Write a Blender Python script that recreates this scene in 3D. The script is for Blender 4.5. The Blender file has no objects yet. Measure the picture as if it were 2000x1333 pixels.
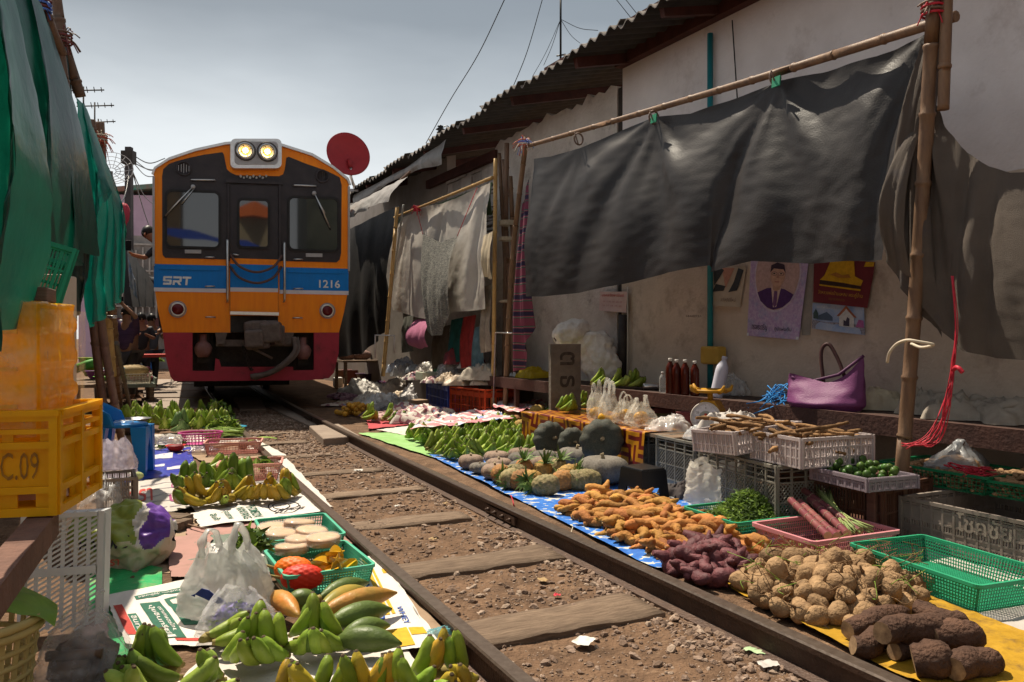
import bpy,math,random
from math import sin,cos,pi,radians as R,atan2,hypot,exp
from mathutils import Vector,Matrix,Euler,noise
random.seed(7)
C=bpy.context.scene
COL=C.collection
# ------------------------------------------------------------------ camera, sky, sun, exposure
H,F,HOR=1.22,1556.0,655.0 # eye height (m), focal length and horizon in photo pixels
cam=bpy.data.objects.new('camera',bpy.data.cameras.new('camera'))
COL.objects.link(cam)
cam.location=(0,0,H);cam.rotation_euler=(R(90),0,0)
cam.data.sensor_width=36;cam.data.lens=F/2000*36
cam.data.shift_y=-(666.5-HOR)/2000
cam.data.clip_start=.05;cam.data.clip_end=800
C.camera=cam
SUNV=Vector((-1.45,1.65,4.1)).normalized() # towards the sun
SUN_EL=math.asin(SUNV.z);SUN_AZ=atan2(SUNV.x,SUNV.y)
W=bpy.data.worlds.new('World');C.world=W;W.use_nodes=True
wt=W.node_tree;wt.nodes.clear()
def wn(t,**k):
    n=wt.nodes.new(t)
    for a,b in k.items():setattr(n,a,b)
    return n
sky=wn('ShaderNodeTexSky',sky_type='NISHITA',sun_disc=False,sun_elevation=SUN_EL,sun_rotation=SUN_AZ,
         air_density=1.6,dust_density=4.0,ozone_density=1.0)
bgn=wn('ShaderNodeBackground');out=wn('ShaderNodeOutputWorld')
tc=wn('ShaderNodeTexCoord');sep=wn('ShaderNodeSeparateXYZ')
wt.links.new(tc.outputs['Generated'],sep.inputs[0])
ramp=wn('ShaderNodeValToRGB');cr=ramp.color_ramp
for e,(p,c)in zip([cr.elements[0],cr.elements[1]],[(0.0,(2.75,2.75,2.75,1)),(1.0,(1.3,1.4,1.48,1))]):
    e.position=p;e.color=c
for p,c in((.12,(2.6,2.64,2.68,1)),(.20,(2.15,2.25,2.32,1)),(.29,(1.22,1.32,1.40,1)),(.37,(.64,.72,.79,1)),(.43,(.55,.63,.70,1))):
    e=cr.elements.new(p);e.color=c
nz=wn('ShaderNodeTexNoise');nz.inputs['Scale'].default_value=2.2;nz.inputs['Detail'].default_value=5
mp=wn('ShaderNodeMapping');mp.inputs['Scale'].default_value=(1,1,3.2)
wt.links.new(tc.outputs['Generated'],mp.inputs[0]);wt.links.new(mp.outputs[0],nz.inputs['Vector'])
ma=wn('ShaderNodeMath',operation='MULTIPLY_ADD');ma.inputs[1].default_value=.16;
mb_=wn('ShaderNodeMath',operation='SUBTRACT');mb_.inputs[1].default_value=.5
wt.links.new(nz.outputs['Fac'],mb_.inputs[0]);wt.links.new(mb_.outputs[0],ma.inputs[0]);wt.links.new(sep.outputs['Z'],ma.inputs[2])
wt.links.new(ma.outputs[0],ramp.inputs[0])
mx=wn('ShaderNodeMixRGB');mx.inputs[0].default_value=.94
wt.links.new(sky.outputs[0],mx.inputs[1]);wt.links.new(ramp.outputs[0],mx.inputs[2])
wt.links.new(mx.outputs[0],bgn.inputs[0]);bgn.inputs[1].default_value=.15
wt.links.new(bgn.outputs[0],out.inputs[0])
sl=bpy.data.lights.new('sun','SUN');sl.energy=2.95;sl.angle=R(.5);sl.color=(1,.89,.72)
so=bpy.data.objects.new('sun',sl);COL.objects.link(so);so.rotation_euler=SUNV.to_track_quat('Z','Y').to_euler()
C.view_settings.view_transform='Standard';C.view_settings.look='None'
C.view_settings.exposure=1.3;C.view_settings.gamma=1;C.view_settings.use_curve_mapping=False
C.render.engine='CYCLES'
C.cycles.max_bounces=6;C.cycles.transparent_max_bounces=12
C.cycles.sample_clamp_indirect=6

# ------------------------------------------------------------------ coordinates
TH28=R(28) # heading of the street, left of the optical axis
N=Vector((cos(TH28),sin(TH28),0));D=Vector((-sin(TH28),cos(TH28),0))
def G(n,s,z=0):return N*n+D*s+Vector((0,0,z))
def P(px,py,z=.09): # photo pixel on the level z
    y=(H-z)*F/(py-HOR)
    return Vector(((px-1000)/F*y,y,z))
def PY(px,py,y):return Vector(((px-1000)/F*y,y,H+(HOR-py)/F*y))
def PN(px,py,n): # photo pixel on the upright plane at distance n
    t=(px-1000)/F;y=n/(N.x*t+N.y)
    return Vector((t*y,y,H+(HOR-py)/F*y))
def nsof(v):return v.dot(N),v.dot(D)
def nleft(s):return 1.25+.033*(s-2)+.0018*(s-2)**2 # running edge of the left rail
GAUGE=1.0

# ------------------------------------------------------------------ mesh helpers
class MB:
    def __init__(s):s.v=[];s.f=[];s.m=[];s.sm=[]
    def add(s,vs,fs,mi=0,smooth=False,M=None):
        o=len(s.v)
        if M is not None:vs=[M@Vector(v)for v in vs]
        s.v+=[tuple(v)for v in vs]
        for f in fs:s.f.append([i+o for i in f]);s.m.append(mi);s.sm.append(smooth)
        return s
    def box(s,c,d,rot=None,mi=0,M=None,top=1.0):
        hx,hy,hz=d[0]/2,d[1]/2,d[2]/2
        vs=[]
        for z in(-hz,hz):
            k=top if z>0 else 1
            vs+=[Vector((-hx*k,-hy*k,z)),Vector((hx*k,-hy*k,z)),Vector((hx*k,hy*k,z)),Vector((-hx*k,hy*k,z))]
        if rot is not None:
            e=Euler(rot).to_matrix();vs=[e@v for v in vs]
        c=Vector(c);vs=[v+c for v in vs]
        return s.add(vs,[(3,2,1,0),(4,5,6,7),(0,1,5,4),(1,2,6,5),(2,3,7,6),(3,0,4,7)],mi,False,M)
    def bar(s,a,b,w,h,mi=0,M=None): # square bar from a to b
        a=Vector(a);b=Vector(b);d=(b-a)
        z=d.normalized();x=z.cross(Vector((0,0,1)))
        if x.length<.01:x=Vector((1,0,0))
        x.normalize();y=x.cross(z)
        vs=[p+x*(i*w/2)+y*(j*h/2)for p in(a,b)for i,j in((-1,-1),(1,-1),(1,1),(-1,1))]
        return s.add(vs,[(3,2,1,0),(4,5,6,7),(0,1,5,4),(1,2,6,5),(2,3,7,6),(3,0,4,7)],mi,False,M)
    def tube(s,path,rad,n=8,mi=0,caps=True,M=None,smooth=True,flat=1.0,closed=False,jit=0,cmi=None):
        path=[Vector(p)for p in path];k=len(path)
        if not hasattr(rad,'__len__'):rad=[rad]*k
        vs=[];ref=None
        for i,p in enumerate(path):
            a=path[(i-1)%k]if closed else path[max(i-1,0)]
            b=path[(i+1)%k]if closed else path[min(i+1,k-1)]
            t=(b-a)
            t=t.normalized()if t.length>1e-9 else Vector((0,0,1))
            if ref is None:
                ref=t.cross(Vector((0,0,1)))
                if ref.length<.1:ref=t.cross(Vector((1,0,0)))
            ref=(ref-t*ref.dot(t));ref.normalize()
            w=t.cross(ref)
            for j in range(n):
                an=2*pi*j/n
                r=rad[i]*(1+(jit*noise.noise(p*31+Vector((cos(an),sin(an),j*.7))*2)if jit else 0))
                vs.append(p+ref*(cos(an)*r)+w*(sin(an)*r*flat))
        fs=[]
        for i in range(k if closed else k-1):
            for j in range(n):
                a,b=i*n+j,i*n+(j+1)%n
                c,d=((i+1)%k)*n+j,((i+1)%k)*n+(j+1)%n
                fs.append((a,b,d,c))
        s.add(vs,fs,mi,smooth,M)
        if caps and not closed:
            o=len(s.v)-len(vs)
            for f in([o+j for j in range(n)][::-1],[o+(k-1)*n+j for j in range(n)]):
                s.f.append(f);s.m.append(mi if cmi is None else cmi);s.sm.append(False)
        return s
    def lathe(s,prof,n=16,c=(0,0,0),mi=0,M=None,smooth=True,fn=None,cap=True):
        vs=[];k=len(prof);c=Vector(c)
        for i,(r,z)in enumerate(prof):
            for j in range(n):
                a=2*pi*j/n;rr=r*(fn(a,i/(k-1))if fn else 1)
                vs.append(c+Vector((rr*cos(a),rr*sin(a),z)))
        fs=[(i*n+j,i*n+(j+1)%n,(i+1)*n+(j+1)%n,(i+1)*n+j)for i in range(k-1)for j in range(n)]
        if cap:fs+=[tuple(range(n))[::-1],tuple((k-1)*n+j for j in range(n))]
        return s.add(vs,fs,mi,smooth,M)
    def prism(s,pts,a,b,ax='y',mi=0,M=None,smooth=False): # outline (u,z) pushed along y, or (x,y) pushed along z
        f=(lambda p,w:Vector((p[0],w,p[1])))if ax=='y' else(lambda p,w:Vector((p[0],p[1],w)))
        k=len(pts);vs=[f(p,a)for p in pts]+[f(p,b)for p in pts]
        fs=[tuple(range(k)),tuple(range(k,2*k))[::-1]]+[(i,k+i,k+(i+1)%k,(i+1)%k)for i in range(k)]
        return s.add(vs,fs,mi,smooth,M)
    def ring(s,outer,inner,a,b,mi=0): # flat frame between two outlines of equal length, in xz, from y=a to y=b
        k=len(outer)
        vs=[Vector((p[0],y,p[1]))for y in(a,b)for q in(outer,inner)for p in q]
        fs=[]
        for i in range(k):
            j=(i+1)%k
            fs+=[(i,j,k+j,k+i),(2*k+j,2*k+i,3*k+i,3*k+j),(i,2*k+i,2*k+j,j),(k+j,3*k+j,3*k+i,k+i)]
        return s.add(vs,fs,mi)
    def grid(s,fn,nu,nv,mi=0,smooth=True,mf=None):
        o=len(s.v)
        s.v+=[tuple(fn(i/nu,j/nv))for j in range(nv+1)for i in range(nu+1)]
        for j in range(nv):
            for i in range(nu):
                a=o+j*(nu+1)+i
                s.f.append([a,a+1,a+nu+2,a+nu+1]);s.m.append(mf((i+.5)/nu,(j+.5)/nv)if mf else mi);s.sm.append(smooth)
        return s
    def ball(s,c,r,nu=10,nv=6,mi=0,jit=0,M=None,seed=0):
        c=Vector(c);r=Vector(r)if hasattr(r,'__len__')else Vector((r,r,r))
        vs=[]
        for i in range(nv+1):
            th=pi*i/nv
            for j in range(nu):
                a=2*pi*j/nu
                d=Vector((sin(th)*cos(a),sin(th)*sin(a),cos(th)))
                k=1+(jit*noise.noise(d*2.1+Vector((seed*7.3,seed,c.x*9)))if jit else 0)
                vs.append(c+Vector((d.x*r.x,d.y*r.y,d.z*r.z))*k)
        fs=[((i+1)*nu+j,(i+1)*nu+(j+1)%nu,i*nu+(j+1)%nu,i*nu+j)for i in range(nv)for j in range(nu)]
        return s.add(vs,fs,mi,True,M)
    def mesh(s,name,mats):
        me=bpy.data.meshes.new(name);me.from_pydata(s.v,[],s.f)
        for m in(mats if isinstance(mats,(list,tuple))else[mats]):me.materials.append(m)
        me.polygons.foreach_set('material_index',s.m);me.polygons.foreach_set('use_smooth',s.sm)
        me.validate();me.update()
        return me
    def build(s,name,mats,parent=None):return link(name,s.mesh(name,mats),parent)
def link(name,me,parent=None,loc=None,rot=None):
    o=bpy.data.objects.new(name,me);COL.objects.link(o)
    if parent is not None:o.parent=parent
    if loc is not None:o.location=loc
    if rot is not None:o.rotation_euler=rot if hasattr(rot,'__len__')else(0,0,rot)
    return o
def tag(o,label=None,cat=None,group=None,kind=None):
    for k,v in(('label',label),('category',cat),('group',group),('kind',kind)):
        if v:o[k]=v
    return o
def TH(name,label,cat,loc=(0,0,0),rot=TH28,group=None):
    return tag(link(name,None,None,loc,rot),label,cat,group)
def copy_tree(o,parent=None):
    c=o.copy();COL.objects.link(c)
    if parent is not None:c.parent=parent
    for ch in list(o.children):copy_tree(ch,c)
    return c
def copy_thing(o,loc,rot,label=None,group=None,scale=None):
    c=copy_tree(o);c.location=loc
    c.rotation_euler=rot if hasattr(rot,'__len__')else(0,0,rot)
    if scale:c.scale=(scale,)*3 if not hasattr(scale,'__len__')else scale
    if label:c['label']=label
    if group:c['group']=group
    return c
_txt={}
def text_mesh(body,size,bold=False,align='CENTER'):
    cu=bpy.data.curves.new('text','FONT');cu.body=body;cu.size=size;cu.align_x=align;cu.align_y='CENTER'
    cu.resolution_u=2
    if bold:cu.offset=size*.016
    o=bpy.data.objects.new('text',cu);COL.objects.link(o)
    bpy.context.view_layer.update()
    me=bpy.data.meshes.new_from_object(o.evaluated_get(bpy.context.evaluated_depsgraph_get()))
    bpy.data.objects.remove(o);bpy.data.curves.remove(cu)
    return me
def bez(pts,n=8): # smooth curve through points (Catmull-Rom)
    pts=[Vector(p)for p in pts];q=[pts[0]*2-pts[1]]+pts+[pts[-1]*2-pts[-2]];r=[]
    for i in range(1,len(q)-2):
        for k in range(n):
            t=k/n;a,b,c,d=q[i-1:i+3]
            r.append(.5*((2*b)+(c-a)*t+(2*a-5*b+4*c-d)*t*t+(3*b-a-3*c+d)*t**3))
    return r+[pts[-1]]
def nz1(x,y=0.,z=0.):return noise.noise(Vector((x,y,z)))
def rr(a,b):return random.uniform(a,b)

# ------------------------------------------------------------------ materials
MAT={}
def M(name,c,c2=None,sc=6.,rough=.6,bump=0.,bsc=60.,metal=0.,rnd=0.,hue=0.,spec=.22,det=5.,stretch=None,dirt=None,dsc=5.,dth=.55,trans=0.,alpha=1.,coat=0.):
    if name in MAT:return MAT[name]
    m=bpy.data.materials.new(name);m.use_nodes=True;MAT[name]=m
    t=m.node_tree;b=t.nodes['Principled BSDF']
    def nn(k,**a):
        x=t.nodes.new(k)
        for q,w in a.items():setattr(x,q,w)
        return x
    tcn=nn('ShaderNodeTexCoord');vec=tcn.outputs['Object']
    oi=nn('ShaderNodeObjectInfo')
    off=nn('ShaderNodeVectorMath',operation='ADD');mu=nn('ShaderNodeMath',operation='MULTIPLY');mu.inputs[1].default_value=37.
    t.links.new(oi.outputs['Random'],mu.inputs[0]);t.links.new(vec,off.inputs[0]);t.links.new(mu.outputs[0],off.inputs[1]);vec=off.outputs[0]
    if stretch:
        q=nn('ShaderNodeMapping');q.inputs['Scale'].default_value=stretch;t.links.new(vec,q.inputs[0]);vec=q.outputs[0]
    col=nn('ShaderNodeMixRGB');col.inputs[1].default_value=(*c,1);col.inputs[2].default_value=(*(c2 or c),1)
    nt=nn('ShaderNodeTexNoise');nt.inputs['Scale'].default_value=sc;nt.inputs['Detail'].default_value=det;nt.inputs['Roughness'].default_value=.62
    t.links.new(vec,nt.inputs['Vector'])
    rp=nn('ShaderNodeValToRGB');rp.color_ramp.elements[0].position=.32;rp.color_ramp.elements[1].position=.68
    t.links.new(nt.outputs['Fac'],rp.inputs[0]);t.links.new(rp.outputs[0],col.inputs[0]);cur=col.outputs[0]
    if dirt:
        n2=nn('ShaderNodeTexNoise');n2.inputs['Scale'].default_value=dsc;n2.inputs['Detail'].default_value=8;n2.inputs['Roughness'].default_value=.7
        t.links.new(vec,n2.inputs['Vector'])
        r2=nn('ShaderNodeValToRGB');r2.color_ramp.elements[0].position=dth;r2.color_ramp.elements[1].position=dth+.2
        r2.color_ramp.elements[1].color=(.8,.8,.8,1)
        d=nn('ShaderNodeMixRGB');d.inputs[2].default_value=(*dirt,1)
        t.links.new(n2.outputs['Fac'],r2.inputs[0]);t.links.new(r2.outputs[0],d.inputs[0]);t.links.new(cur,d.inputs[1]);cur=d.outputs[0]
    if rnd or hue:
        h=nn('ShaderNodeHueSaturation');t.links.new(cur,h.inputs['Color'])
        mr=nn('ShaderNodeMapRange');mr.inputs['To Min'].default_value=1-rnd;mr.inputs['To Max'].default_value=1+rnd
        t.links.new(oi.outputs['Random'],mr.inputs[0]);t.links.new(mr.outputs[0],h.inputs['Value'])
        if hue:
            m2=nn('ShaderNodeMapRange');m2.inputs['To Min'].default_value=.5-hue;m2.inputs['To Max'].default_value=.5+hue
            fr=nn('ShaderNodeMath',operation='FRACT');m3=nn('ShaderNodeMath',operation='MULTIPLY');m3.inputs[1].default_value=7.31
            t.links.new(oi.outputs['Random'],m3.inputs[0]);t.links.new(m3.outputs[0],fr.inputs[0]);t.links.new(fr.outputs[0],m2.inputs[0]);t.links.new(m2.outputs[0],h.inputs['Hue'])
        cur=h.outputs[0]
    t.links.new(cur,b.inputs['Base Color']);m['col']=1
    b.inputs['Roughness'].default_value=rough;b.inputs['Metallic'].default_value=metal
    b.inputs['Specular IOR Level'].default_value=spec;b.inputs['Coat Weight'].default_value=coat
    if alpha<1:b.inputs['Alpha'].default_value=alpha
    if bump:
        n3=nn('ShaderNodeTexNoise');n3.inputs['Scale'].default_value=bsc;n3.inputs['Detail'].default_value=6
        t.links.new(vec,n3.inputs['Vector'])
        bp=nn('ShaderNodeBump');bp.inputs['Strength'].default_value=min(1,bump);bp.inputs['Distance'].default_value=.01*max(1,bump)
        t.links.new(n3.outputs['Fac'],bp.inputs['Height']);t.links.new(bp.outputs[0],b.inputs['Normal'])
    if trans:
        tr=nn('ShaderNodeBsdfTranslucent');ms=nn('ShaderNodeMixShader');ms.inputs[0].default_value=trans
        t.links.new(cur,tr.inputs['Color']);t.links.new(b.outputs[0],ms.inputs[1]);t.links.new(tr.outputs[0],ms.inputs[2])
        t.links.new(ms.outputs[0],t.nodes['Material Output'].inputs['Surface'])
    return m
def film(name,c,dens=.35,rough=.18): # thin plastic film: partly clear, partly milky, shiny
    if name in MAT:return MAT[name]
    m=bpy.data.materials.new(name);m.use_nodes=True;MAT[name]=m;t=m.node_tree;t.nodes.clear()
    o=t.nodes.new('ShaderNodeOutputMaterial');tr=t.nodes.new('ShaderNodeBsdfTransparent');p=t.nodes.new('ShaderNodeBsdfPrincipled')
    tl=t.nodes.new('ShaderNodeBsdfTranslucent');m0=t.nodes.new('ShaderNodeMixShader');m1=t.nodes.new('ShaderNodeMixShader')
    p.inputs['Base Color'].default_value=(*c,1);p.inputs['Roughness'].default_value=rough;p.inputs['Specular IOR Level'].default_value=.7
    tl.inputs['Color'].default_value=(*c,1);m0.inputs[0].default_value=.4
    n=t.nodes.new('ShaderNodeTexNoise');n.inputs['Scale'].default_value=16;n.inputs['Detail'].default_value=5
    q=t.nodes.new('ShaderNodeTexCoord');bp=t.nodes.new('ShaderNodeBump');bp.inputs['Strength'].default_value=.8;bp.inputs['Distance'].default_value=.012
    r_=t.nodes.new('ShaderNodeTexNoise');r_.noise_type='RIDGED_MULTIFRACTAL';r_.inputs['Scale'].default_value=11;r_.inputs['Detail'].default_value=3;t.links.new(q.outputs['Object'],r_.inputs['Vector'])
    t.links.new(q.outputs['Object'],n.inputs['Vector']);t.links.new(r_.outputs['Fac'],bp.inputs['Height']);t.links.new(bp.outputs[0],p.inputs['Normal'])
    mr=t.nodes.new('ShaderNodeMapRange');mr.inputs['From Min'].default_value=.3;mr.inputs['From Max'].default_value=.7
    mr.inputs['To Min'].default_value=max(0,dens-.2);mr.inputs['To Max'].default_value=min(1,dens+.2)
    t.links.new(n.outputs['Fac'],mr.inputs[0]);t.links.new(mr.outputs[0],m1.inputs[0])
    t.links.new(p.outputs[0],m0.inputs[1]);t.links.new(tl.outputs[0],m0.inputs[2])
    t.links.new(tr.outputs[0],m1.inputs[1]);t.links.new(m0.outputs[0],m1.inputs[2]);t.links.new(m1.outputs[0],o.inputs[0])
    return m
def emit(name,c,s):
    if name in MAT:return MAT[name]
    m=bpy.data.materials.new(name);m.use_nodes=True;MAT[name]=m
    b=m.node_tree.nodes['Principled BSDF'];b.inputs['Base Color'].default_value=(*c,1)
    b.inputs['Emission Color'].default_value=(*c,1);b.inputs['Emission Strength'].default_value=s
    return m
def flat(name,c,rough=.6,metal=0.,spec=.2):return M(name,c,tuple(k*.72 for k in c),34,rough=rough,metal=metal,spec=spec,det=8)
WHITE=M('white_plastic',(.72,.70,.66),(.62,.60,.56),5,.45,.1,dirt=(.35,.3,.24),dth=.62)
BLACK=M('black_plastic',(.006,.006,.007),(.011,.010,.010),8,.35)
BAMBOO=M('bamboo',(.20,.12,.07),(.12,.07,.045),5,.5,.3,40,stretch=(4,4,1),rnd=.15,dirt=(.09,.06,.04),dth=.6)
BAMBOOY=M('pale_bamboo',(.48,.31,.12),(.33,.2,.08),5,.45,.2,40,stretch=(4,4,1),rnd=.12,dirt=(.12,.08,.05),dth=.66)
BAMBOOD=M('dark_bamboo',(.13,.08,.055),(.2,.12,.08),5,.55,.3,40,stretch=(4,4,1),rnd=.2,dirt=(.05,.035,.03),dth=.58)
WOOD=M('weathered_wood',(.27,.19,.13),(.12,.08,.055),7,.8,.8,60,stretch=(1,9,9),rnd=.12,dirt=(.10,.07,.045),dth=.58)
ROPE=M('rope',(.5,.43,.33),(.35,.3,.22),30,.8)
REDCORD=M('red_cord',(.55,.03,.05),(.4,.02,.04),30,.5)
FILM=film('clear_film',(.8,.8,.8),.35)
MILKY=film('milky_film',(.82,.79,.72),.62,.3)
GREYFILM=film('grey_film',(.5,.52,.54),.6,.25)
# ================================================================== GROUND, TRACK
DIRT=M('track_dirt',(.20,.118,.07),(.085,.05,.03),6,.95,2.2,55,det=10,dirt=(.31,.20,.125),dsc=17,dth=.54)
def ground_z(n,s):
    a=nleft(s)if s>-20 else 1.2
    d=max(a-.06-n,n-(a+GAUGE+.06))
    k=min(1,max(0,d/.05))
    z=.066*k*(1 if abs(n)<9 else max(0,1-(abs(n)-9)/4))+.012*nz1(n*1.7,s*1.7)+.007*nz1(n*6,s*6,3)+.004*nz1(n*17,s*17,5)
    return z
g=MB()
ns_=[-60,-30,-14]+[-9+.5*i for i in range(18)]+[.1+.045*i for i in range(76)]+[3.6+.3*i for i in range(20)]+[12,30,60,120]
ss_=[-60,-25,-8,-3]+[-1+.1*i for i in range(80)]+[7.2+.3*i for i in range(60)]+[26+2*i for i in range(10)]+[60,120,260]
for s in ss_:
    for n in ns_:g.v.append(tuple(G(n,s,ground_z(n,min(s,40)))))
w=len(ns_)
for j in range(len(ss_)-1):
    for i in range(w-1):
        g.f.append([j*w+i,j*w+i+1,(j+1)*w+i+1,(j+1)*w+i]);g.m.append(0);g.sm.append(True)
tag(g.build('ground',DIRT),kind='structure')

# rails
RUST=M('rail_steel',(.085,.05,.035),(.055,.034,.026),14,.5,.4,90,metal=.25,dirt=(.15,.09,.055),dth=.6)
RTOP=M('rail_running_face',(.30,.235,.19),(.2,.15,.12),30,.3,.1,80,metal=.8,stretch=(1,1,1))
def rail(side,label):
    prof=[(-.055,0),(.055,0),(.055,.011),(.012,.024),(.009,.09),(.03,.097),(.0315,.118),(.026,.125),(-.026,.125),(-.0315,.118),(-.03,.097),(-.009,.09),(-.012,.024),(-.055,.011)]
    b=MB();k=len(prof)
    S=[-2+.4*i for i in range(110)]
    for s in S:
        c=nleft(s)+(-.0315 if side<0 else GAUGE+.0315)
        dn=.033+.0036*(s-2);q=hypot(1,dn)
        for x,z in prof:b.v.append(tuple(G(c+x/q,s-x*dn/q,z)))
    for i in range(len(S)-1):
        for j in range(k):
            a=i*k+j;c2=i*k+(j+1)%k
            b.f.append([a,c2,c2+k,a+k]);b.m.append(1 if j in(7,6,8)else 0);b.sm.append(False)
    t=TH('rail',label,'rail',(0,0,0),0)
    b.build('rail_bar',[RUST,RTOP],t)
    # fish plate and bolts
    for s in(4.6,11.2):
        c=nleft(s)+(-.0315 if side<0 else GAUGE+.0315)+(-.019)
        pl=MB().box((0,0,.058),(.016,.46,.05)).build('joint_plate',RUST,t)
        pl.location=G(c,s);pl.rotation_euler=(0,0,TH28-.05)
        for k2 in(-.17,-.06,.06,.17):
            bo=MB().lathe([(.013,0),(.013,.012),(.007,.014),(.007,.026)],6,M=Matrix.Rotation(-pi/2,4,'Y')).build('bolt',RUST,pl)
            bo.location=(-.008,k2,.058)
rail(-1,'left steel rail, rusty with polished top, beside the banana cloths')
rail(1,'right steel rail, rusty with polished top, beside the heap of orange roots')

# sleepers between the rails
def sleeper(s,w,l,z,label,dn=0):
    n0=nleft(s)-.12
    t=link('sleeper',None,None,G(n0+l/2+dn,s,0),TH28-.033-rr(-.03,.03))
    b=MB();nu,nv=18,3
    def f(u,v):
        x=-l/2+l*u;y=(-w/2+w*v)*(1+.2*nz1(x*3,s*5)+.1*nz1(x*11,s))
        return(x,y+.012*nz1(x*5,s,v),z+.011*nz1(x*6,y*25+s*9)+.006*nz1(x*2,s)-(.05 if(v in(0,1))else 0)*0)
    b.grid(f,nu,nv)
    edge=[(i,0)for i in range(nu+1)]+[(nu,j)for j in range(1,nv+1)]+[(i,nv)for i in range(nu-1,-1,-1)]+[(0,j)for j in range(nv-1,0,-1)]
    o=len(b.v);ids=[j*(nu+1)+i for i,j in edge]
    b.v+=[(b.v[i][0],b.v[i][1],-.05)for i in ids]
    for q in range(len(ids)):
        q2=(q+1)%len(ids);b.f.append([ids[q],o+q,o+q2,ids[q2]]);b.m.append(0);b.sm.append(False)
    o2=b.build('sleeper',WOOD);o2.location=t.location;o2.rotation_euler=t.rotation_euler
    bpy.data.objects.remove(t)
    tag(o2,label,'sleeper','timber sleepers between the rails')
SLP=[(1090,1205,.30,1.0,'nearest timber sleeper, wide and split, sunk in dirt'),(930,1095,.28,1.05,'second timber sleeper from the camera, beside yellow ASIAN banner'),
       (820,1012,.22,.95,'third timber sleeper from the camera, level with pale banana sack cloth'),(745,958,.2,1.0,'fourth timber sleeper, level with the yellow banana hands'),
       (690,918,.19,.95,'fifth timber sleeper, just past the nearer pink basket'),(640,886,.19,.8,'sixth timber sleeper, near end of the concrete slab'),(580,862,.2,.7,'narrow seventh timber sleeper beside the raised slab'),(545,845,.18,.7,'farthest sunlit timber sleeper, at edge of the train shadow')]
for px,py,w_,l_,lab in SLP:
    n_,s_=nsof(P(px,py,.02));sleeper(s_,w_,l_+.05,.014,lab)

# concrete slabs of the crossing
SLAB=M('slab_concrete',(.30,.235,.185),(.22,.17,.135),4,.9,.5,70,dirt=(.15,.11,.085),dth=.6)
def slab(pts,z,h,label):
    q=[P(x,y,z)for x,y in pts];c=sum(q,Vector())/len(q);c.z=0
    o=MB().prism([(p.x-c.x,p.y-c.y)for p in q][::-1],-.05,z,'z').build('concrete_slab',SLAB);o.location=c
    m=o.modifiers.new('bevel','BEVEL');m.width=.008;m.segments=1
    tag(o,label,'slab','concrete slabs between the rails')
slab([(604,832),(662,828),(703,851),(632,857)],.085,.1,'raised concrete slab in full sun between the rails')
slab([(508,788),(575,782),(660,826),(604,831)],.03,.03,'long concrete slab in train shadow along the right rail')
slab([(455,776),(510,776),(520,799),(468,800)],.045,.03,'square concrete slab in train shadow beside the left rail')
slab([(535,770),(566,769),(600,782),(560,784)],.05,.03,'small concrete slab under the train front')

# crossing boards left of the train
def deckboard(y0,y1,x0,x1,label,z=.12):
    q=[P(x0,y1,z),P(x1,y1,z),P(x1-(y1-y0)*.9,y0,z),P(x0-(y1-y0)*.2,y0,z)]
    c=sum(q,Vector())/4;c.z=0
    o=MB().prism([(p.x-c.x,p.y-c.y)for p in q],.02,z,'z').build('crossing_board',M('deck_wood',(.36,.29,.235),(.24,.19,.155),6,.85,.6,50,stretch=(1,8,8),rnd=.15));o.location=c
    tag(o,label,'board','crossing boards beside the train')
for a in((741,751,285,400,'farthest crossing board, left of the train skirt'),(752,762,284,405,'second farthest crossing board left of the train'),
          (763,776,282,412,'wide weathered crossing board left of the train'),(778,797,280,432,'nearest weathered crossing board, behind the far banana hands')):
    deckboard(*a)

# loose ballast: thousands of stones, one object
st=MB()
ico_v=[(0,0,-1),(.72,-.53,-.45),(-.28,-.85,-.45),(-.89,0,-.45),(-.28,.85,-.45),(.72,.53,-.45),(.28,-.85,.45),(-.72,-.53,.45),(-.72,.53,.45),(.28,.85,.45),(.89,0,.45),(0,0,1)]
ico_f=[(0,1,2),(1,0,5),(0,2,3),(0,3,4),(0,4,5),(1,5,10),(2,1,6),(3,2,7),(4,3,8),(5,4,9),(1,10,6),(2,6,7),(3,7,8),(4,8,9),(5,9,10),(6,10,11),(7,6,11),(8,7,11),(9,8,11),(10,9,11)]
rs=random.Random(3)
def stone(n,s,r,z=None):
    z=ground_z(n,s)if z is None else z
    mt=Matrix.Translation(G(n,s,z+r*.12))@Euler((rs.uniform(-.5,.5),rs.uniform(-.5,.5),rs.uniform(0,6.3))).to_matrix().to_4x4()
    k=(rs.uniform(.8,1.4),rs.uniform(.6,1),rs.uniform(.4,.75))
    st.add([(x*k[0]*r*rs.uniform(.75,1.2),y*k[1]*r*rs.uniform(.75,1.2),c*k[2]*r*rs.uniform(.8,1.15))for x,y,c in ico_v],ico_f,rs.choice((0,0,1,1,2)),False,mt)
cnt=0
while cnt<10500:
    s=.8+13.2*rs.random()**1.5;u=rs.random()
    n=nleft(s)+u*GAUGE
    edge=max(exp(-((1-u)/.16)**2),.75*exp(-(u/.1)**2))
    far=min(1,max(0,(s-6)/3))
    pr=max(edge,.13,far*.75)*(.35+1.1*max(0,.5+nz1(n*2.3,s*2.3,9)))
    if rs.random()>pr:continue
    cnt+=1
    stone(n,s,rs.choice((.007,.009,.011,.014,.018,.022))*rs.uniform(.8,1.25))
for _ in range(13000): # fine grit
    s=.9+6.5*rs.random()**1.4;u=rs.random();n=nleft(s)+u*GAUGE
    if rs.random()<.3+1.3*max(0,nz1(n*3,s*3,4))+.4*exp(-((1-u)/.2)**2):stone(n,s,rs.uniform(.003,.0075))
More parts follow.
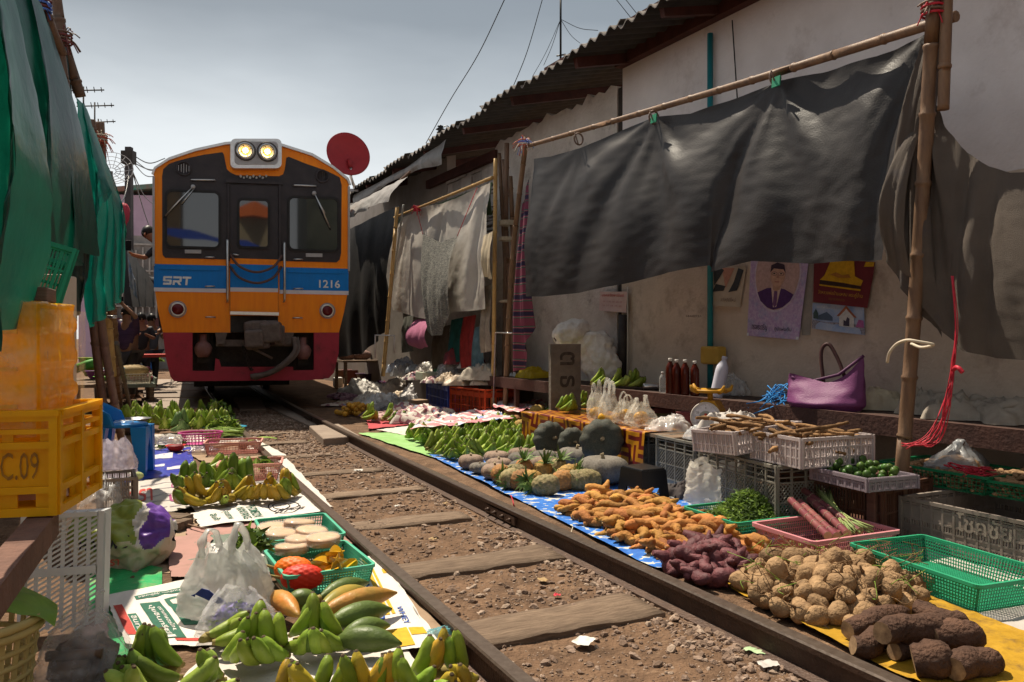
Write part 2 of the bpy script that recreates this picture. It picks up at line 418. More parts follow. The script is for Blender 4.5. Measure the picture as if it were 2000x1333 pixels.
for _ in range(500): # outside the left rail, near the camera
    s=.8+2.6*rs.random();stone(nleft(s)-.08-.2*rs.random()**1.6,s,rs.uniform(.006,.014))
ST=[M('stone_a',(.31,.22,.165),(.17,.115,.085),25,.9,.5,120),M('stone_b',(.21,.14,.10),(.13,.085,.06),25,.9,.5,120),M('stone_c',(.40,.30,.23),(.26,.19,.14),25,.9,.5,120)]
tag(st.build('ballast',ST),'loose grey brown ballast stones strewn along the rails','ballast',kind='stuff')
# litter
def litter(px,py,w_,h_,c,label,rot,z=.012):
    p=P(px,py,z);b=MB()
    b.grid(lambda u,v:((u-.5)*w_*(1-.5*abs(v-.5)),(v-.5)*h_,.008+.012*nz1(u*3+px,v*3,py)),8,6)
    o=b.build('scrap',M('scrap_%s'%c[0],c[1],c[2],20,.6));o.location=p;o.rotation_euler=(0,0,rot);tag(o,label,'litter','litter between the rails')
PW=('white',(.7,.68,.63),(.5,.47,.42));PG=('green',(.35,.5,.27),(.4,.5,.3));PR=('red',(.5,.03,.05),(.45,.03,.05));PL=('leaf',(.36,.25,.12),(.28,.17,.07))
for a in((925,975,.12,.05,PW,'long white plastic scrap between the third and fourth sleepers',.4),(1140,1255,.1,.07,PW,'crumpled white paper scrap below the nearest sleeper',1),(1480,1275,.11,.045,PG,'pale green folded paper scrap beside the right rail',-.4),
          (1500,1300,.08,.06,('clear',(.5,.47,.44),(.4,.37,.34)),'dull torn wrapper beside the green paper scrap',.3),(1088,1165,.035,.03,PR,'small red scrap near the nearest sleeper',0),(1215,1118,.09,.05,PW,'crushed pale wrapper on ballast by right rail',.2),
          (700,920,.09,.05,PW,'white scrap near the fifth sleeper',.5),(1060,1135,.06,.04,PL,'dry leaf between the two nearest sleepers',2),(870,985,.04,.03,PL,'dry leaf beside the third sleeper',1),(845,1055,.05,.035,PL,'dry brown leaf near the left rail',.2),
          (775,990,.05,.03,PW,'tiny white scrap beside the left rail',1.3),(1195,1060,.05,.035,PW,'tiny white scrap beside the right rail',.6)):
    litter(*a)
b=MB().tube([(-.05,0,.02),(.06,.01,.05),(.14,.03,.1)],[.004,.004,.003],6);o=b.build('twig',ROPE);o.location=P(1105,1075,.0);o.rotation_euler=(0,0,1.0);tag(o,'pale straight twig leaning on ballast beside right rail','twig')
b=MB().tube(bez([P(998,968,.13),P(1003,985,.1),P(1002,1003,.03),P(985,1006,.02),P(975,1002,.02)]),.004,5);tag(b.build('ribbon',REDCORD),'red plastic ribbon hanging over the right rail','ribbon')
# ================================================================== TRAIN
TC=Vector((-3.86,12.0,0));TA=R(22)
def T(px,py): # photo pixel on the train's front plane, as (across, up)
    t=(px-1000)/F;u=(TC.y*t-TC.x)/(cos(TA)-sin(TA)*t);y=TC.y+sin(TA)*u
    return(u,H+(HOR-py)/F*y)
def TT(*pts):return[T(*p)for p in pts]
train=TH('train','orange and blue diesel railcar with lit headlights on the track','train',TC,TA)
TOR=M('train_orange',(1.0,.29,.004),(.9,.22,.006),3,.38,0,spec=.25,dirt=(.5,.17,.05),dth=.6,dsc=4,stretch=(5,5,.7))
TBL=M('train_blue',(.004,.20,.62),(.006,.17,.52),3,.4,spec=.2,dirt=(.03,.15,.36),dth=.6,dsc=4,stretch=(5,5,.7))
TWH=M('train_white',(.72,.68,.72),(.62,.58,.62),3,.4)
TCH=M('train_charcoal',(.032,.027,.03),(.05,.04,.042),6,.42,.1,20,dirt=(.085,.065,.06),dth=.6)
TMA=M('train_maroon',(.42,.035,.06),(.32,.03,.05),5,.55,.2,40,dirt=(.06,.035,.03),dth=.58)
STEEL=M('stainless',(.62,.6,.58),(.5,.48,.46),20,.28,0,metal=.9)
GREYP=M('grey_paint',(.42,.4,.4),(.33,.31,.31),8,.45,dirt=(.15,.12,.1),dth=.62)
DARKM=M('dark_grimy_metal',(.05,.042,.038),(.03,.026,.024),14,.7,.5,60)
MIDM=M('dusty_metal',(.16,.12,.105),(.1,.075,.065),12,.7,.5,60)
RUB=M('black_rubber',(.02,.019,.019),(.03,.027,.026),12,.65)
gm=bpy.data.materials.new('window_glass');gm.use_nodes=True;_b=gm.node_tree.nodes['Principled BSDF']
_b.inputs['Base Color'].default_value=(.018,.02,.022,1);_b.inputs['Roughness'].default_value=.03;_b.inputs['Specular IOR Level'].default_value=.9
body_o=TT((318,650),(308,605),(302,562),(300,520),(300,337),(303,328),(330,311),(380,294),(440,281),(490,277),(550,284),(610,303),(650,327),(678,350),(681,360),(681,530),(679,572),(672,610),(662,650))
MB().prism(body_o,0,.5,'y').build('body',TOR,train);MB().prism([(u*.998,z-.004)for u,z in body_o],.5,15,'y').build('body_side',GREYP,train)
# roof skin with its silver drip edge
arch=TT((296,340),(301,328),(330,309),(380,292),(440,279),(490,275),(550,282),(610,301),(650,325),(680,349),(685,362))
arch_i=TT((300,342),(304,331),(331,314),(381,297),(440,284),(490,280),(550,287),(609,306),(649,330),(677,353),(681,363))
b=MB();b.prism(arch+arch_i[::-1],-.05,.02,'y');b.build('drip_edge',STEEL,train)
rf=[(u*1.005,z+.05)for u,z in arch]
b=MB();b.prism([(u,z+.005)for u,z in arch[1:-1]],.02,15,'y');b.build('roof',GREYP,train)
# side trims
for a,c in(((300,345),(300,520)),((681,365),(681,530))):
    p0,p1=T(*a),T(*c)
    MB().box((p0[0],-.01,(p0[1]+p1[1])/2),(.03,.06,abs(p0[1]-p1[1]))).build('corner_trim',GREYP,train)
# charcoal windscreen mask
mask=TT((316.7,345),(319,331),(330,321),(344,315.6),(370,309),(398,303),(434,298),(437,302),(440.6,320),(443,331),(449,337),(461,343),(545,345),(553,341),(556,332),(558,320),(559,309),(564,307),(596,320),(638,334.5),(663,347),(667,362),(666,495),(663,508),(657,513),(323,504),(318,499),(317,490))
def inset_plate(name,pts,y0,y1,mat,par=train):return MB().prism(pts,y0,y1,'y').build(name,mat,par)
inset_plate('windscreen_mask',mask,-.012,.01,TCH)
def rrect(px0,py0,px1,py1,r=10,k=4,dy=0):
    q=[]
    for cx,cy,a in((px1-r,py0+r,-90),(px1-r,py1-r,0),(px0+r,py1-r,90),(px0+r,py0+r,180)):
        for i in range(k+1):
            an=R(a+90*i/k);q.append((cx+r*cos(an),cy+r*sin(an)))
    return q
def shear(q,sl=.03):return[(x,y+(x-300)*sl)for x,y in q]
# windows
def window(x0,y0,x1,y1,nm='window',par=train,r=12,dy=0):
    o_=TT(*shear(rrect(x0-3,y0-3,x1+3,y1+3,r)));i_=TT(*shear(rrect(x0+1.5,y0+1.5,x1-1.5,y1-1.5,r-3)))
    f=MB();f.ring(o_,i_,-.035+dy,-.005+dy);fo=f.build(nm,RUB,par)
    MB().prism(i_,-.022+dy,-.014+dy,'y').build('pane',gm,fo)
    return fo
window(325,373,428,481);window(564,378,660,480)
# door in the middle, set in a proud frame
door=inset_plate('door',TT((449,362),(543,366),(543,611),(449,608)),-.03,0,TCH)
inset_plate('door_frame',TT((440,352),(552,356),(552,362),(440,358)),-.06,.0,TCH)
for x in(446,546):inset_plate('door_frame',TT((x-2,360),(x+2,360),(x+2,511),(x-2,511)),-.05,.0,TCH)
window(466,386,524,478,'door_window',door,9,-.02)
inset_plate('door_band',TT((449.5,505),(542.5,508),(542.5,519),(449.5,516)),-.036,-.03,TOR,door)
inset_plate('door_band',TT((449.5,516),(542.5,519),(542.5,564),(449.5,562)),-.036,-.03,TBL,door)
inset_plate('door_band',TT((449.5,562),(542.5,564),(542.5,571.5),(449.5,570)),-.036,-.03,TWH,door)
inset_plate('door_band',TT((449.5,570),(542.5,571.5),(542.5,611),(449.5,608)),-.036,-.03,TOR,door)
hd=MB().tube([(0,-.04,0),(0,-.07,0),(.08,-.075,-.01)],.012,8).build('door_handle',STEEL,door);p=T(455,498);hd.location=(p[0],0,p[1])
# stripes either side of the door
for(a,b_,nm,mt)in((0,46,'blue_stripe',TBL),(46,53.5,'white_stripe',TWH)):
    for x0,x1 in((300.5,446),(546,680.5)):
        f=lambda x,d:T(x,516+d+(x-300)*.0255+(0 if d<40 else -(x-300)*.007))
        inset_plate(nm,[f(x0,a),f(x1,a),f(x1,b_),f(x0,b_)],-.009,.0,mt)
for x0,x1 in((312,430),(563,671)):
    f=lambda x,d:T(x,519+d+(x-300)*.0255)
    inset_plate('ledge',[f(x0,0),f(x1,0),f(x1,7),f(x0,7)],-.022,-.009,TBL)
# lettering
def train_text(body,x0,y0,x1,y1,mat,lab,bold=True,sx=1.0):
    me=text_mesh(body,.2,bold);a,b_=T(x0,y1),T(x1,y0)
    xs=[v.co.x for v in me.vertices];ys=[v.co.y for v in me.vertices]
    for v in me.vertices:
        v.co=((v.co.x-min(xs))/(max(xs)-min(xs))*(b_[0]-a[0])+a[0],-.0115,(v.co.y-min(ys))/(max(ys)-min(ys))*(b_[1]-a[1])+a[1])
    me.materials.clear();me.materials.append(mat);o=link(lab,me,train)
    return o
TXW=flat('sign_white',(.85,.84,.82),.5)
def block_letters(x0,y0,x1,y1):
    b=MB();(ax,az),(bx,bz)=T(x0,y1),T(x1,y0);w_=(bx-ax)/3.25;h=bz-az;k=.22*h
    def st_(*q):b.prism([(ax+u*w_+(v*.10)*w_,az+v*h)for u,v in q][::-1],-.0125,-.0095,'y')
    q=.24
    st_((.05,0),(.92,0),(1.0,.1),(1.0,.52),(.92,.61),(.28,.61),(.25,.66),(.25,.76),(1.0,.76),(1.0,1.0),(.08,1.0),(0,.9),(0,.48),(.08,.39),(.72,.39),(.75,.34),(.75,.24),(.05,.24))
    st_((1.12,0),(1.37,0),(1.37,.3),(1.12,.3));st_((1.12,.3),(1.62,.3),(1.85,0),(2.14,0),(1.9,.31),(2.08,.36),(2.12,.46),(2.12,.9),(2.04,1.0),(1.12,1.0),(1.12,.76),(1.87,.76),(1.87,.54),(1.12,.54))
    st_((2.2,.76),(3.2,.76),(3.2,1.0),(2.2,1.0));st_((2.58,0),(2.83,0),(2.83,.77),(2.58,.77))
    b.build('operator_lettering',TXW,train)
block_letters(317.5,541,373,556.5)
train_text('1216',623,548,664,562.5,TXW,'number_lettering')
# headlight box
hb=inset_plate('headlight_box',TT(*rrect(449,276,548,333,10)),-.16,0.02,STEEL)
inset_plate('lamp_face',TT(*rrect(457,282,541,326,8)),-.175,-.155,GREYP,hb)
for x,y in((477.6,300),(520,302)):
    p=T(x,y);l_=MB().lathe([(.125,0),(.125,.03),(.105,.035),(.095,.02)],24,M=Matrix.Translation((p[0],-.17,p[1]))@Matrix.Rotation(pi/2,4,'X')).build('headlight',STEEL,train)
    MB().lathe([(.105,-.002),(.09,.012),(.04,.02),(.001,.022)],24,M=Matrix.Translation((p[0],-.175,p[1]))@Matrix.Rotation(pi/2,4,'X')).build('lens',emit('lamp_lens',(1,.5,.12),1.0),l_)
    MB().ball((p[0],-.2,p[1]),.04,10,6).build('bulb',emit('lamp_bulb',(1,.72,.3),5),l_)
    w=MB()
    for k in(.055,.1):w.tube([(p[0]+k*cos(a),-.222,p[1]+k*sin(a))for a in[2*pi*i/20 for i in range(20)]],.0045,5,closed=True)
    for a in(0.4,1.97,3.54,5.1):w.tube([(p[0]+.03*cos(a),-.222,p[1]+.03*sin(a)),(p[0]+.13*cos(a),-.19,p[1]+.13*sin(a))],.0045,5)
    w.build('lamp_guard',DARKM,l_)
    MB().lathe([(.14,0),(.15,.02),(.14,.03)],20,M=Matrix.Translation((p[0],-.17,p[1]))@Matrix.Rotation(pi/2,4,'X'),cap=False).build('lamp_bezel',DARKM,l_)
w=MB()
for i in range(9):
    p=T(470+i*6.2,345+3*(i%2));w.ball((p[0],-.02,p[1]),(.018,.012,.022),6,4,jit=.5,seed=i)
w.build('old_sticker',flat('peeled_white',(.6,.58,.55)),train)
# tail lamps
for x,y in((347,604.6),(639,607.5)):
    p=T(x,y);mt=Matrix.Translation((p[0],0,p[1]))@Matrix.Rotation(pi/2,4,'X')
    tl=MB().lathe([(.105,0),(.105,.04),(.095,.05),(.08,.042)],24,M=mt).build('tail_lamp',STEEL,train)
    MB().lathe([(.082,.035),(.075,.06),(.04,.075),(.001,.078)],20,M=mt).build('lens',M('red_lens',(.14,.012,.015),(.1,.01,.012),20,.15),tl)
    MB().tube([(p[0]+.115*cos(a),-.03,p[1]+.115*sin(a))for a in[2*pi*i/24 for i in range(24)]],.008,5,closed=True).build('lamp_rim',GREYP,tl)
# vents
for x,y,k in((359,330,.11),(629,345,.105)):
    p=T(x,y);mt=Matrix.Translation((p[0],-.012,p[1]))@Matrix.Rotation(pi/2,4,'X')
    v=MB().lathe([(k,0),(k,.02),(k*.8,.022),(k*.78,.008)],20,M=mt).build('air_vent',TCH,train)
    for i in range(5):
        MB().box((p[0]+(i-2)*.035,-.034,p[1]),(.008,.01,.14-.03*abs(i-2))).build('louvre',GREYP if x<400 else DARKM,v)
# grab rails, wipers, steps
def steel(path,r,nm):return MB().tube(path,r,8).build(nm,STEEL,train)
def tb(px,py,y):u,z=T(px,py);return(u,y,z)
for x,y0,y1 in((443.5,470,590),(554,475,590)):steel([tb(x,y0,-.02),tb(x,y0+2,-.12),tb(x,y0+6,-.13),tb(x,y1-6,-.13),tb(x,y1-2,-.12),tb(x,y1,-.02)],.018,'handrail')
for a in((373,353,420,353.5),(573,363.5,617,365)):steel([tb(a[0],a[1],-.01),tb(a[0]+1,a[1],-.06),tb(a[2]-1,a[3],-.06),tb(a[2],a[3],-.01)],.014,'grab_bar')
for x,y in((410,503.5),(582,507.5),(410,560),(582,564.5),(411,620),(581,621.5)):
    steel([tb(x-9,y,0),tb(x-8,y,-.06),tb(x+8,y,-.06),tb(x+9,y,0)],.011,'footstep_handle')
for a,e in(((377,366),(323,423)),((613,378.6),(643,446))):
    wi=MB().tube([tb(*a,-.05),tb((a[0]+e[0])/2,(a[1]+e[1])/2,-.09),tb(*e,-.05)],.011,6)
    wi.tube([tb(a[0]+2,a[1]+4,-.05),tb((a[0]+e[0])/2+5,(a[1]+e[1])/2+6,-.08)],.009,6)
    wo=wi.build('wiper_arm',STEEL,train);p=T(*a)
    MB().lathe([(.035,0),(.03,.05),(.01,.055)],12,M=Matrix.Translation((p[0],-.01,p[1]))@Matrix.Rotation(pi/2,4,'X')).build('pivot',GREYP,wo)
    m2=((a[0]+2*e[0])/3,(a[1]+2*e[1])/3)
    MB().tube([tb(m2[0]+(a[0]-e[0])*.32,m2[1]+(a[1]-e[1])*.32,-.045),tb(e[0]+(e[0]-a[0])*.06,e[1]+(e[1]-a[1])*.06,-.045)],.01,6).build('blade',RUB,wo)
for x,y in((377,492),(613,499)):inset_plate('number_holder',TT((x-16,y-3.5),(x+16,y-3),(x+16,y+4),(x-16,y+3.5)),-.04,-.01,GREYP)
for a,m_,e in(((449,498),(499,534),(550,500)),((449,521),(500,555),(549,522))):
    MB().tube(bez([tb(*a,-.06),tb(a[0]+18,(a[1]*.35+m_[1]*.65)+1,-.15),tb(*m_,-.2),tb(e[0]-18,(e[1]*.35+m_[1]*.65)+1,-.15),tb(*e,-.06)]),.019,7).build('door_chain',M('old_rope',(.13,.075,.065),(.09,.055,.05),60,.8),train)
inset_plate('door_step',TT((449,609),(543,611),(543,617),(449,615)),-.13,.02,STEEL)
inset_plate('coupler_pocket',TT((450,617),(543,618),(543,650),(450,650)),-.011,.0,DARKM)
# skirt with openings, made of bars around the gaps
sk=TT((318,650),(662,650),(661,690),(652,727),(642,738),(600,742),(340,744),(333,735),(324,700))
def skp(pts,nm='skirt_panel'):return inset_plate(nm,TT(*pts),-.02,.05,TMA)
skp([(318,650),(376,650),(376,725),(419,725),(421,700),(428,703),(432,717),(572,717),(573,724),(613,723),(613,650),(662,650),(661,690),(652,728),(642,739),(600,743),(340,745),(333,736),(324,700)],'skirt')
for(x0,x1,y1)in((376,421,725),(423,573,717),(573,613,723)):
    inset_plate('recess_panel',TT((x0-6,649),(x1+6,649),(x1+6,y1+4),(x0-6,y1+4)),.32,.36,DARKM)
inset_plate('buffer_beam',TT((422,664),(573,664),(573,677),(422,677)),.05,.12,MIDM)
for x in(430,560):inset_plate('bracket',TT((x-10,650),(x+14,650),(x+8,672),(x-6,672)),-.02,.1,MIDM)
# coupler head
cp=MB()
for x,y,w_,h_,d0 in((500,655,.34,.42,.32),(528,650,.3,.3,.38),(512,640,.42,.2,.3),(495,662,.26,.26,.42),(540,655,.16,.3,.28)):
    u,z=T(x,y);cp.box((u,-d0/2+.02,z),(w_,d0,h_),(0,rr(-.1,.1),rr(-.2,.2)))
u,z=T(512,655);cp.tube([(u,.3,z),(u,-.1,z)],.13,10)
co=cp.build('coupler',MIDM,train);m=co.modifiers.new('bevel','BEVEL');m.width=.035;m.segments=2
MB().tube([tb(478,675,-.1),tb(500,685,-.2),tb(530,700,-.15)],.02,7).build('coupler_lever',MIDM,train)
for dx in(0,7):MB().tube(bez([tb(574+dx,660,-.02),tb(575+dx,685,-.1),tb(555+dx,708,-.14),tb(525+dx,728,-.14),tb(488+dx,736+dx*.6,-.12)]),.042-.003*dx,10,jit=.15).build('brake_hose',MIDM,train)
for i in range(8):
    p=tb(474+i*2.4,680+i*6,-.06)
    MB().tube([(p[0]+.022*cos(a),p[1]+(.022*sin(a)if i%2 else 0),p[2]+(.03*sin(a)if not i%2 else .01*sin(a)))for a in[2*pi*k/10 for k in range(10)]],.008,5,closed=True).build('chain_link',DARKM,train)
for x,y in((397,680),(594,685)):
    u,z=T(x,y);bt=MB().lathe([(.07,-.14),(.11,-.08),(.13,0),(.1,.06),(.05,.1),(.05,.2)],12,c=(u,.12,z),smooth=True).build('air_tap',M('tap_body',(.28,.14,.13),(.2,.09,.08),10,.6),train)
    MB().box((u,.2,z),(.16,.1,.45)).build('tap_mount',DARKM,bt)
# wheels and underfloor seen through the gaps
for sx in(-1,1):
    wl=MB().lathe([(.40,-.06),(.43,-.05),(.40,.06),(.1,.07)],24,M=Matrix.Translation((sx*.53,4.6,.5))@Matrix.Rotation(pi/2,4,'Y')).build('wheel',DARKM,train)
MB().box((0,2.2,.75),(2.2,3.2,.5)).build('underframe',DARKM,train);MB().box((0,5.2,.42),(1.7,4,.3)).build('gap_shade_box',DARKM,train)  # lower box is added to darken the gap under the train
# inside: driver's desk silhouettes are left to the dark glass
# ================================================================== RIGHT-HAND BUILDING
NW=5.35
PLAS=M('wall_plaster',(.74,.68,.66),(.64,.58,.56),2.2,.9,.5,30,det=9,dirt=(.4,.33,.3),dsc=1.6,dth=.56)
PLASB=M('dirty_plaster',(.60,.50,.41),(.44,.355,.285),1.8,.92,.6,35,det=10,dirt=(.2,.15,.115),dsc=2.1,dth=.54)
ROUGHC=M('rough_concrete',(.62,.56,.51),(.48,.42,.375),4,.95,1.4,25,det=10,dirt=(.14,.11,.09),dsc=3,dth=.55)
BLOCKM=M('concrete_block',(.52,.48,.45),(.40,.36,.335),7,.95,.9,50,rnd=.2)
UNDERM=M('dark_underside',(.045,.04,.036),(.07,.06,.05),6,.9);BEAMR=M('red_brown_beam',(.09,.032,.025),(.055,.022,.018),6,.7,.5,40,dirt=(.16,.1,.08),dth=.64)  # first material: underside of the roof sheets, darker than their top
ROOFM=M('asbestos_roof',(.25,.22,.2),(.16,.14,.125),5,.9,.7,40,rnd=.22,dirt=(.07,.055,.05),dth=.56)
bld=TH('market_building','long plastered building with corrugated roof behind the vegetable stalls on the right','building',(0,0,0),TH28)
def sN(px,n):v=PN(px,655,n);return nsof(v)[1]
def wallseg(s0,s1,zb,zt,mat,nm,n0=NW,th=.16,jag=0):
    k=max(2,int((s1-s0)/.12));b=MB();top=[(s0+(s1-s0)*i/k,(zt(i/k)if callable(zt)else zt)+(jag*nz1(i*.9,s0)if jag else 0))for i in range(k+1)]
    pts=[(s0,zb)]+[(s1,zb)]+top[::-1]
    b.add([(n0,s,z)for s,z in pts]+[(n0+th,s,z)for s,z in pts],
          [tuple(range(len(pts))),tuple(range(len(pts),2*len(pts)))[::-1]]+[(i,len(pts)+i,len(pts)+(i+1)%len(pts),(i+1)%len(pts))for i in range(len(pts))])
    return b.build(nm,mat,bld)
sA=sN(1216,NW);sB=sN(962,NW);sC=sN(868,NW)
wallseg(-3,sA,2.3,4.75,PLAS,'upper_wall');wallseg(-3,sA,-.05,2.297,PLASB,'lower_wall',NW-.012)
wallseg(sA+.12,sB,-.05,lambda t:4.05+.25*t-.3*t*t,ROUGHC,'rough_wall',NW+.01,jag=.1)
MB().box((NW+.1,sA+.06,2),(.16,.1,4.1)).build('wall_post',M('dark_post',(.035,.028,.025),(.05,.04,.035),9,.85),bld)  # near-black strip closing the gap between plaster and rough wall
wallseg(sB,sC,-.05,2.75,ROUGHC,'rough_wall',NW+.04)
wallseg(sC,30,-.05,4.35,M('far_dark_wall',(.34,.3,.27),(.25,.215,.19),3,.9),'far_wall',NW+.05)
# ventilation blocks
rb=random.Random(5)
zz=2.76
while zz<3.8:
    s=sB+.02;row=int((zz-2.76)/.205)
    while s<sC-.05:
        L=min(.4,sC-s)
        if L>.12:
            q=MB();y0=rb.uniform(-.02,.02)
            if row%3==0 or row<2:
                q.box((0,0,-.08),(.12,L-.014,.03));q.box((0,0,.07),(.12,L-.014,.045));q.box((0,-(L-.014)/2+.03,-.0075),(.119,.06,.114));q.box((0,(L-.014)/2-.03,-.0075),(.119,.06,.114));q.box((.0,0,-.02),(.11,L-.15,.04));q.box((.05,0,0),(.02,L-.02,.18))
            else:q.box((0,0,0),(.12,L-.014,.19),(0,rb.uniform(-.03,.03),0))
            o=q.build('block',BLOCKM,bld);o.location=(NW+.1+y0,s+L/2,zz+.1)
        s+=.4 if not(row%2 and s==sB+.02)else .22
    zz+=.205
# beams under the eave
MB().box((NW-.06,(-3+sA)/2-.0,4.32),(.1,sA+3,.17)).build('wall_beam',BEAMR,bld)
MB().box((4.95,2.2,4.40),(.08,12.4,.16)).build('eave_beam',BEAMR,bld)
MB().box((NW-.0,(sB+sC)/2+.3,3.9),(.08,sC-sB+.9,.14)).build('wall_beam',BEAMR,bld)
for i in range(13):
    s=-1.5+1.45*i
    b=MB().bar((4.6,s,4.29-.022*s),(NW+1.2,s,4.72-.02*s),.06,.11).build('rafter',BEAMR,bld)
# corrugated sheets
EAVE=lambda s:4.33-.022*s
for i in range(19):
    s0=-2.4+.96*i;jx=rb.uniform(-.05,.05);jz=rb.uniform(-.015,.02)+(.018 if i%2 else 0)
    b=MB();nu,nv=42,3;wv=6.0
    def f(u,v,dz):
        s=s0+(1.03)*u;n=4.46+jx+v*2.9
        return(n,s,EAVE(s)+jz+.235*(n-4.46)+.028*cos(2*pi*u*wv)+dz)
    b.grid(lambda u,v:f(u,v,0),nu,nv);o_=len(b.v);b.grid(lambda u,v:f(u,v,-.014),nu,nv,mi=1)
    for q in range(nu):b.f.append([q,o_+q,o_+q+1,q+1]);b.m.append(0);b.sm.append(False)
    b.build('roof_sheet',[ROOFM,UNDERM],bld)
# pipes on the wall
TEAL=M('teal_pipe',(.02,.22,.25),(.03,.17,.2),8,.4,dirt=(.1,.12,.11),dth=.66)
def wallpipe(px0,py0,px1,py1,r,mat,nm,n=NW-.05,par=None):
    b=MB().tube([PN(px0,py0,n),PN(px1,py1,n)],r,10);return b.build(nm,mat,par)
o=wallpipe(1387,66,1387,795,.028,TEAL,'water_pipe');tag(o,'teal plastic water pipe running up the wall behind the black tarpaulin','pipe')
o=wallpipe(1217,615,1214,740,.05,M('sooty_pipe',(.035,.028,.028),(.06,.05,.045),8,.6),'drain_pipe');tag(o,'short black drain pipe on the wall beside the pink calendar','pipe')
o=wallpipe(1226,560,1226,780,.008,M('pale_conduit',(.5,.45,.38)),'conduit');tag(o,'thin pale conduit on the wall beside the black pipe','conduit')
o=wallpipe(1430,40,1440,192,.006,BLACK,'cable');tag(o,'black cable hanging down the upper wall','cable')

# ---------------- posters, flat prints on the wall
def poster(pts,nm,label,bg,n=NW-.03,curl=.02,grp=None):
    q=[PN(*p,n)for p in pts] # tl, tr, br, bl
    t=TH(nm,label,'poster' if nm!='calendar' else 'calendar',q[3],0,grp)
    w0=[p-q[3]for p in q]
    def at(u,v,d=0):return w0[3].lerp(w0[2],u).lerp(w0[0].lerp(w0[1],u),v)-N*(d+curl*(1-v)**3*sin(u*3.1)+.004*nz1(u*4,v*4,pts[0][0]))
    MB().grid(lambda u,v:at(u,v),10,10).build('sheet',bg,t)
    return t,at
def patch(t,at,pts,mat,d,nm='print'):
    b=MB();b.v=[tuple(at(u,v,d))for u,v in pts];b.f=[list(range(len(pts)))];b.m=[0];b.sm=[False]
    return b.build(nm,mat,t)
def ell(cu,cv,ru,rv,k=24,a0=0,a1=360):return[(cu+ru*cos(R(a0+(a1-a0)*i/k)),cv+rv*sin(R(a0+(a1-a0)*i/k)))for i in range(k if a1-a0==360 else k+1)]
def ptext(t,at,body,u0,v0,u1,v1,mat,d=.004,nm='lettering',bold=False):
    me=text_mesh(body,.1,bold);xs=[v.co.x for v in me.vertices];ys=[v.co.y for v in me.vertices]
    if not xs:return
    for v in me.vertices:
        v.co=at(u0+(v.co.x-min(xs))/(max(xs)-min(xs))*(u1-u0),v0+(v.co.y-min(ys))/(max(ys)-min(ys))*(v1-v0),d)
    me.materials.clear();me.materials.append(mat);return link(nm,me,t)
INK=flat('black_ink',(.03,.025,.03),.7);INKB=flat('blue_ink',(.03,.07,.3),.7);INKR=flat('red_ink',(.5,.03,.03),.7);INKG=flat('green_ink',(.03,.16,.08),.7);GOLDI=flat('gold_ink',(.55,.3,.04),.6)
PURP=M('poster_purple',(.36,.24,.46),(.52,.42,.56),40,.6,det=3,dirt=(.24,.33,.5),dsc=9,dth=.5)
t,at=poster([(1467,500),(1580,505),(1560,664),(1459,656)],'poster','purple poster with an oval portrait of a man in suit and glasses',PURP)
V=lambda v:.34+(v-.38)*.75 # portrait sits low in the sheet, its top under the tarpaulin edge
pv=lambda pts:[(u,min(.995,V(v)))for u,v in pts]
patch(t,at,[q for q in ell(.5,.78,.41,.46,40)if q[1]<.995],flat('oval_rim',(.6,.52,.66)),.003,'oval_rim')
patch(t,at,[q for q in ell(.5,.78,.385,.435,40)if q[1]<.99],flat('oval_ground',(.52,.36,.34)),.0045,'oval_ground')
patch(t,at,pv([(.17,.66),(.34,.74),(.5,.76),(.66,.74),(.83,.66),(.78,.55),(.66,.44),(.5,.39),(.38,.42),(.24,.52)]),flat('suit',(.085,.035,.14)),.006,'suit')
patch(t,at,pv([(.42,.77),(.6,.77),(.55,.44),(.49,.43)]),flat('shirt',(.62,.46,.42)),.0075,'shirt')
patch(t,at,pv([(.485,.7),(.545,.7),(.555,.48),(.52,.43),(.48,.48)]),flat('tie',(.18,.08,.2)),.009,'tie')
patch(t,at,pv([(.44,.86),(.6,.86),(.58,.73),(.51,.69),(.45,.73)]),flat('neck',(.5,.3,.22)),.0082,'neck')
patch(t,at,pv(ell(.52,.95,.125,.18)),flat('face',(.58,.36,.27)),.0088,'face')
patch(t,at,pv([(.39,1.0),(.40,1.12),(.5,1.17),(.62,1.14),(.655,1.0),(.61,1.06),(.45,1.07)]),flat('hair',(.05,.03,.05)),.0105,'hair')
for u in(.465,.58):
    patch(t,at,pv(ell(u,.985,.052,.034,12)),flat('glasses',(.16,.08,.1)),.010,'glasses');patch(t,at,pv(ell(u,.985,.044,.027,12)),flat('eye_ground',(.55,.36,.28)),.0115,'lens')
    patch(t,at,pv(ell(u,.988,.018,.012,8)),INK,.0125,'eye')
patch(t,at,pv([(.515,.97),(.54,.97),(.555,.915),(.505,.915)]),flat('nose',(.45,.25,.19)),.010,'nose');patch(t,at,pv([(.475,.86),(.565,.86),(.55,.843),(.49,.843)]),flat('lips',(.38,.15,.13)),.010,'mouth')
patch(t,at,[(0,.0),(1,.0),(1,.035),(0,.035)],flat('poster_edge',(.7,.72,.75)),.003,'border')
ptext(t,at,'ทรงพระเจริญ',.1,.07,.42,.16,INK);ptext(t,at,'ภูมิแผ่นดิน',.56,.08,.86,.15,INK)
t,at=poster([(1560,512),(1590,512),(1583,655),(1566,655)],'poster','dull grey paper sheet hanging between the purple and the red poster',M('grey_paper',(.3,.27,.24),(.22,.2,.18),12,.8),NW-.015)
t,at=poster([(1386,520),(1458,520),(1446,600),(1386,597)],'poster','faded cream poster with black and pink picture beside teal pipe',M('cream_paper',(.45,.38,.3),(.36,.3,.23),8,.8))
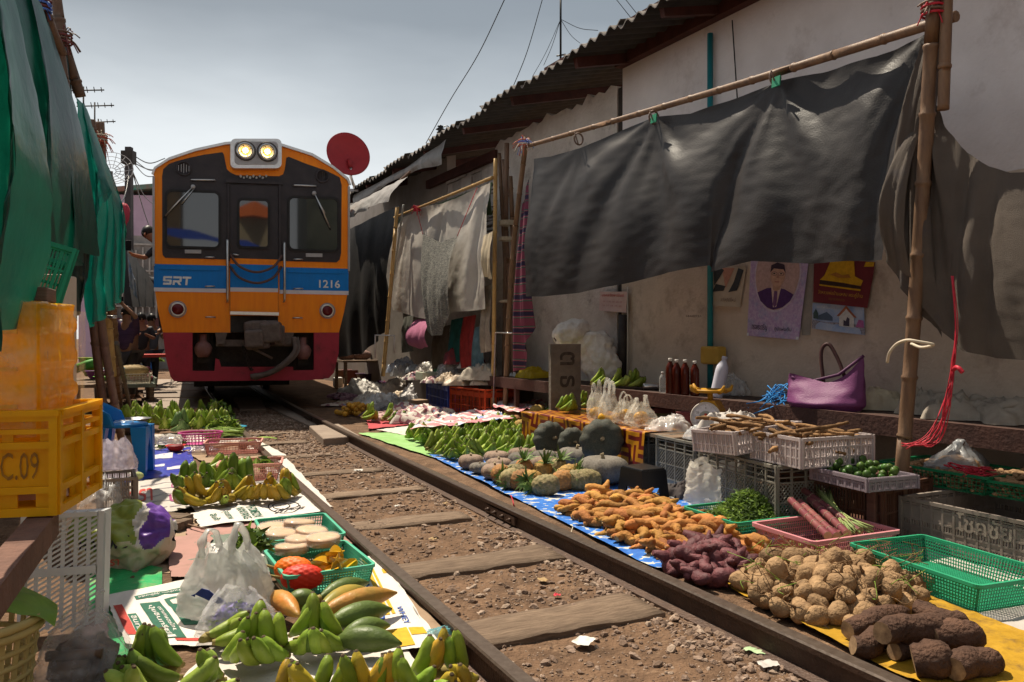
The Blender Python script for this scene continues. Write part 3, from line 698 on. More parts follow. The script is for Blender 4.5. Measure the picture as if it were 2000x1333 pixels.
for pts in([(.15,.5),(.3,.7),(.42,.9),(.3,.95),(.12,.95)],[(.6,.35),(.85,.4),(.95,.9),(.8,.95),(.72,.6)],[(.1,.35),(.45,.38),(.5,.5),(.2,.55)]):patch(t,at,pts,flat('poster_black',(.05,.055,.06)),.004)
patch(t,at,[(.35,.95),(.5,.45),(.7,.95)],flat('poster_pink',(.5,.25,.18)),.003);ptext(t,at,'สวัสดีปีใหม่',.4,.12,.85,.22,flat('faint_ink',(.25,.17,.12)))
t,at=poster([(1590,505),(1710,512),(1694,602),(1588,590)],'poster','dark red poster with a seated figure in yellow robes',M('poster_red',(.16,.025,.03),(.12,.02,.025),10,.5))
YR=flat('robe_yellow',(.6,.33,.015));patch(t,at,[(.12,.52),(.2,.63),(.3,.99),(.68,.99),(.72,.66),(.86,.58),(.84,.46),(.5,.5)],YR,.004,'robe')
patch(t,at,[(.12,.41),(.85,.39),(.84,.45),(.5,.49),(.13,.52)],flat('cushion',(.05,.025,.02)),.0055,'cushion');patch(t,at,[(.12,.39),(.85,.35),(.85,.39),(.12,.42)],YR,.0055,'cushion_edge')
patch(t,at,[(.3,.66),(.4,.72),(.52,.66),(.62,.7),(.66,.62),(.45,.6)],flat('fold',(.4,.17,.03)),.006,'fold');patch(t,at,[(.84,.88),(.99,.9),(.99,.99),(.86,.99)],YR,.004)
ptext(t,at,'วัดหลวงพ่อบ้านแหลม พระคู่บ้าน',.1,.18,.9,.3,GOLDI);ptext(t,at,'สมุทรสงคราม',.32,.07,.62,.14,flat('dull_gold',(.28,.13,.03)))
t,at=poster([(1587,592),(1687,599),(1690,655),(1586,642)],'poster','small poster of a white temple under blue sky',M('poster_sky',(.2,.3,.52),(.42,.46,.55),9,.5))
patch(t,at,[(0,.02),(1,.02),(1,.3),(.7,.38),(.3,.3),(0,.35)],M('poster_garden',(.4,.36,.4),(.1,.12,.15),60,.6),.003);patch(t,at,[(.1,.5),(.3,.7),(.42,.52),(.42,.38),(.1,.38)],flat('poster_hill',(.09,.13,.2)),.004)
patch(t,at,[(.55,.22),(.55,.6),(.68,.95),(.82,.6),(.82,.22)],flat('temple_white',(.62,.6,.58)),.005,'temple');patch(t,at,[(.5,.58),(.68,.99),(.87,.58),(.82,.58),(.68,.86),(.55,.58)],flat('temple_roof',(.35,.12,.06)),.006,'temple_roof')
patch(t,at,[(.63,.25),(.63,.52),(.68,.6),(.74,.52),(.74,.25)],flat('temple_door',(.06,.05,.08)),.0065);patch(t,at,[(.03,.4),(.03,.6),(.08,.8),(.13,.6),(.13,.4)],flat('stupa',(.06,.1,.1)),.005);patch(t,at,[(.85,.25),(.99,.25),(.99,.5),(.9,.52)],flat('bougainvillea',(.4,.12,.3)),.005)
ptext(t,at,'ขอให้โชคดี',.1,.82,.45,.93,flat('pale_ink',(.6,.6,.62)))
t,at=poster([(1172,570),(1225,570),(1223,611),(1170,607)],'calendar','pale pink paper calendar hanging under the black tarpaulin edge',M('calendar_paper',(.62,.44,.4),(.55,.38,.35),14,.7),NW-.06)
ptext(t,at,'มงคลชัยพาณิชย์',.1,.75,.9,.9,INKR);ptext(t,at,'09  1  02  03  04  05',.15,.45,.85,.53,flat('pink_ink',(.5,.2,.2)));ptext(t,at,'16  17  18  19  20',.15,.25,.85,.33,flat('pink_ink',(.5,.2,.2)))
hw=text_mesh('0-8-4-4217 ร.ก.',.09);[setattr(v,'co',PN(1336+(v.co.x+.35)*55,618-v.co.y*70,NW-.018))for v in hw.vertices];hw.materials.clear();hw.materials.append(INK);o=link('wall_scribble',hw,bld);o.matrix_parent_inverse=Matrix.Rotation(-TH28,4,'Z')

# ---------------- big black tarpaulin on its bamboo frame
def bamboo(path,r,mat,nm='bamboo_pole',label=None,grp=None,node=.38,par=None,n=9):
    path=[Vector(p)for p in path]
    pts=bez(path,10)if len(path)>2 else[path[0].lerp(path[1],i/24)for i in range(25)]
    L=sum((pts[i+1]-pts[i]).length for i in range(len(pts)-1));out_=[];rad=[];acc=0;nxt=node*.6
    r0,r1=r if hasattr(r,'__len__')else(r,r)
    for i in range(len(pts)-1):
        a,b=pts[i],pts[i+1];d=(b-a).length
        out_.append(a);rad.append(r0+(r1-r0)*acc/L)
        while nxt<acc+d:
            rq=r0+(r1-r0)*nxt/L
            for e,k in((-.018,1.0),(-.006,1.16),(.004,1.16),(.014,.98)):
                out_.append(a.lerp(b,(nxt-acc+e)/d));rad.append(rq*k)
            nxt+=node*rr(.85,1.1)
        acc+=d
    out_.append(pts[-1]);rad.append(r1)
    base=path[0].copy()if par is None else Vector()
    o=MB().tube([p-base for p in out_],rad,n).build(nm,mat,par);o.location=base
    if label:tag(o,label,'pole',grp)
    return o
NT=4.2
bamboo([PN(1026,287,NT+.06),PN(1420,172,NT-.0),PN(1868,32,NT-.1)],(.022,.03),BAMBOO,label='long horizontal bamboo pole carrying the black tarpaulin')
base=P(1750,1058,.06);top=PN(1826,-25,3.95)
bamboo([base,base.lerp(top,.5)+N*.02,top],(.038,.038),BAMBOO,label='thick brown bamboo upright in front of the grey crate')
bamboo([PN(1842,215,3.98),PN(1850,-30,3.98)],(.03,.03),BAMBOO,label='short bamboo piece tied behind the thick upright top',grp=None)
bamboo([G(4.72,nsof(PN(985,700,4.72))[1],.1),PN(1000,520,4.6),PN(1028,268,4.5)],(.034,.03),BAMBOO,label='leaning brown bamboo pole at the left end of the black tarpaulin')
def fold_sheet(name,label,cat,top,bot,n,mat,amp,seed,attach=(),nu=60,nv=36,back=0.,freq=9,swell=.05,mats=None,mf=None,rag=0):
    """cloth hung between a top line and a bottom line of photo points on the upright plane n"""
    def lin(pts,u):
        for a,b in zip(pts,pts[1:]):
            if u<=b[0]:k=(u-a[0])/(b[0]-a[0]);return(a[1]+(b[1]-a[1])*k,a[2]+(b[2]-a[2])*k)
        return pts[-1][1:]
    def pt(u,v):
        tx,ty=lin(top,u);bx,by=lin(bot,u);by+=rag*nz1(u*23,seed)
        p=PN(tx+(bx-tx)*v,ty+(by-ty)*v,n)
        d=swell*sin(v*2.6)+.022*nz1(u*4,v*1.2,seed)+.010*nz1(u*14,v*4,seed+3)+.003*nz1(u*36,v*22,seed+9)-.008*v*v*abs(nz1(u*11+.5*nz1(u*5,v*5,seed),v*7,seed+12))-.003*abs(nz1(u*27,v*17,seed+14))
        d+=amp*sin(freq*2*pi*(u+.05*nz1(u*4,v*2.3,seed)))*(.25+.75*v)*(.5+nz1(u*3,v*1.3,seed+5))
        for(au,k)in attach:
            dx=(u-au)*4.2;r=hypot(dx,v);an=atan2(dx,v+.02)
            d+=k*amp*(.62*sin(an*7+seed+1.3*nz1(r*2,an))+.22*sin(an*13+seed*2+nz1(r*3,an,4)))*min(1,r*2.2)*exp(-r*.8)
        return p-N*(d+back*v)
    b=MB();b.grid(pt,nu,nv,mf=mf)
    o=b.build(name,mats or mat);tag(o,label,cat);return o,pt
TARPB=M('black_tarpaulin',(.022,.019,.019),(.034,.029,.028),3,.48,.2,90,dirt=(.085,.066,.055),dsc=3.5,dth=.62,spec=.32)
o,tarp_pt=fold_sheet('tarpaulin','large black plastic tarpaulin sagging in folds below the bamboo pole','tarpaulin',
    [(0,1040,310),(.06,1075,306),(.12,1130,290),(.2,1185,265),(.3,1278,228),(.4,1345,222),(.5,1420,196),(.62,1518,158),(.72,1600,142),(.86,1712,110),(1,1810,66)],
    [(0,1048,580),(.1,1080,580),(.22,1150,573),(.3,1240,556),(.42,1330,534),(.5,1412,520),(.56,1412,533),(.64,1500,512),(.76,1608,517),(.86,1680,512),(1,1752,510)],NT,TARPB,.05,2,
    attach=((.12,.5),(.3,1),(.62,1),(1,.8)),nu=150,nv=80,back=.1,freq=5)
for px,py in((1130,262),(1277,220),(1514,142)):
    MB_=MB().tube([PN(px,py+10,NT)+N*(.05*cos(a))+Vector((0,0,.055*sin(a)))for a in[2*pi*i/14 for i in range(14)]],.009,5,closed=True)
    MB_.tube([PN(px,py+22,NT-.05),PN(px-8,py-4,NT-.1)],.006,5)
    tag(MB_.build('tie_cord',M('dark_cord',(.2,.13,.1),(.12,.08,.06),20)),'dark cord tying the black tarpaulin to the pole','cord','cords tying the black tarpaulin')
for px,py in((1277,232),(1516,160)):
    o=MB().box((0,0,0),(.01,.07,.07)).build('tarp_patch',M('green_patch',(.03,.25,.14)));o.location=PN(px,py,NT-.06);o.rotation_euler=(0,.1,TH28);tag(o,'small green patch at a hanging corner of the black tarpaulin','patch','green patches on the tarpaulin')
# brown net cloth right of the upright
NET=M('brown_net',(.115,.093,.077),(.08,.065,.055),3,.85,.6,300,dirt=(.05,.05,.075),dsc=2.2,dth=.58,trans=.05)
fold_sheet('net_cloth','brown woven net cloth slung at the right edge of the picture','cloth',
    [(0,1822,195),(.12,1846,250),(.3,1885,298),(.5,1930,325),(.7,1975,338),(1,2300,330)],[(0,1780,560),(.2,1845,650),(.4,1890,685),(.6,1950,700),(1,2300,720)],4.05,NET,.05,6,attach=((0,1.3),),nu=70,nv=50,freq=3)
fold_sheet('net_cloth','dark strip of net cloth hanging behind the thick bamboo upright','cloth',
    [(0,1800,85),(1,1838,90)],[(0,1742,512),(.5,1790,590),(1,1850,660)],4.1,NET,.06,11,nu=24,nv=50,freq=2,attach=((.5,.6),),swell=.1)
fold_sheet('net_cloth','folded brown net flap bulging left of the thick bamboo upright','cloth',
    [(0,1768,265),(1,1800,250)],[(0,1745,480),(.5,1760,520),(1,1800,545)],4.02,NET,.04,15,nu=14,nv=30,freq=1.5,swell=.16)
# red cords hanging through the net
rc=MB()
for i in range(11):
    j=lambda k:Vector((rr(-1,1),rr(-1,1),rr(-.5,.5)))*k
    rc.tube(bez([PN(1860,540,3.95)+j(.005),PN(1868,640,3.93)+j(.008),PN(1860,715,3.9)+j(.012),PN(1848,790,3.85)+j(.02),PN(1815,855,3.8)+j(.06),PN(1772,868,3.75)+j(.06)],5),.0026,4)
rc.tube(bez([PN(1862,722,3.9),PN(1870,718,3.85),PN(1880,728,3.85)]),.012,5)
tag(rc.build('red_cord_bundle',REDCORD),'bundle of red plastic cords hanging from the net cloth','cord')
o=MB().tube(bez([PN(1733,708,3.78),PN(1738,688,3.75),PN(1752,672,3.75),PN(1772,665,3.72),PN(1795,668,3.74),PN(1823,674,3.8),PN(1800,679,3.85),PN(1780,672,3.9)]),.008,6).build('tie_cord',M('cream_cord',(.55,.47,.36)));tag(o,'cream cord looped round the thick bamboo upright','cord')
def frayknot(p,k,mat,seed,label,n=26):
    r_=random.Random(seed);b=MB()
    for i in range(n):
        d=Vector((r_.gauss(0,1),r_.gauss(0,1),r_.gauss(-.2,1))).normalized()
        b.tube(bez([d*.01,d*k*.6+Vector((0,0,.01)),d*k+Vector((0,0,-.3*k))],4),.004,4,mi=i%len(mat))
    for i in range(4):b.tube([Vector((cos(a)*.055,sin(a)*.055,.02*i-.03))for a in[2*pi*q/12 for q in range(12)]],.007,5,closed=True,mi=i%len(mat))
    o=b.build('rope_knot',mat);o.location=p;tag(o,label,'knot')
frayknot(PN(1022,280,NT),.12,[M('red_string',(.45,.1,.06)),M('pale_string',(.6,.5,.42)),M('blue_string',(.1,.2,.6))],3,'frayed red and blue string knot at left end of the tarpaulin pole')
frayknot(PN(1822,18,3.95),.09,[REDCORD,M('brown_string',(.16,.1,.07))],4,'red string knot near the top of the thick bamboo upright')
# ================================================================== MIDDLE-DISTANCE FRAMES AND CLOTHS, RIGHT SIDE
NP=4.55
bamboo([PN(770,425,NP),PN(870,385,NP),PN(962,347,NP)],(.018,.022),BAMBOOY,label='horizontal pale bamboo pole carrying the white sheet')
bamboo([G(4.72,sN(963,4.72),.1),PN(968,310,4.6)],(.03,.026),BAMBOOY,label='pale yellow bamboo upright at right end of the white sheet')
bamboo([PN(748,735,4.3),PN(760,600,4.35),PN(776,405,4.45)],(.034,.03),BAMBOOY,label='pale bamboo upright at left end of the white sheet')
for i,(a,c,r_)in enumerate((((985,740),(990,280),.034),((998,735),(975,300),.026),((1003,735),(983,312),.024),((1012,735),(997,345),.03))):
    bamboo([PN(*a,5.0),PN(*c,4.95)],r_,BAMBOO if i%2 else BAMBOOD,label='old grey bamboo pole in the bundle leaning between white sheet and tarpaulin',grp='bundle of bamboo poles')
for y,n_ in((440,3),(470,2),(590,1)):
    o=MB();
    for q in range(n_+1):o.tube([PN(992,y,4.9)+N*(.12*cos(a))+D*(.1*sin(a))+Vector((0,0,.016*q))for a in[2*pi*i/14 for i in range(14)]],.008,5,closed=True)
    tag(o.build('rope_binding',ROPE),'rope binding round the bundle of bamboo poles','rope','rope bindings on the pole bundle')
SHEET=M('white_sheet',(.56,.52,.47),(.46,.42,.375),3,.55,.3,20,dirt=(.3,.26,.2),dsc=3,dth=.6,trans=.12)
fold_sheet('sheet','dirty white plastic sheet hung on a bamboo frame beyond the tarpaulin','sheet',
    [(0,782,425),(.15,800,420),(.3,828,403),(.45,862,398),(.6,890,388),(.8,930,368),(1,958,357)],
    [(0,756,540),(.06,770,606),(.3,810,618),(.45,840,625),(.6,872,640),(.7,885,610),(.85,920,608),(1,950,604)],NP+.05,SHEET,.03,21,attach=((.15,.8),(.5,1),(.95,1)),nu=80,nv=50,freq=4)
fold_sheet('sheet_lining','green backing cloth showing along the edge of the white sheet','cloth',
    [(0,780,428),(1,962,356)],[(0,784,440),(1,966,420)],NP+.22,M('green_cloth',(.05,.09,.03),(.04,.07,.03),8),.01,22,nu=30,nv=4)
# net hammock bundle
HAM=M('net_weave',(.30,.29,.25),(.075,.075,.075),10,.8,.8,160,stretch=(2,2,9),det=2)
fold_sheet('net_bundle','grey knotted net hanging like a hammock in front of the white sheet','net',
    [(0,826,458),(.5,860,474),(1,893,462)],[(0,842,640),(.3,848,656),(.6,868,655),(1,885,610)],NP-.1,HAM,.02,23,nu=30,nv=60,freq=3,swell=.1)
for a,e in(((812,405),(826,458)),((932,367),(893,462))):
    tag(MB().tube([PN(*a,NP-.05),PN(*e,NP-.08)],.005,5).build('red_string',REDCORD),'red string holding a top corner of the grey net','string','strings of the grey net')
frayknot(PN(814,408,NP-.03),.1,[REDCORD],9,'red string knot on the pale horizontal bamboo pole',14)
fold_sheet('rag','pale torn rag hanging on the yellow bamboo upright','rag',[(0,944,462),(1,962,452)],[(0,948,540),(1,964,546)],4.5,M('cream_rag',(.5,.42,.3),(.42,.33,.22),9,.8),.03,24,nu=12,nv=20,freq=1.5)
# striped cloth
def stripe_mat():
    m=M('striped_cloth',(.2,.05,.08),(.16,.04,.07),9,.85);t=m.node_tree;b=t.nodes['Principled BSDF']
    w=t.nodes.new('ShaderNodeTexWave');w.bands_direction='Z';w.inputs['Scale'].default_value=1.6;w.inputs['Distortion'].default_value=.6
    rp=t.nodes.new('ShaderNodeValToRGB');cr=rp.color_ramp;cr.interpolation='CONSTANT'
    cr.elements[0].color=(.18,.04,.07,1);cr.elements[1].position=.45;cr.elements[1].color=(.012,.075,.055,1)
    for p,c in((.62,(.3,.2,.18,1)),(.68,(.2,.05,.08,1)),(.85,(.03,.02,.05,1))):e=cr.elements.new(p);e.color=c
    q=t.nodes.new('ShaderNodeTexCoord');t.links.new(q.outputs['Object'],w.inputs['Vector']);t.links.new(w.outputs['Fac'],rp.inputs[0]);t.links.new(rp.outputs[0],b.inputs['Base Color']);return m
fold_sheet('striped_cloth','maroon and green striped cloth hanging at left edge of black tarpaulin','cloth',
    [(0,1020,410),(1,1032,350)],[(0,1012,728),(.5,1030,720),(1,1050,640)],4.6,stripe_mat(),.06,31,nu=20,nv=60,freq=1.6,swell=.08)
# grey awning sheets farther on
AWN=M('grey_awning',(.22,.21,.2),(.3,.28,.27),2.5,.55,.4,25,dirt=(.1,.095,.09),dsc=4,dth=.5,trans=.1)
fold_sheet('awning','grey plastic awning strip tied below the eave just right of the train','awning',
    [(0,676,405),(.4,712,388),(.75,760,362),(1,797,345)],[(0,676,455),(.4,715,428),(.8,772,402),(1,795,396)],3.9,AWN,.07,41,nu=50,nv=16,freq=6,back=.25)
fold_sheet('awning','upper grey plastic flap hanging from the roof edge beside the satellite dish','awning',
    [(0,690,382),(.5,790,330),(1,872,272)],[(0,700,410),(.3,740,372),(.6,812,334),(1,866,322)],4.6,AWN,.03,43,nu=40,nv=14,freq=3)
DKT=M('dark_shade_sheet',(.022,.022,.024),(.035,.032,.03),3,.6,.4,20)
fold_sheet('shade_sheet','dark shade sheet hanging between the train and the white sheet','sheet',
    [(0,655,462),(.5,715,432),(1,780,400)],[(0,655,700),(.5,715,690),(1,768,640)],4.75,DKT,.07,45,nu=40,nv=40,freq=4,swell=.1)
bamboo([PN(760,372,4.4),PN(801,336,4.4)],.02,BAMBOOD,label='short dark pole stub at the end of grey awning')
bamboo([PN(755,640,4.45),PN(788,400,4.5)],.016,M('grey_pipe',(.3,.3,.28)),nm='metal_pole',label='thin grey pole beside the left bamboo upright')
# satellite dish
dish=TH('satellite_dish','red satellite dish above the roof edge beside the train','dish',PY(677,305,15.5),R(20))
DR=M('dish_red',(.30,.02,.025),(.25,.018,.022),6,.5,dirt=(.14,.02,.02),dth=.65)
pr=[(.43*i/8,.11*(i/8)**2)for i in range(9)]
mt=Matrix.Rotation(R(80),4,'X')@Matrix.Rotation(R(10),4,'Y')
MB().lathe(pr+[(.435,.113)]+[(r_,z+.012)for r_,z in pr[::-1]],40,M=mt).build('reflector',DR,dish)
MB().tube([(.03,-.02,-.1),(.05,-.1,-.13),(.06,-.1,-.24)],.045,8).build('lnb_clamp',DR,dish)
MB().tube([(.06,-.08,-.12),(.07,-.08,-.42),(.12,-.05,-.55),(.2,.1,-.62)],.03,8).build('bracket',STEEL,dish)
tag(MB().bar(PY(700,372,15.3),PY(640,372,15.3),.05,.05).build('dish_mount',GREYP),'grey mount bar under the satellite dish on the roof edge','mount')
# antenna mast and wires
mast=TH('antenna_mast','thin black antenna mast with stay wires standing on the roof','antenna',PY(1095,110,9.5),0)
MB().tube([(0,0,-.2),(0,0,.9)],.014,6).build('pole',BLACK,mast)
for a in((1040,150),(1062,128),(1133,85),(1168,60)):
    v=PY(*a,9.8)-PY(1095,110,9.5);MB().tube(bez([Vector((0,0,.44)),Vector((0,0,.44)).lerp(v,.5)-Vector((0,0,.04)),v]),.004,4).build('stay_wire',BLACK,mast)
MB().tube([(-.05,0,.0),(.06,0,.02)],.01,5).build('clamp',BLACK,mast)
ww=MB().tube(bez([PY(832,280,14),PY(880,195,13),PY(935,105,12),PY(990,-10,11)]),.008,4).build('overhead_wire',BLACK);tag(ww,'black overhead wire rising from the roof past the mast','wire')
ww=MB().tube(bez([PY(1000,175,10),PY(1030,100,10),PY(1062,-10,10)]),.005,4).build('overhead_wire',BLACK);tag(ww,'thin wire rising left of the antenna mast','wire')
for x in(1198,1216):tag(MB().tube([PY(x,-8,9),PY(x+42,45,9)],.004,4).build('overhead_wire',BLACK),'thin wire slanting at the top right of the mast','wire','twin slanting wires')
ins=TH('insulator','small dark insulator standing on the roof edge left of the mast','insulator',PY(860,262,12.5),0)
MB().lathe([(.02,0),(.06,.02),(.03,.05),(.075,.07),(.03,.1),(.05,.12),(.01,.14)],12).build('body',BLACK,ins);MB().bar((-.05,0,-.03),(.14,0,-.02),.08,.06).build('bracket',BLACK,ins);MB().tube(bez([(.03,0,.1),(.12,0,.12),(.18,0,0)]),.008,5).build('lead_wire',BLACK,ins)
# ================================================================== BUILDERS FOR THE GOODS
# ---- bananas
def banana_mat(nm,c1,c2,rnd=.22,hue=.012):return M(nm,c1,c2,22,.45,.3,50,rnd=rnd,hue=hue,dirt=(.09,.06,.02),dsc=38,dth=.6,stretch=(1.6,.6,1))
BGREEN=banana_mat('banana_green',(.22,.30,.035),(.15,.23,.025));BDARK=banana_mat('banana_dark_green',(.09,.15,.02),(.12,.18,.025))
BYEL=banana_mat('banana_yellow',(.42,.27,.025),(.30,.23,.03),hue=.02);BPALE=banana_mat('banana_pale_green',(.33,.40,.08),(.22,.31,.045));BBLUE=banana_mat('banana_blue_green',(.16,.26,.10),(.12,.2,.07))
BTIP=M('banana_tip',(.045,.03,.018),(.09,.06,.03),30,.8);BSTEM=M('banana_stem',(.30,.24,.08),(.2,.15,.05),20,.7)
def banana_mesh(L,r,bend,mat,seed):
    b=MB();k=12;q=[];rad=[];p=Vector((0,0,0));T_=[0,.07,.15,.25,.36,.48,.6,.72,.83,.91,.965,1.0]
    for i,t in enumerate(T_):
        if i:p=p+Vector((0,cos(bend*(t+T_[i-1])/2),sin(bend*(t+T_[i-1])/2)))*(L*(t-T_[i-1]))
        q.append(p.copy());rad.append(r*(.42,.48,.72,.93,1.03,1.07,1.07,1.02,.88,.62,.34,.22)[i])
    b.tube(q,rad,6)
    for i in range(6):b.m[i]=2
    for i in range(len(b.f)-8,len(b.f)):b.m[i]=1
    me=b.mesh('banana',[mat,BTIP,BSTEM])
    for v in me.vertices:v.co+=Vector((.004*sin(v.co.y*25+seed),0,.0015*sin(v.co.y*55+seed)))
    return me
_ban={}
def bananas(mat,r=.019,L=.145):
    key=(mat.name,r)
    if key not in _ban:_ban[key]=[banana_mesh(L*k,r*f,bd,mat,i)for i,(k,bd,f)in enumerate(((1,1.0,1),(1.08,.8,.95),(.9,1.2,1.04),(1.0,.55,.98)))]
    return _ban[key]
def banana_hand(name,label,loc,rot,mats,n1=6,n2=5,group=None,scale=1.0,up=.75,spread=1.05,r=.019,seed=0,fallen=0.):
    rg=random.Random(seed);t=TH(name,label,'bananas',loc,rot if not hasattr(rot,'__len__')else rot,group)
    if hasattr(rot,'__len__'):t.rotation_euler=rot
    t.scale=(scale,)*3
    for row,n in((0,n1),(1,n2)):
        for i in range(n):
            f=0 if n==1 else(i/(n-1)*2-1)
            me=rg.choice(bananas(rg.choice(mats),r))
            az=-f*spread*.5+rg.uniform(-.12,.12);pitch=(up if row else up*.42)+rg.uniform(-.14,.14)-.18*abs(f)
            o=link('banana',me,t);k=rg.uniform(.9,1.1)
            o.location=(f*(n-1)*r*.98+rg.uniform(-.004,.004),-.014+.042*row-.03*(1-f*f)*(1-row),.02+.02*row+rg.uniform(0,.008))
            o.rotation_euler=(pitch,f*.28+rg.uniform(-.12,.12),az+pi);o.scale=(k*rg.uniform(.92,1.08),k,k)
    cb=MB().tube([(-.075,.02,.028),(-.02,.035,.035),(.02,.035,.035),(.075,.02,.028)],[.012,.018,.018,.012],6).build('crown',BSTEM,t)
    return t
# ---- crates and baskets from real bars
def basket(name,label,cat,loc,rot,w,l,h,mat,taper=.86,nx=16,ny=12,nzb=5,bar=.004,rim=.012,group=None,base=True,open_floor=True,corner=0.0,solid_bottom=0.):
    """perforated plastic tray: w along x, l along y; walls lean in to the base"""
    t=TH(name,label,cat,loc,rot,group)
    def side(a,b,k,nm): # a,b upper corners of one wall
        a=Vector(a);b=Vector(b);a0=Vector((a.x*taper,a.y*taper,0));b0=Vector((b.x*taper,b.y*taper,0));m=MB()
        for i in range(k+1):
            f=i/k;m.bar(a0.lerp(b0,f),a.lerp(b,f),bar*(1 if 0<i<k else 2.2+corner),bar*.8)
        for j in range(nzb+1):
            f=j/nzb;e=(a.lerp(b,.5)-Vector((0,0,h))).normalized()*.0015
            m.bar(a0.lerp(a,f)+e,b0.lerp(b,f)+e,bar*.8,bar)
        m.build(nm,mat,t)
    c=[(-w/2,-l/2,h),(w/2,-l/2,h),(w/2,l/2,h),(-w/2,l/2,h)]
    side(c[0],c[1],nx,'side_panel');side(c[1],c[2],ny,'side_panel');side(c[2],c[3],nx,'side_panel');side(c[3],c[0],ny,'side_panel')
    def rrect2(w_,l_,r_,k=4):
        q=[]
        for cx,cy,a in((w_/2-r_,l_/2-r_,0),(-w_/2+r_,l_/2-r_,90),(-w_/2+r_,-l_/2+r_,180),(w_/2-r_,-l_/2+r_,270)):
            for i in range(k+1):q.append((cx+r_*cos(R(a+90*i/k)),cy+r_*sin(R(a+90*i/k))))
        return q
    rm=MB();o_=rrect2(w+rim*2,l+rim*2,.03);i_=rrect2(w-.004,l-.004,.02);k=len(o_)
    rm.v=[(x,y,z)for z in(h-rim*.8,h+rim*.4)for q in(o_,i_)for x,y in q]
    for i in range(k):
        j=(i+1)%k;rm.f+=[[i,k+i,k+j,j],[2*k+i,2*k+j,3*k+j,3*k+i],[i,j,2*k+j,2*k+i],[k+i,3*k+i,3*k+j,k+j]];rm.m+=[0]*4;rm.sm+=[False]*4
    rm.build('rim',mat,t)
    m=MB()
    if open_floor:
        for i in range(nx*2//2+1):x=(-w/2+w*i/nx)*taper;m.box((x,0,.004),(bar,l*taper,bar))
        for j in range(ny+1):y=(-l/2+l*j/ny)*taper;m.box((0,y,.0055),(w*taper,bar,bar))
    else:m.box((0,0,.004),(w*taper,l*taper,.006))
    m.build('floor',mat,t)
    return t
def crate(name,label,loc,rot,w,l,h,mat,cols=8,group=None,rows=((0,.12,1),(.12,.42,0),(.42,.72,0),(.72,1,2)),xl=4,lattice=True,thick=.012,sides=(0,1,2,3),handle=False):
    """stacking crate; wall fields filled with diagonal lattice or slots"""
    t=TH(name,label,'crate',loc,rot,group)
    for sd in sides:
        W_=w if sd%2==0 else l;n_=cols if sd%2==0 else max(2,round(cols*l/w));m=MB()
        for i in range(n_+1):m.box((-W_/2+W_*i/n_,0,h/2),(.012 if 0<i<n_ else .026,thick,h))
        for f0,f1,kind in rows:
            z0,z1=f0*h,f1*h;m.box((0,.001,z0+.005),(W_,thick*.9,.01))
            for i in range(n_):
                x0,x1=-W_/2+W_*i/n_,-W_/2+W_*(i+1)/n_
                if kind==0 and lattice:
                    k=xl
                    for q in range(-k,k):
                        for sg in(1,-1):
                            # diagonal pieces clipped to the field
                            a,b=(q/k,0.),(q/k+1,1.)
                            a2=(0,-q/k)if q<0 else a;b2=(1,1-q/k)if q>0 else b
                            xa,xb=(a2[0],b2[0])if sg>0 else(1-a2[0],1-b2[0])
                            if abs(xa-xb)<.12:continue
                            m.bar((x0+(x1-x0)*xa,-.001*sg,z0+(z1-z0)*a2[1]),(x0+(x1-x0)*xb,-.001*sg,z0+(z1-z0)*b2[1]),.004,.005)
                elif kind==1:m.box(((x0+x1)/2,.002,(z0+z1)/2),(x1-x0,thick*.4,z1-z0))
                elif kind==2:
                    for q in range(1,3):m.box(((x0+x1)/2,.0,z0+(z1-z0)*q/3),(x1-x0,.006,.007))
                elif kind==3:
                    for q in range(1,xl):m.box((x0+(x1-x0)*q/xl,0,(z0+z1)/2),(.006,.007,z1-z0))
        m.box((0,0,h-.009),(W_+.01,thick*1.7,.018))
        o=m.build('side_panel',mat,t);y=(l if sd%2==0 else w)/2-.003*(sd%2)
        o.location=(0,-y,0)if sd==0 else(y,0,0)if sd==1 else(0,y,0)if sd==2 else(-y,0,0);o.rotation_euler=(0,0,(0,pi/2,pi,-pi/2)[sd])
    MB().box((0,0,.012),(w-.02,l-.02,.008)).build('floor',mat,t)
    return t
# ---- heaps: height field so that each piece rests on those below
class Heap:
    def __init__(s,cell=.02):s.h={};s.c=cell
    def at(s,x,y,rad):
        k=max(1,int(rad/s.c));i0,j0=int(x/s.c),int(y/s.c);v=[s.h.get((i0+i,j0+j),0)for i in range(-k,k+1)for j in range(-k,k+1)]
        v.sort();return v[int(len(v)*.7)]
    def put(s,x,y,rad,z):
        k=max(1,int(rad/s.c));i0,j0=int(x/s.c),int(y/s.c)
        for i in range(-k,k+1):
            for j in range(-k,k+1):
                q=(i*i+j*j)**.5/(k+.5)
                if q<=1:s.h[(i0+i,j0+j)]=max(s.h.get((i0+i,j0+j),0),z*(1-.25*q*q))
def inpoly(p,poly):
    x,y=p;r=False
    for i in range(len(poly)):
        (x0,y0),(x1,y1)=poly[i],poly[i-1]
        if(y0>y)!=(y1>y)and x<(x1-x0)*(y-y0)/(y1-y0)+x0:r=not r
    return r
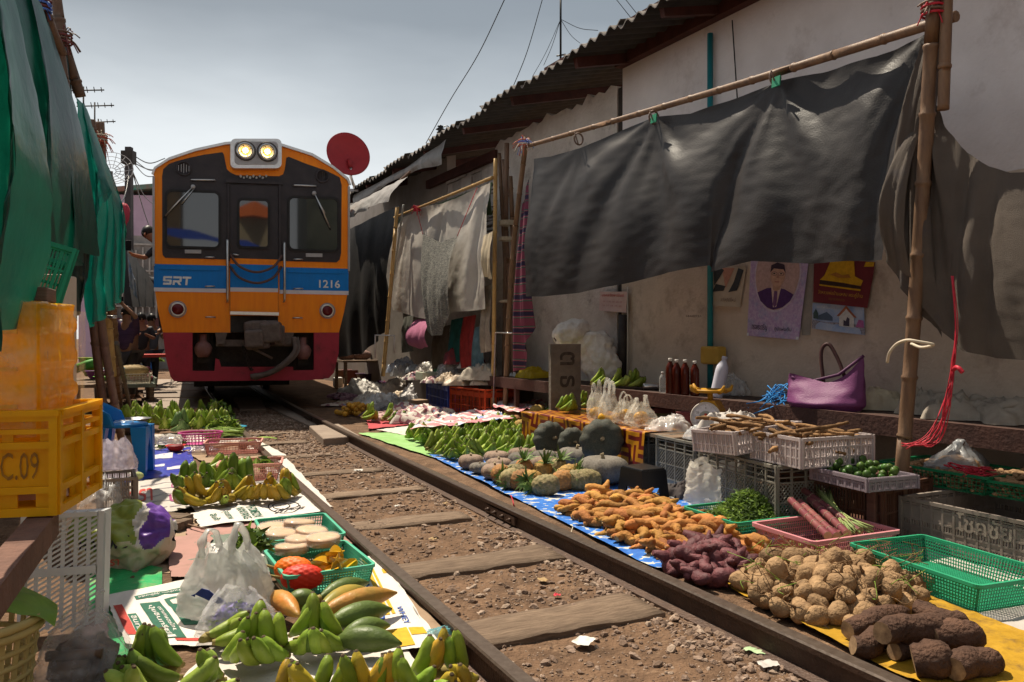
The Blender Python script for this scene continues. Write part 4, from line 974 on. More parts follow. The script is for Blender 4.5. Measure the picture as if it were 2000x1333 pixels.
def scatter_heap(meshes,poly_px,z0,count,rad,thick,name,label,cat,group,seed,tilt=.35,hmax=.16,sc=(.8,1.25),center_bias=0,labels=None,heap=None,flatz=None):
    rg=random.Random(seed);pg=[P(x,y,z0)[:2]for x,y in poly_px];hp=heap or Heap();res=[]
    xs=[p[0]for p in pg];ys=[p[1]for p in pg];cx,cy=sum(xs)/len(xs),sum(ys)/len(ys);tries=0
    while len(res)<count and tries<count*40:
        tries+=1;x,y=rg.uniform(min(xs),max(xs)),rg.uniform(min(ys),max(ys))
        if not inpoly((x,y),pg):continue
        if center_bias and rg.random()>1-center_bias*min(1,hypot(x-cx,y-cy)/(.5*max(max(xs)-min(xs),max(ys)-min(ys)))):continue
        k=rg.uniform(*sc);h=hp.at(x,y,rad*k*.8)
        if h>hmax*(1 if not center_bias else max(.25,1-hypot(x-cx,y-cy)/(.6*(max(xs)-min(xs))))):continue
        o=link(name,rg.choice(meshes));o.location=(x,y,z0+h+thick*k*.42)
        o.rotation_euler=(rg.uniform(-tilt,tilt),rg.uniform(-tilt,tilt),rg.uniform(0,6.28));o.scale=(k,)*3
        tag(o,label,cat,group);hp.put(x,y,rad*k,h+thick*k*.8);res.append(o)
    return res
# ---- thin sheets on the ground
def gsheet(name,label,cat,quad,z,mat,nu=40,nv=40,amp=.006,seed=0,fsc=6.,parent=None,lift=None,kind=None):
    """cloth lying on the ground; quad = photo points tl, tr, br, bl on level z"""
    q=[P(*p,z)for p in quad];c=sum(q,Vector())/4;c.z=0
    def at(u,v,d=0.):
        e=q[3].lerp(q[2],u).lerp(q[0].lerp(q[1],u),v)-c
        wob=.012*nz1(u*9,v*9,seed+4)
        zz_=amp*(nz1(e.x*fsc,e.y*fsc,seed)+.5*nz1(e.x*fsc*2.7,e.y*fsc*2.7,seed+1)+.8*max(0,1-9*abs(nz1(e.x*fsc*.6,e.y*fsc*.6,seed+2))))
        edge=min(u,1-u,v,1-v)
        return Vector((e.x+(wob if edge<.03 else 0),e.y+(wob if edge<.03 else 0),e.z+zz_+d+(lift(u,v)if lift else 0)))
    b=MB();b.grid(at,nu,nv);o=b.build(name,mat);o.location=c
    tag(o,label,cat,kind=kind)
    def text(body,u0,v0,u1,v1,mat_,bold=False,rot=0):
        me=text_mesh(body,.1,bold)
        if len(me.vertices)==0:return
        xs=[v.co.x for v in me.vertices];ys=[v.co.y for v in me.vertices];dx,dy=max(xs)-min(xs),max(ys)-min(ys)
        for v in me.vertices:
            a,b_=(v.co.x-min(xs))/dx,(v.co.y-min(ys))/dy
            if rot==90:a,b_=1-b_,a
            if rot==-90:a,b_=b_,1-a
            if rot==180:a,b_=1-a,1-b_
            v.co=at(u0+(u1-u0)*a,v0+(v1-v0)*b_,.0035)
        me.materials.clear();me.materials.append(mat_);link('print',me,o)
    def block(u0,v0,u1,v1,mat_,d=.002,k=8):
        b=MB();b.grid(lambda u,v:at(u0+(u1-u0)*u,v0+(v1-v0)*v,d),k,k);b.build('print',mat_,o)
    return o,text,block,at
# ---- plastic bags
def bag(name,label,loc,rot,w,d,h,mat,seed=0,handles=True,neck=.35,crump=.12,group=None,cat='bag',nu=64,nv=34,knot=False,tilt=(0,0)):
    t=TH(name,label,cat,loc,rot,group);t.rotation_euler=(tilt[0],tilt[1],rot);b=MB()
    def f(u,v):
        a=2*pi*u;e=max(0,v)
        prof=(min(1,.55+3.2*e)if e<.15 else 1.0)*(1-(1-neck)*max(0,(e-.35)/.65)**1.3)
        sq=1/(abs(cos(a))**4+abs(sin(a))**4)**.25
        cx,cy=cos(a),sin(a)
        rid=abs(nz1(cx*2.2+e*.8,cy*2.2,e*2.4+seed))+.55*abs(nz1(cx*5,cy*5+e,e*5+seed+5))+.3*abs(nz1(cx*11,cy*11,e*11+seed+7))
        cre=1.1+crump*(.9*nz1(cx*1.5,cy*1.5,e*1.6+seed)-1.5*rid+.35*e*e*sin(a*9+2*nz1(cx,cy,seed)))
        return(w/2*prof*cre*cx*sq+w*.1*e*nz1(e*2,seed),d/2*prof*cre*cy*sq,h*e*(1+.22*nz1(cx*2,cy*2,seed+8)*e))
    b.grid(f,nu,nv);b.build('bag_body',mat,t)
    if handles:
        for sx in(-1,1):
            m=MB();pts=bez([Vector((sx*w*.3*neck*1.3,y*d*.5*neck,h*z))for y,z in((-1,.92),(-.8,1.15),(0,1.32+.06*sx),(.8,1.15),(1,.92))],5);m.tube(pts,.016,6,flat=.25,jit=.8);m.build('handle',mat,t)
    if knot:MB().ball((0,0,h*1.02),(w*.08,w*.08,w*.1),8,6,jit=.5,seed=seed).tube([(0,0,h*.98),(w*.06,0,h*1.15),(w*.2,w*.05,h*1.2)],[w*.05,w*.07,w*.12],6,flat=.3).build('knot',mat,t)
    return t
def sack(name,label,loc,rot,w,l,h,mat,seed=0,cat='sack',crump=.1,nu=36,nv=24,group=None,mats=None,mf=None):
    """lying full sack, long axis along x"""
    t=TH(name,label,cat,loc,rot,group);b=MB()
    def f(u,v):
        th=pi*v;a=2*pi*u;x=-cos(th);r=max(.02,sin(th))**.42
        n_=Vector((x*1.6,r*cos(a)*1.6,r*sin(a)*1.6));k=1+crump*noise.noise(n_+Vector((seed,0,0)))+crump*.5*noise.noise(n_*3+Vector((seed,5,0)))
        z=r*sin(a);z=z if z>-.75 else -.75
        return(x*l/2*(1+.03*sin(a*3)),r*cos(a)*w/2*k,(z*k+.75)/1.75*h)
    b.grid(f,nu,nv,mf=mf);b.build('sack_body',mats or mat,t);return t
def crumple(name,label,cat,loc,rot,w,l,h,mat,seed=0,group=None,nu=26,nv=26,fs=1.0,mats=None,mf=None):
    """heap of crushed cloth, paper or film"""
    b=MB()
    def f(u,v):
        x,y=u*2-1,v*2-1;e=max(0,1-max(abs(x),abs(y))**2.5)
        q1=abs(nz1(x*1.3*fs+3,y*1.3*fs,seed));q2=abs(nz1(x*3.1*fs+.6*nz1(x*2,y*2,seed),y*3.1*fs,seed+2));q3=abs(nz1(x*7*fs,y*7*fs,seed+4))
        z=h*e**.6*(.95-.7*q1-.38*q2-.16*q3+.3*nz1(x*.9,y*.9,seed+8));k=.16*e
        return((x+.18*nz1(x*2,y*2,seed+6)+k*nz1(x*5,y*5,seed+9))*w/2,(y+.18*nz1(x*2,y*2,seed+7)+k*nz1(x*5,y*5,seed+10))*l/2,max(z,.003))
    b.grid(f,nu+8,nv+8,mf=mf);o=b.build(name,mats or mat);o.location=loc;o.rotation_euler=(0,0,rot);tag(o,label,cat,group);return o
def bottle(name,label,loc,h,r,glass,liquid,cap,group=None,ridged=False,tilt=None,fill=.85):
    t=TH(name,label,'bottle',loc,0,group)
    if tilt:t.rotation_euler=tilt
    pr=[(r*.85,0),(r,.008)]+[(r*(.95 if(ridged and i%2)else 1),h*(.05+.055*i))for i in range(12)]+[(r*.9,h*.76),(r*.5,h*.87),(r*.36,h*.9),(r*.36,h*.95)]
    MB().lathe(pr,16).build('bottle_body',glass,t)
    if liquid:MB().lathe([(x*.93,.004+z*.985)for x,z in pr if z<h*fill],14).build('liquid',liquid,t)
    MB().lathe([(r*.44,h*.92),(r*.44,h*.995),(r*.38,h)],14).build('cap',cap,t)
    return t
def bowl(name,label,loc,r,h,mat,cat='bowl',wall=.006,n=24,rim=1.12,group=None,scale=None):
    t=TH(name,label,cat,loc,0,group)
    MB().lathe([(r*.6,0),(r*.85,h*.4),(r,h),(r*rim,h*1.02),(r*rim,h*1.0),(r-wall,h*.95),(r*.8,h*.42),(r*.55,.008)],n).build('bowl_body',mat,t)
    if scale:t.scale=scale
    return t
def box_at(name,label,cat,loc,rot,dims,mat,bev=.006,parent=None,group=None,kind=None):
    o=MB().box((0,0,dims[2]/2),dims).build(name,mat,parent);o.location=loc;o.rotation_euler=(0,0,rot)
    if bev:m=o.modifiers.new('bevel','BEVEL');m.width=bev;m.segments=2
    return tag(o,label,cat,group)
def pattern(name,fn,rough=.5,spec=.4): # material whose colour comes from a node builder: fn(tree, vector socket) -> colour socket
    m=bpy.data.materials.new(name);m.use_nodes=True;t=m.node_tree;b=t.nodes['Principled BSDF'];q=t.nodes.new('ShaderNodeTexCoord')
    t.links.new(fn(t,q.outputs['Object']),b.inputs['Base Color']);b.inputs['Roughness'].default_value=rough;b.inputs['Specular IOR Level'].default_value=spec;return m
def vor_mix(sc,c0,c1,c2,rs=.35,rot=0):
    def fn(t,v):
        a=t.nodes.new('ShaderNodeTexVoronoi');a.inputs['Scale'].default_value=sc;t.links.new(v,a.inputs['Vector'])
        r=t.nodes.new('ShaderNodeValToRGB');r.color_ramp.interpolation='CONSTANT';e=r.color_ramp.elements;e[0].color=(*c0,1);e[1].position=rs;e[1].color=(*c1,1);x=e.new(rs+.25);x.color=(*c2,1)
        n=t.nodes.new('ShaderNodeTexNoise');n.inputs['Scale'].default_value=sc*1.5;t.links.new(v,n.inputs['Vector'])
        ad=t.nodes.new('ShaderNodeMath');ad.operation='MULTIPLY_ADD';ad.inputs[1].default_value=.6;t.links.new(n.outputs['Fac'],ad.inputs[0]);
        su=t.nodes.new('ShaderNodeMath');su.operation='SUBTRACT';su.inputs[1].default_value=.3;t.links.new(a.outputs['Distance'],su.inputs[0]);t.links.new(su.outputs[0],ad.inputs[2])
        t.links.new(ad.outputs[0],r.inputs[0]);return r.outputs[0]
    return fn
# ================================================================== RIGHT STALL: CLOTHS, CRATES, TABLE, SHELF
BLUEF=pattern('blue_floral',vor_mix(18,(.02,.12,.45),(.03,.16,.52),(.5,.5,.46),.42),.5)
o,tx,blk,at=gsheet('ground_cloth','blue and white flowered plastic cloth under the pumpkins and orange roots','cloth',[(836,888),(1245,900),(1600,1040),(1286,1112)],.088,BLUEF,60,60,.007,1)
GSH=M('green_sheet',(.22,.42,.12),(.3,.5,.2),6,.55,dirt=(.2,.22,.1))
gsheet('ground_cloth','light green plastic sheet under the rows of green bananas','cloth',[(700,846),(1060,838),(1075,905),(884,906)],.084,GSH,40,40,.006,2)
YSH=M('yellow_sheet',(.47,.27,.025),(.33,.18,.015),9,.5,.5,30,dirt=(.13,.075,.03),dsc=15,dth=.5)
gsheet('ground_cloth','bright yellow plastic sheet under the cassava and jicama roots','cloth',[(1330,1100),(1560,1070),(2140,1285),(1895,1385)],.092,YSH,70,70,.007,3)
WSH=M('pale_sheet',(.50,.46,.42),(.40,.36,.33),5,.7,.3,30,dirt=(.2,.17,.14),dsc=8,dth=.6)
gsheet('ground_cloth','pale grey sheet beneath the empty green basket','cloth',[(1560,1062),(2060,1040),(2260,1250),(1985,1262)],.080,WSH,40,40,.006,4)
# ---- crates and the table they make
GRC=M('grey_crate_plastic',(.24,.225,.19),(.17,.155,.13),7,.6,dirt=(.09,.075,.055),dth=.58)
BRC=M('brown_crate_plastic',(.12,.055,.035),(.085,.04,.026),7,.5,dirt=(.05,.03,.02))
PALC=M('pale_crate_plastic',(.52,.45,.44),(.42,.36,.35),7,.5,dirt=(.25,.18,.13),dth=.62)
def cratebase(pl,pr,z,depth): # centre of a crate whose front edge runs from pl to pr (world xy)
    a=Vector(pl);b=Vector(pr);d=(b-a).normalized();nrm=Vector((-d.y,d.x));nrm=nrm if nrm.y>0 else -nrm
    c=(a+b)/2+nrm*depth/2;return Vector((c.x,c.y,z)),atan2(d.y,d.x),(b-a).length
def edge(px,py,z):p=P(px,py,z);return(p.x,p.y)
c,ro,L=cratebase(edge(1288,851,.45),edge(1352,864,.45),.09,.5);crate('plastic_crate','grey lattice crate at right end of the checked tablecloth',c,ro,L+.06,.5,.36,GRC,4)
c2=c-Vector((cos(ro),sin(ro),0))*(L+.32);crate('plastic_crate','grey lattice crate under the middle of checked tablecloth',c2,ro,.5,.5,.34,GRC,6)
c2=c-Vector((cos(ro),sin(ro),0))*(L+.95);crate('plastic_crate','grey lattice crate under far end of checked tablecloth',c2,ro,.5,.5,.34,GRC,6)
c,ro,L=cratebase(edge(1368,874,.47),edge(1518,911,.47),.09,.5);crate('plastic_crate','grey green lattice crate behind the white plastic bag',c,ro,L,.5,.38,GRC,8)
cB,rB=c,ro
c,ro,L=cratebase(edge(1524,916,.41),edge(1726,948,.41),.09,.5);crate('plastic_crate','brown lattice crate behind sugarcane basket',c,ro,L,.5,.31,BRC,6,rows=((0,.12,1),(.12,.5,3),(.5,.86,3),(.86,1,2)),xl=6)
cC,rC=c,ro
c,ro,L=cratebase(edge(1760,965,.35),edge(2150,1045,.35),.09,.8)
GC=crate('plastic_crate','big grey slotted crate right of bamboo upright',c,ro,L,.8,.25,M('grey_box_plastic',(.25,.21,.18),(.19,.155,.13),6,.6,dirt=(.1,.08,.06)),16,rows=((0,.1,1),(.1,.28,3),(.28,.4,1),(.4,.55,3),(.55,.8,1),(.8,.93,2)),xl=4,lattice=False)
me=text_mesh('โชคชัย',.11,True);me.materials.append(M('worn_print',(.3,.25,.2),(.22,.18,.15),30));lt=link('lettering',me,GC);lt.location=(-.02,-.412,.17);lt.rotation_euler=(pi/2,0,0)
cD,rD=c,ro
box_at('wooden_prop','reddish wooden board standing between the brown crate and bamboo upright','board',PN(1738,1050,3.95)*1,rC,(.05,.4,.40),M('red_wood',(.16,.075,.055),(.11,.05,.04),9,.8,stretch=(1,1,4))).location.z=.07
# tablecloth: woven check of orange and maroon
def chk(t,v):
    def mth(op,a,b=None):
        n=t.nodes.new('ShaderNodeMath');n.operation=op
        for i,x in enumerate((a,b)):
            if x is None:continue
            if isinstance(x,(int,float)):n.inputs[i].default_value=x
            else:t.links.new(x,n.inputs[i])
        return n.outputs[0]
    s_=t.nodes.new('ShaderNodeSeparateXYZ');t.links.new(v,s_.inputs[0]);y_=mth('ADD',s_.outputs['Z'],s_.outputs['X']);c=7.0
    X=mth('MULTIPLY',s_.outputs['Y'],c);Y=mth('MULTIPLY',y_,c)
    par=mth('FRACT',mth('MULTIPLY',mth('ADD',mth('FLOOR',X),mth('FLOOR',Y)),.5));ck=mth('GREATER_THAN',par,.25)
    sx=mth('GREATER_THAN',mth('FRACT',mth('MULTIPLY',X,2.0)),.5);sy=mth('GREATER_THAN',mth('FRACT',mth('MULTIPLY',Y,2.0)),.5)
    pick=mth('ADD',mth('MULTIPLY',sx,ck),mth('MULTIPLY',sy,mth('SUBTRACT',1.0,ck)))
    mm=t.nodes.new('ShaderNodeMixRGB');mm.inputs[1].default_value=(.6,.25,.015,1);mm.inputs[2].default_value=(.17,.018,.014,1);t.links.new(pick,mm.inputs[0])
    nn=t.nodes.new('ShaderNodeTexNoise');nn.inputs['Scale'].default_value=9;t.links.new(v,nn.inputs['Vector']);m2=t.nodes.new('ShaderNodeMixRGB');m2.blend_type='MULTIPLY';m2.inputs[0].default_value=.5;t.links.new(mm.outputs[0],m2.inputs[1]);t.links.new(nn.outputs['Fac'],m2.inputs[2]);return m2.outputs[0]
CHK=pattern('checked_oilcloth',chk,.3,.5)
tb_n,tb_s0,tb_s1,tb_z=3.88,4.72,6.85,.455
def tcl(u,v):
    s=5.02+(tb_s1+.12-5.02)*(1-u);L_=v*1.12
    w_=.012*nz1(s*5,v*4,2)
    if L_<.7:return Vector((4.6-L_,s,tb_z+.004+.006*nz1(s*6,L_*6)))
    k=L_-.7;b_=.05*sin(s*9)*k+.04*nz1(s*4,k*3)
    if s>tb_s1+.02:b_+=.05
    return Vector((tb_n-.022-.12*k*0-abs(b_)*.9-.01+w_,s,tb_z+.004-max(0,k-.01)*(1 if k>0 else 0)))
tt=TH('tablecloth','orange and maroon checked oilcloth draped over the crate table','tablecloth',G(tb_n,5.8,.45));
b=MB();b.grid(lambda u,v:tcl(u,v)-Vector((tb_n,5.8,.45)),60,40);b.build('cloth',CHK,tt)
b=MB();b.grid(lambda u,v:Vector((4.6-.74*u,tb_s1+.12+.012*nz1(u*4,v*3,4)-0.02*v,tb_z+.002-.3*v))-Vector((tb_n,5.8,.45)),20,14);b.build('end_flap',CHK,tt)
tab=TH('table','low plank table top under the checked oilcloth','table',G(4.24,5.78,0))
MB().box((0,0,tb_z-.02),(.7,2.1,.024)).build('tabletop',WOOD,tab)
for x in(-.3,.3):
    for y in(-.98,.98):MB().box((x,y,.2),(.05,.05,.41)).build('leg',WOOD,tab)
# ---- shelf along the wall
RSTEEL=M('brown_steel',(.10,.05,.04),(.065,.035,.03),5,.6,.5,40,dirt=(.28,.2,.15),dsc=7,dth=.68)
sh=TH('wall_shelf','long rusty brown steel shelf along foot of the wall','shelf',G(4.98,4,0))
MB().box((0,0,.655),(.62,11.5,.03)).build('shelf_board',M('dark_shelf_board',(.07,.04,.03),(.05,.03,.025),6,.7),sh)
MB().box((-.325,0,.62),(.03,11.5,.13)).build('front_beam',RSTEEL,sh)
for y in(-4.5,-2.2,.1,2.4,4.7):MB().box((-.29,y,.28),(.05,.05,.55)).build('leg',RSTEEL,sh)
SZ=.672
def onshelf(px,py):return P(px,py,SZ)
# bottles
GLS=M('bottle_plastic',(.62,.62,.6),rough=.12,alpha=.35);AMB=M('dark_syrup',(.13,.018,.008),(.10,.014,.007),5,.2);CAPW=flat('white_cap',(.72,.7,.66),.4);AMBG=M('amber_bottle',(.085,.013,.006),(.06,.01,.005),4,.12)
for i,(px,hh)in enumerate(((1309,.335),(1321.5,.325),(1338,.325),(1357,.315))):
    bottle('syrup_bottle',['first','second','third','fourth'][i]+' from the left of the four dark red syrup bottles on the shelf',onshelf(px,771+i*.8),hh,.042,AMBG,None,CAPW,'dark red syrup bottles',True)
bottle('water_bottle','small clear plastic bottle left of the dark red bottles on the shelf',onshelf(1294,768),.2,.032,GLS,None,CAPW)
bottle('white_bottle','white opaque plastic bottle leaning on the wall behind the scale',onshelf(1398,777),.37,.056,M('milk_plastic',(.62,.62,.72),(.55,.55,.65),5,.35),None,flat('pale_blue_cap',(.6,.62,.75)),None,False,(0,.22,0))
o=box_at('yellow_can','yellow rectangular plastic can hanging on the teal water pipe','can',PN(1393,712,5.22),TH28,(.12,.24,.17),M('can_yellow',(.52,.33,.06),(.44,.27,.05),8,.5),.02)
crumple('plastic_bag','clear crushed plastic bag on the shelf behind white bottle','bag',onshelf(1432,772),1,.25,.3,.22,FILM,3)
# bananas on the shelf
for i,(px,rz)in enumerate(((1170,.3),(1205,.6),(1238,.5))):
    banana_hand('banana_hand',['left green banana hand of the three on the shelf beside the concrete post','middle green banana hand of the three lying on the shelf','right green banana hand of the three on the shelf near the clear bottle'][i],onshelf(px,757+i),rz,[BPALE,BGREEN],5,5,'banana hands on the shelf',1.15,seed=40+i)
MB_o=MB().lathe([(.03,0),(.035,.01),(.035,.16),(.03,.17)],12,M=Matrix.Rotation(pi/2,4,'Y')).build('metal_cup',STEEL);MB_o.location=onshelf(1256,762)+Vector((0,0,.035));tag(MB_o,'metal tube lying on shelf right of the bananas','cup')
# concrete number post
post=TH('concrete_post','upright weathered concrete slab with faded black characters behind the banana rows','post',PY(1103,812,8.15),R(12));post.location.z=0
pz0=1.13
MB().box((0,0,pz0/2),(.315,.09,pz0)).build('slab',M('old_concrete',(.17,.145,.12),(.115,.095,.08),8,.95,1.0,30,dirt=(.07,.055,.045)),post)
for i,ch in enumerate('ตธรต'):
    me=text_mesh(ch,.26,True);me.materials.append(M('faded_black',(.03,.025,.022),(.07,.055,.045),25,.9));q=link('character',me,post);q.location=(.02,-.0475,.98-.23*i);q.rotation_euler=(pi/2,pi/2,0)
# white sack leaning on the wall
WSK=M('white_woven_sack',(.75,.7,.65),(.62,.56,.5),14,.6,1.2,40,dirt=(.32,.17,.08),dsc=4,dth=.66)
s_=sack('white_sack','white woven sack slumped against the wall on the shelf',PN(1150,724,5.0),TH28-.5,.42,.62,.4,None,5,crump=.3,nu=60,nv=60,mats=[WSK,M('orange_stripe',(.5,.14,.04),(.4,.12,.04),9)],mf=lambda u,v:1 if(.30<u<.34 or .38<u<.40)and .1<v<.6 else 0);s_.rotation_euler=(0,R(-62),TH28+2.0);s_.location=PN(1148,715,5.05)
s_=sack('sack_fold','folded mouth of white sack drooping above the concrete post',PN(1120,640,4.95),.3,.3,.42,.25,WSK,8,crump=.32);s_.location=PN(1122,668,4.9);s_.rotation_euler=(0,R(-20),.3)
# yellow cloth, purple bag, strings
YCL=M('yellow_film',(.6,.42,.02),(.5,.34,.02),5,.35,trans=.2)
crumple('yellow_bag','crumpled yellow plastic bag on the shelf left of the concrete post','bag',P(1050,738,SZ),.6,.5,.35,.16,YCL,4)
crumple('white_bundle','small white cloth bundle on shelf beside the striped cloth','cloth',P(1015,735,SZ),.3,.25,.25,.12,WHITE,6)
pb=TH('handbag','large purple fabric handbag with a dark handle lying on the shelf','bag',onshelf(1612,800),R(-40))
PUR=M('purple_fabric',(.2,.055,.165),(.15,.04,.125),5,.5,.3,120)
def pbag(u,v):
    a=2*pi*u;x0=cos(a);y0=sin(a);L_=.29*(1-.08*v);hgt=.2+.2*max(0,x0)**2*max(0,v-.3)/.7+.06*max(0,-x0)*v
    wy=.15*(1-.93*max(0,v-.2)/.8)*(.8+.4*min(1,v*4))
    cr=1+.05*nz1(x0*3,y0*3,v*3)+.02*nz1(a*4,v*8)
    return Vector((x0*L_*cr*(.85+.15*min(1,v*5)),y0*wy*cr+.015*nz1(a*2,v*4,5),v*hgt))
b=MB();b.grid(pbag,48,18);b.build('bag_body',PUR,pb)
MB().tube([(-.25,0,.23),(-.1,.01,.205),(.1,-.01,.26),(.27,0,.4)],.012,6).build('zip_seam',M('dark_purple',(.1,.03,.09)),pb)
MB().tube(bez([(-.02,.02,.2),(-.05,.06,.42),(.0,.07,.48),(.07,.05,.38),(.13,.02,.25)]),.014,7).build('handle',M('dark_leather',(.05,.02,.02),(.07,.03,.03),20,.5),pb)
bs=MB()
for i in range(11):
    q=onshelf(1508,790);j=lambda k:Vector((rr(-1,1),rr(-1,1),rr(0,1)))*k
    bs.tube(bez([q+j(.12),q+j(.14)+Vector((.1,0,.06)),q+j(.1)+Vector((.0,-.1,0)),q+j(.16)+Vector((-.1,-.12,-.08))],5),.0045,4)
tag(bs.build('blue_string',M('blue_twine',(.02,.2,.55),(.03,.25,.6),20)),'tangle of bright blue string on the shelf left of the purple bag','string')
BURL=M('old_sacking',(.42,.365,.3),(.3,.26,.215),7,.85,.6,180,dirt=(.1,.085,.07))
crumple('plastic_sack','crushed pale brown plastic sack on the shelf right of purple bag','sack',onshelf(1722,800),-.5,.3,.26,.17,M('tan_film',(.5,.43,.3),(.38,.31,.22),8,.4),12)
for i,(px,py,w_,l_,h_,lab)in enumerate(((1800,808,.3,.3,.2,'bunched old sacking on the shelf behind the bamboo upright'),(1880,815,.5,.55,.2,'long crumpled sacking on the shelf above the green baskets'),(1985,822,.55,.6,.17,'old grey sacking at the right edge on the shelf'))):
    crumple('sacking',lab,'sacking',onshelf(px,py),-.7+i*.3,w_,l_,h_,BURL,14+i)
tag(MB().tube(bez([onshelf(1868,790),onshelf(1905,775)+Vector((0,0,.1)),onshelf(1960,790)+Vector((0,0,.11)),onshelf(2010,805)]),.012,6).build('hose',M('brown_hose',(.07,.05,.035))),'brown hose curving over the sacking on the shelf','hose')
# ---- weighing scale
sc_=TH('weighing_scale','yellow spring scale with round white dial at end of table','scale',P(1386,852,tb_z+.006),R(-28))
SY=M('scale_yellow',(.48,.24,.015),(.38,.18,.015),8,.5,dirt=(.15,.07,.02))
MB().box((0,.0,.012),(.2,.22,.024)).build('base',SY,sc_)
b=MB();b.prism([(-.1,.02),(.1,.02),(.09,.2),(.05,.27),(-.05,.27),(-.09,.2)],-.06,.11,'y');bd=b.build('housing',SY,sc_)
mt=Matrix.Translation((-.01,-.06,.145))@Matrix.Rotation(pi/2,4,'X')
dl=MB().lathe([(.112,0),(.116,.018),(.106,.024),(.104,.014)],32,M=mt).build('dial',M('dial_rim',(.5,.45,.4),rough=.4),sc_)
MB().lathe([(.104,.014),(.001,.0145)],32,M=mt,cap=False).build('dial_face',flat('dial_white',(.7,.66,.68),.4),dl)
tk=MB()
for i in range(60):
    a=2*pi*i/60;r0=.084 if i%5==0 else .092
    tk.bar((-.01+r0*cos(a),-.0758,.145+r0*sin(a)),(-.01+.1*cos(a),-.0758,.145+.1*sin(a)),.0015,.0008)
tk.build('tick_marks',INK,dl)
for i in range(6):
    me=text_mesh(str(i*5)if i else '0',.022);me.materials.append(INK);a=pi/2-i*pi/3;q=link('numeral',me,dl);q.location=(-.01+.07*cos(a),-.076,.145+.07*sin(a));q.rotation_euler=(pi/2,0,0)
MB().lathe([(.05,.0150),(.001,.0153)],24,M=mt,cap=False).build('dial_badge',flat('badge_grey',(.33,.33,.3)),dl)
MB().box((-.01,-.0768,.15),(.02,.001,.05)).build('badge_figure',flat('badge_red',(.5,.06,.03)),dl);MB().bar((-.01,-.079,.145),(-.03,-.079,.08),.008,.002).build('needle',GOLDI,dl)
MB().box((.1,.03,.13),(.002,.05,.09)).build('red_label',INKR,bd)
MB().tube([(0,.02,.26),(0,.02,.33)],.02,10).build('post',SY,sc_)
pn=MB().lathe([(.02,.32),(.10,.325),(.125,.34),(.122,.352),(.1,.34)],20,c=(0,.02,0)).build('pan',SY,sc_)
for a in(.4,2.7,3.9,5.6):MB().tube([(.1*cos(a),.02+.1*sin(a),.335),(.15*cos(a),.02+.15*sin(a),.35),(.165*cos(a),.02+.165*sin(a),.385)],[.02,.018,.008],6).build('pan_horn',SY,pn)
# ---- things on the table
onT=lambda px,py:P(px,py,tb_z+.008)
banana_hand('banana_hand','green banana hand standing on the far end of the checked table',onT(1107,806),.4,[BGREEN],5,6,None,1.1,seed=51)
banana_hand('banana_hand','smaller green banana hand tucked behind the bags on the checked table',onT(1138,796),.9,[BGREEN],4,4,None,1.0,seed=52)
MANG=M('ripe_yellow',(.62,.33,.02),(.52,.24,.015),6,.4)
def fruit_bag(px,py,w_,h_,seed,label,fruit):
    t=bag('plastic_bag',label,onT(px,py),rr(0,3),w_,w_*.8,h_,film('thin_milky',(.8,.78,.7),.33),seed,True,.4,.16)
    if fruit:
        fo=TH(fruit[0],fruit[1],fruit[2],onT(px,py)+Vector((0,0,.02)),.5)
        fruit[3](fo)
def mango(fo):MB().ball((0,0,.055),(.07,.05,.055),12,8).build('fruit',MANG,fo)
def wedge(fo):
    b=MB();b.tube([(.09*cos(a),0,.07-.0+.07*sin(a))for a in[pi+pi*i/10 for i in range(11)]],[.01,.03,.04,.045,.048,.05,.048,.045,.04,.03,.01],8);b.build('flesh',MANG,fo)
fruit_bag(1165,824,.17,.26,1,'tall milky plastic bag with yellow fruit at left on the table',('mango','ripe yellow mango inside the leftmost bag on the table','fruit',mango))
fruit_bag(1190,828,.19,.28,2,'milky plastic bag holding an orange pumpkin wedge on table',('pumpkin_wedge','orange pumpkin wedge inside the second bag on the table','fruit',wedge))
fruit_bag(1222,829,.24,.2,3,'rounded milky plastic bag with pale fruit in middle of table',('guava','pale yellow fruit inside the rounded bag on the table','fruit',mango))
fruit_bag(1252,834,.26,.19,4,'loose milky plastic bag with spotted yellow mango near the plate',('mango','spotted yellow mango inside the loose bag near the plate','fruit',mango))
bag('plastic_bag','small knotted grey plastic bag behind the pumpkin wedge bag',onT(1188,800),1,.16,.13,.22,GREYFILM,6,True,.4,.18)
pl=bowl('enamel_plate','grey enamel dish with cooked food on the table',onT(1297,800),.165,.06,M('enamel',(.3,.32,.32),(.22,.24,.24),5,.3),'dish',rim=1.1)
MB().ball((0,0,.03),(.13,.13,.03),14,5,jit=.4).build('food',M('cooked_food',(.35,.22,.03),(.1,.1,.02),30,.6),pl)
pl.location.z+=.05
box_at('tin','flat red tin under the enamel dish on the table','tin',onT(1285,806),.2,(.26,.22,.055),M('tin_red',(.3,.1,.1),(.22,.08,.08),8,.4))
for i,(px,cc)in enumerate(((1254,(.05,.1,.5)),(1259,(.5,.08,.1)),(1264,(.1,.1,.4)))):
    o=MB().tube([(0,0,0),(.01,0,.14)],.007,6).build('pen',flat('pen_%d'%i,cc));o.location=onT(px,806);tag(o,['left blue','middle red','right dark blue'][i]+' pen standing beside the enamel dish','pen','pens on the table')
crumple('plastic_bag','shiny clear plastic bag lying in front of scale on the table edge','bag',onT(1312,838),-.4,.36,.4,.14,film('shiny_film',(.8,.78,.76),.5,.1),17,fs=1.6)
box_at('dark_box','dark red box under the shiny plastic bag beside scale','box',onT(1340,838),-.6,(.14,.1,.14),M('dark_red_box',(.12,.025,.025)))
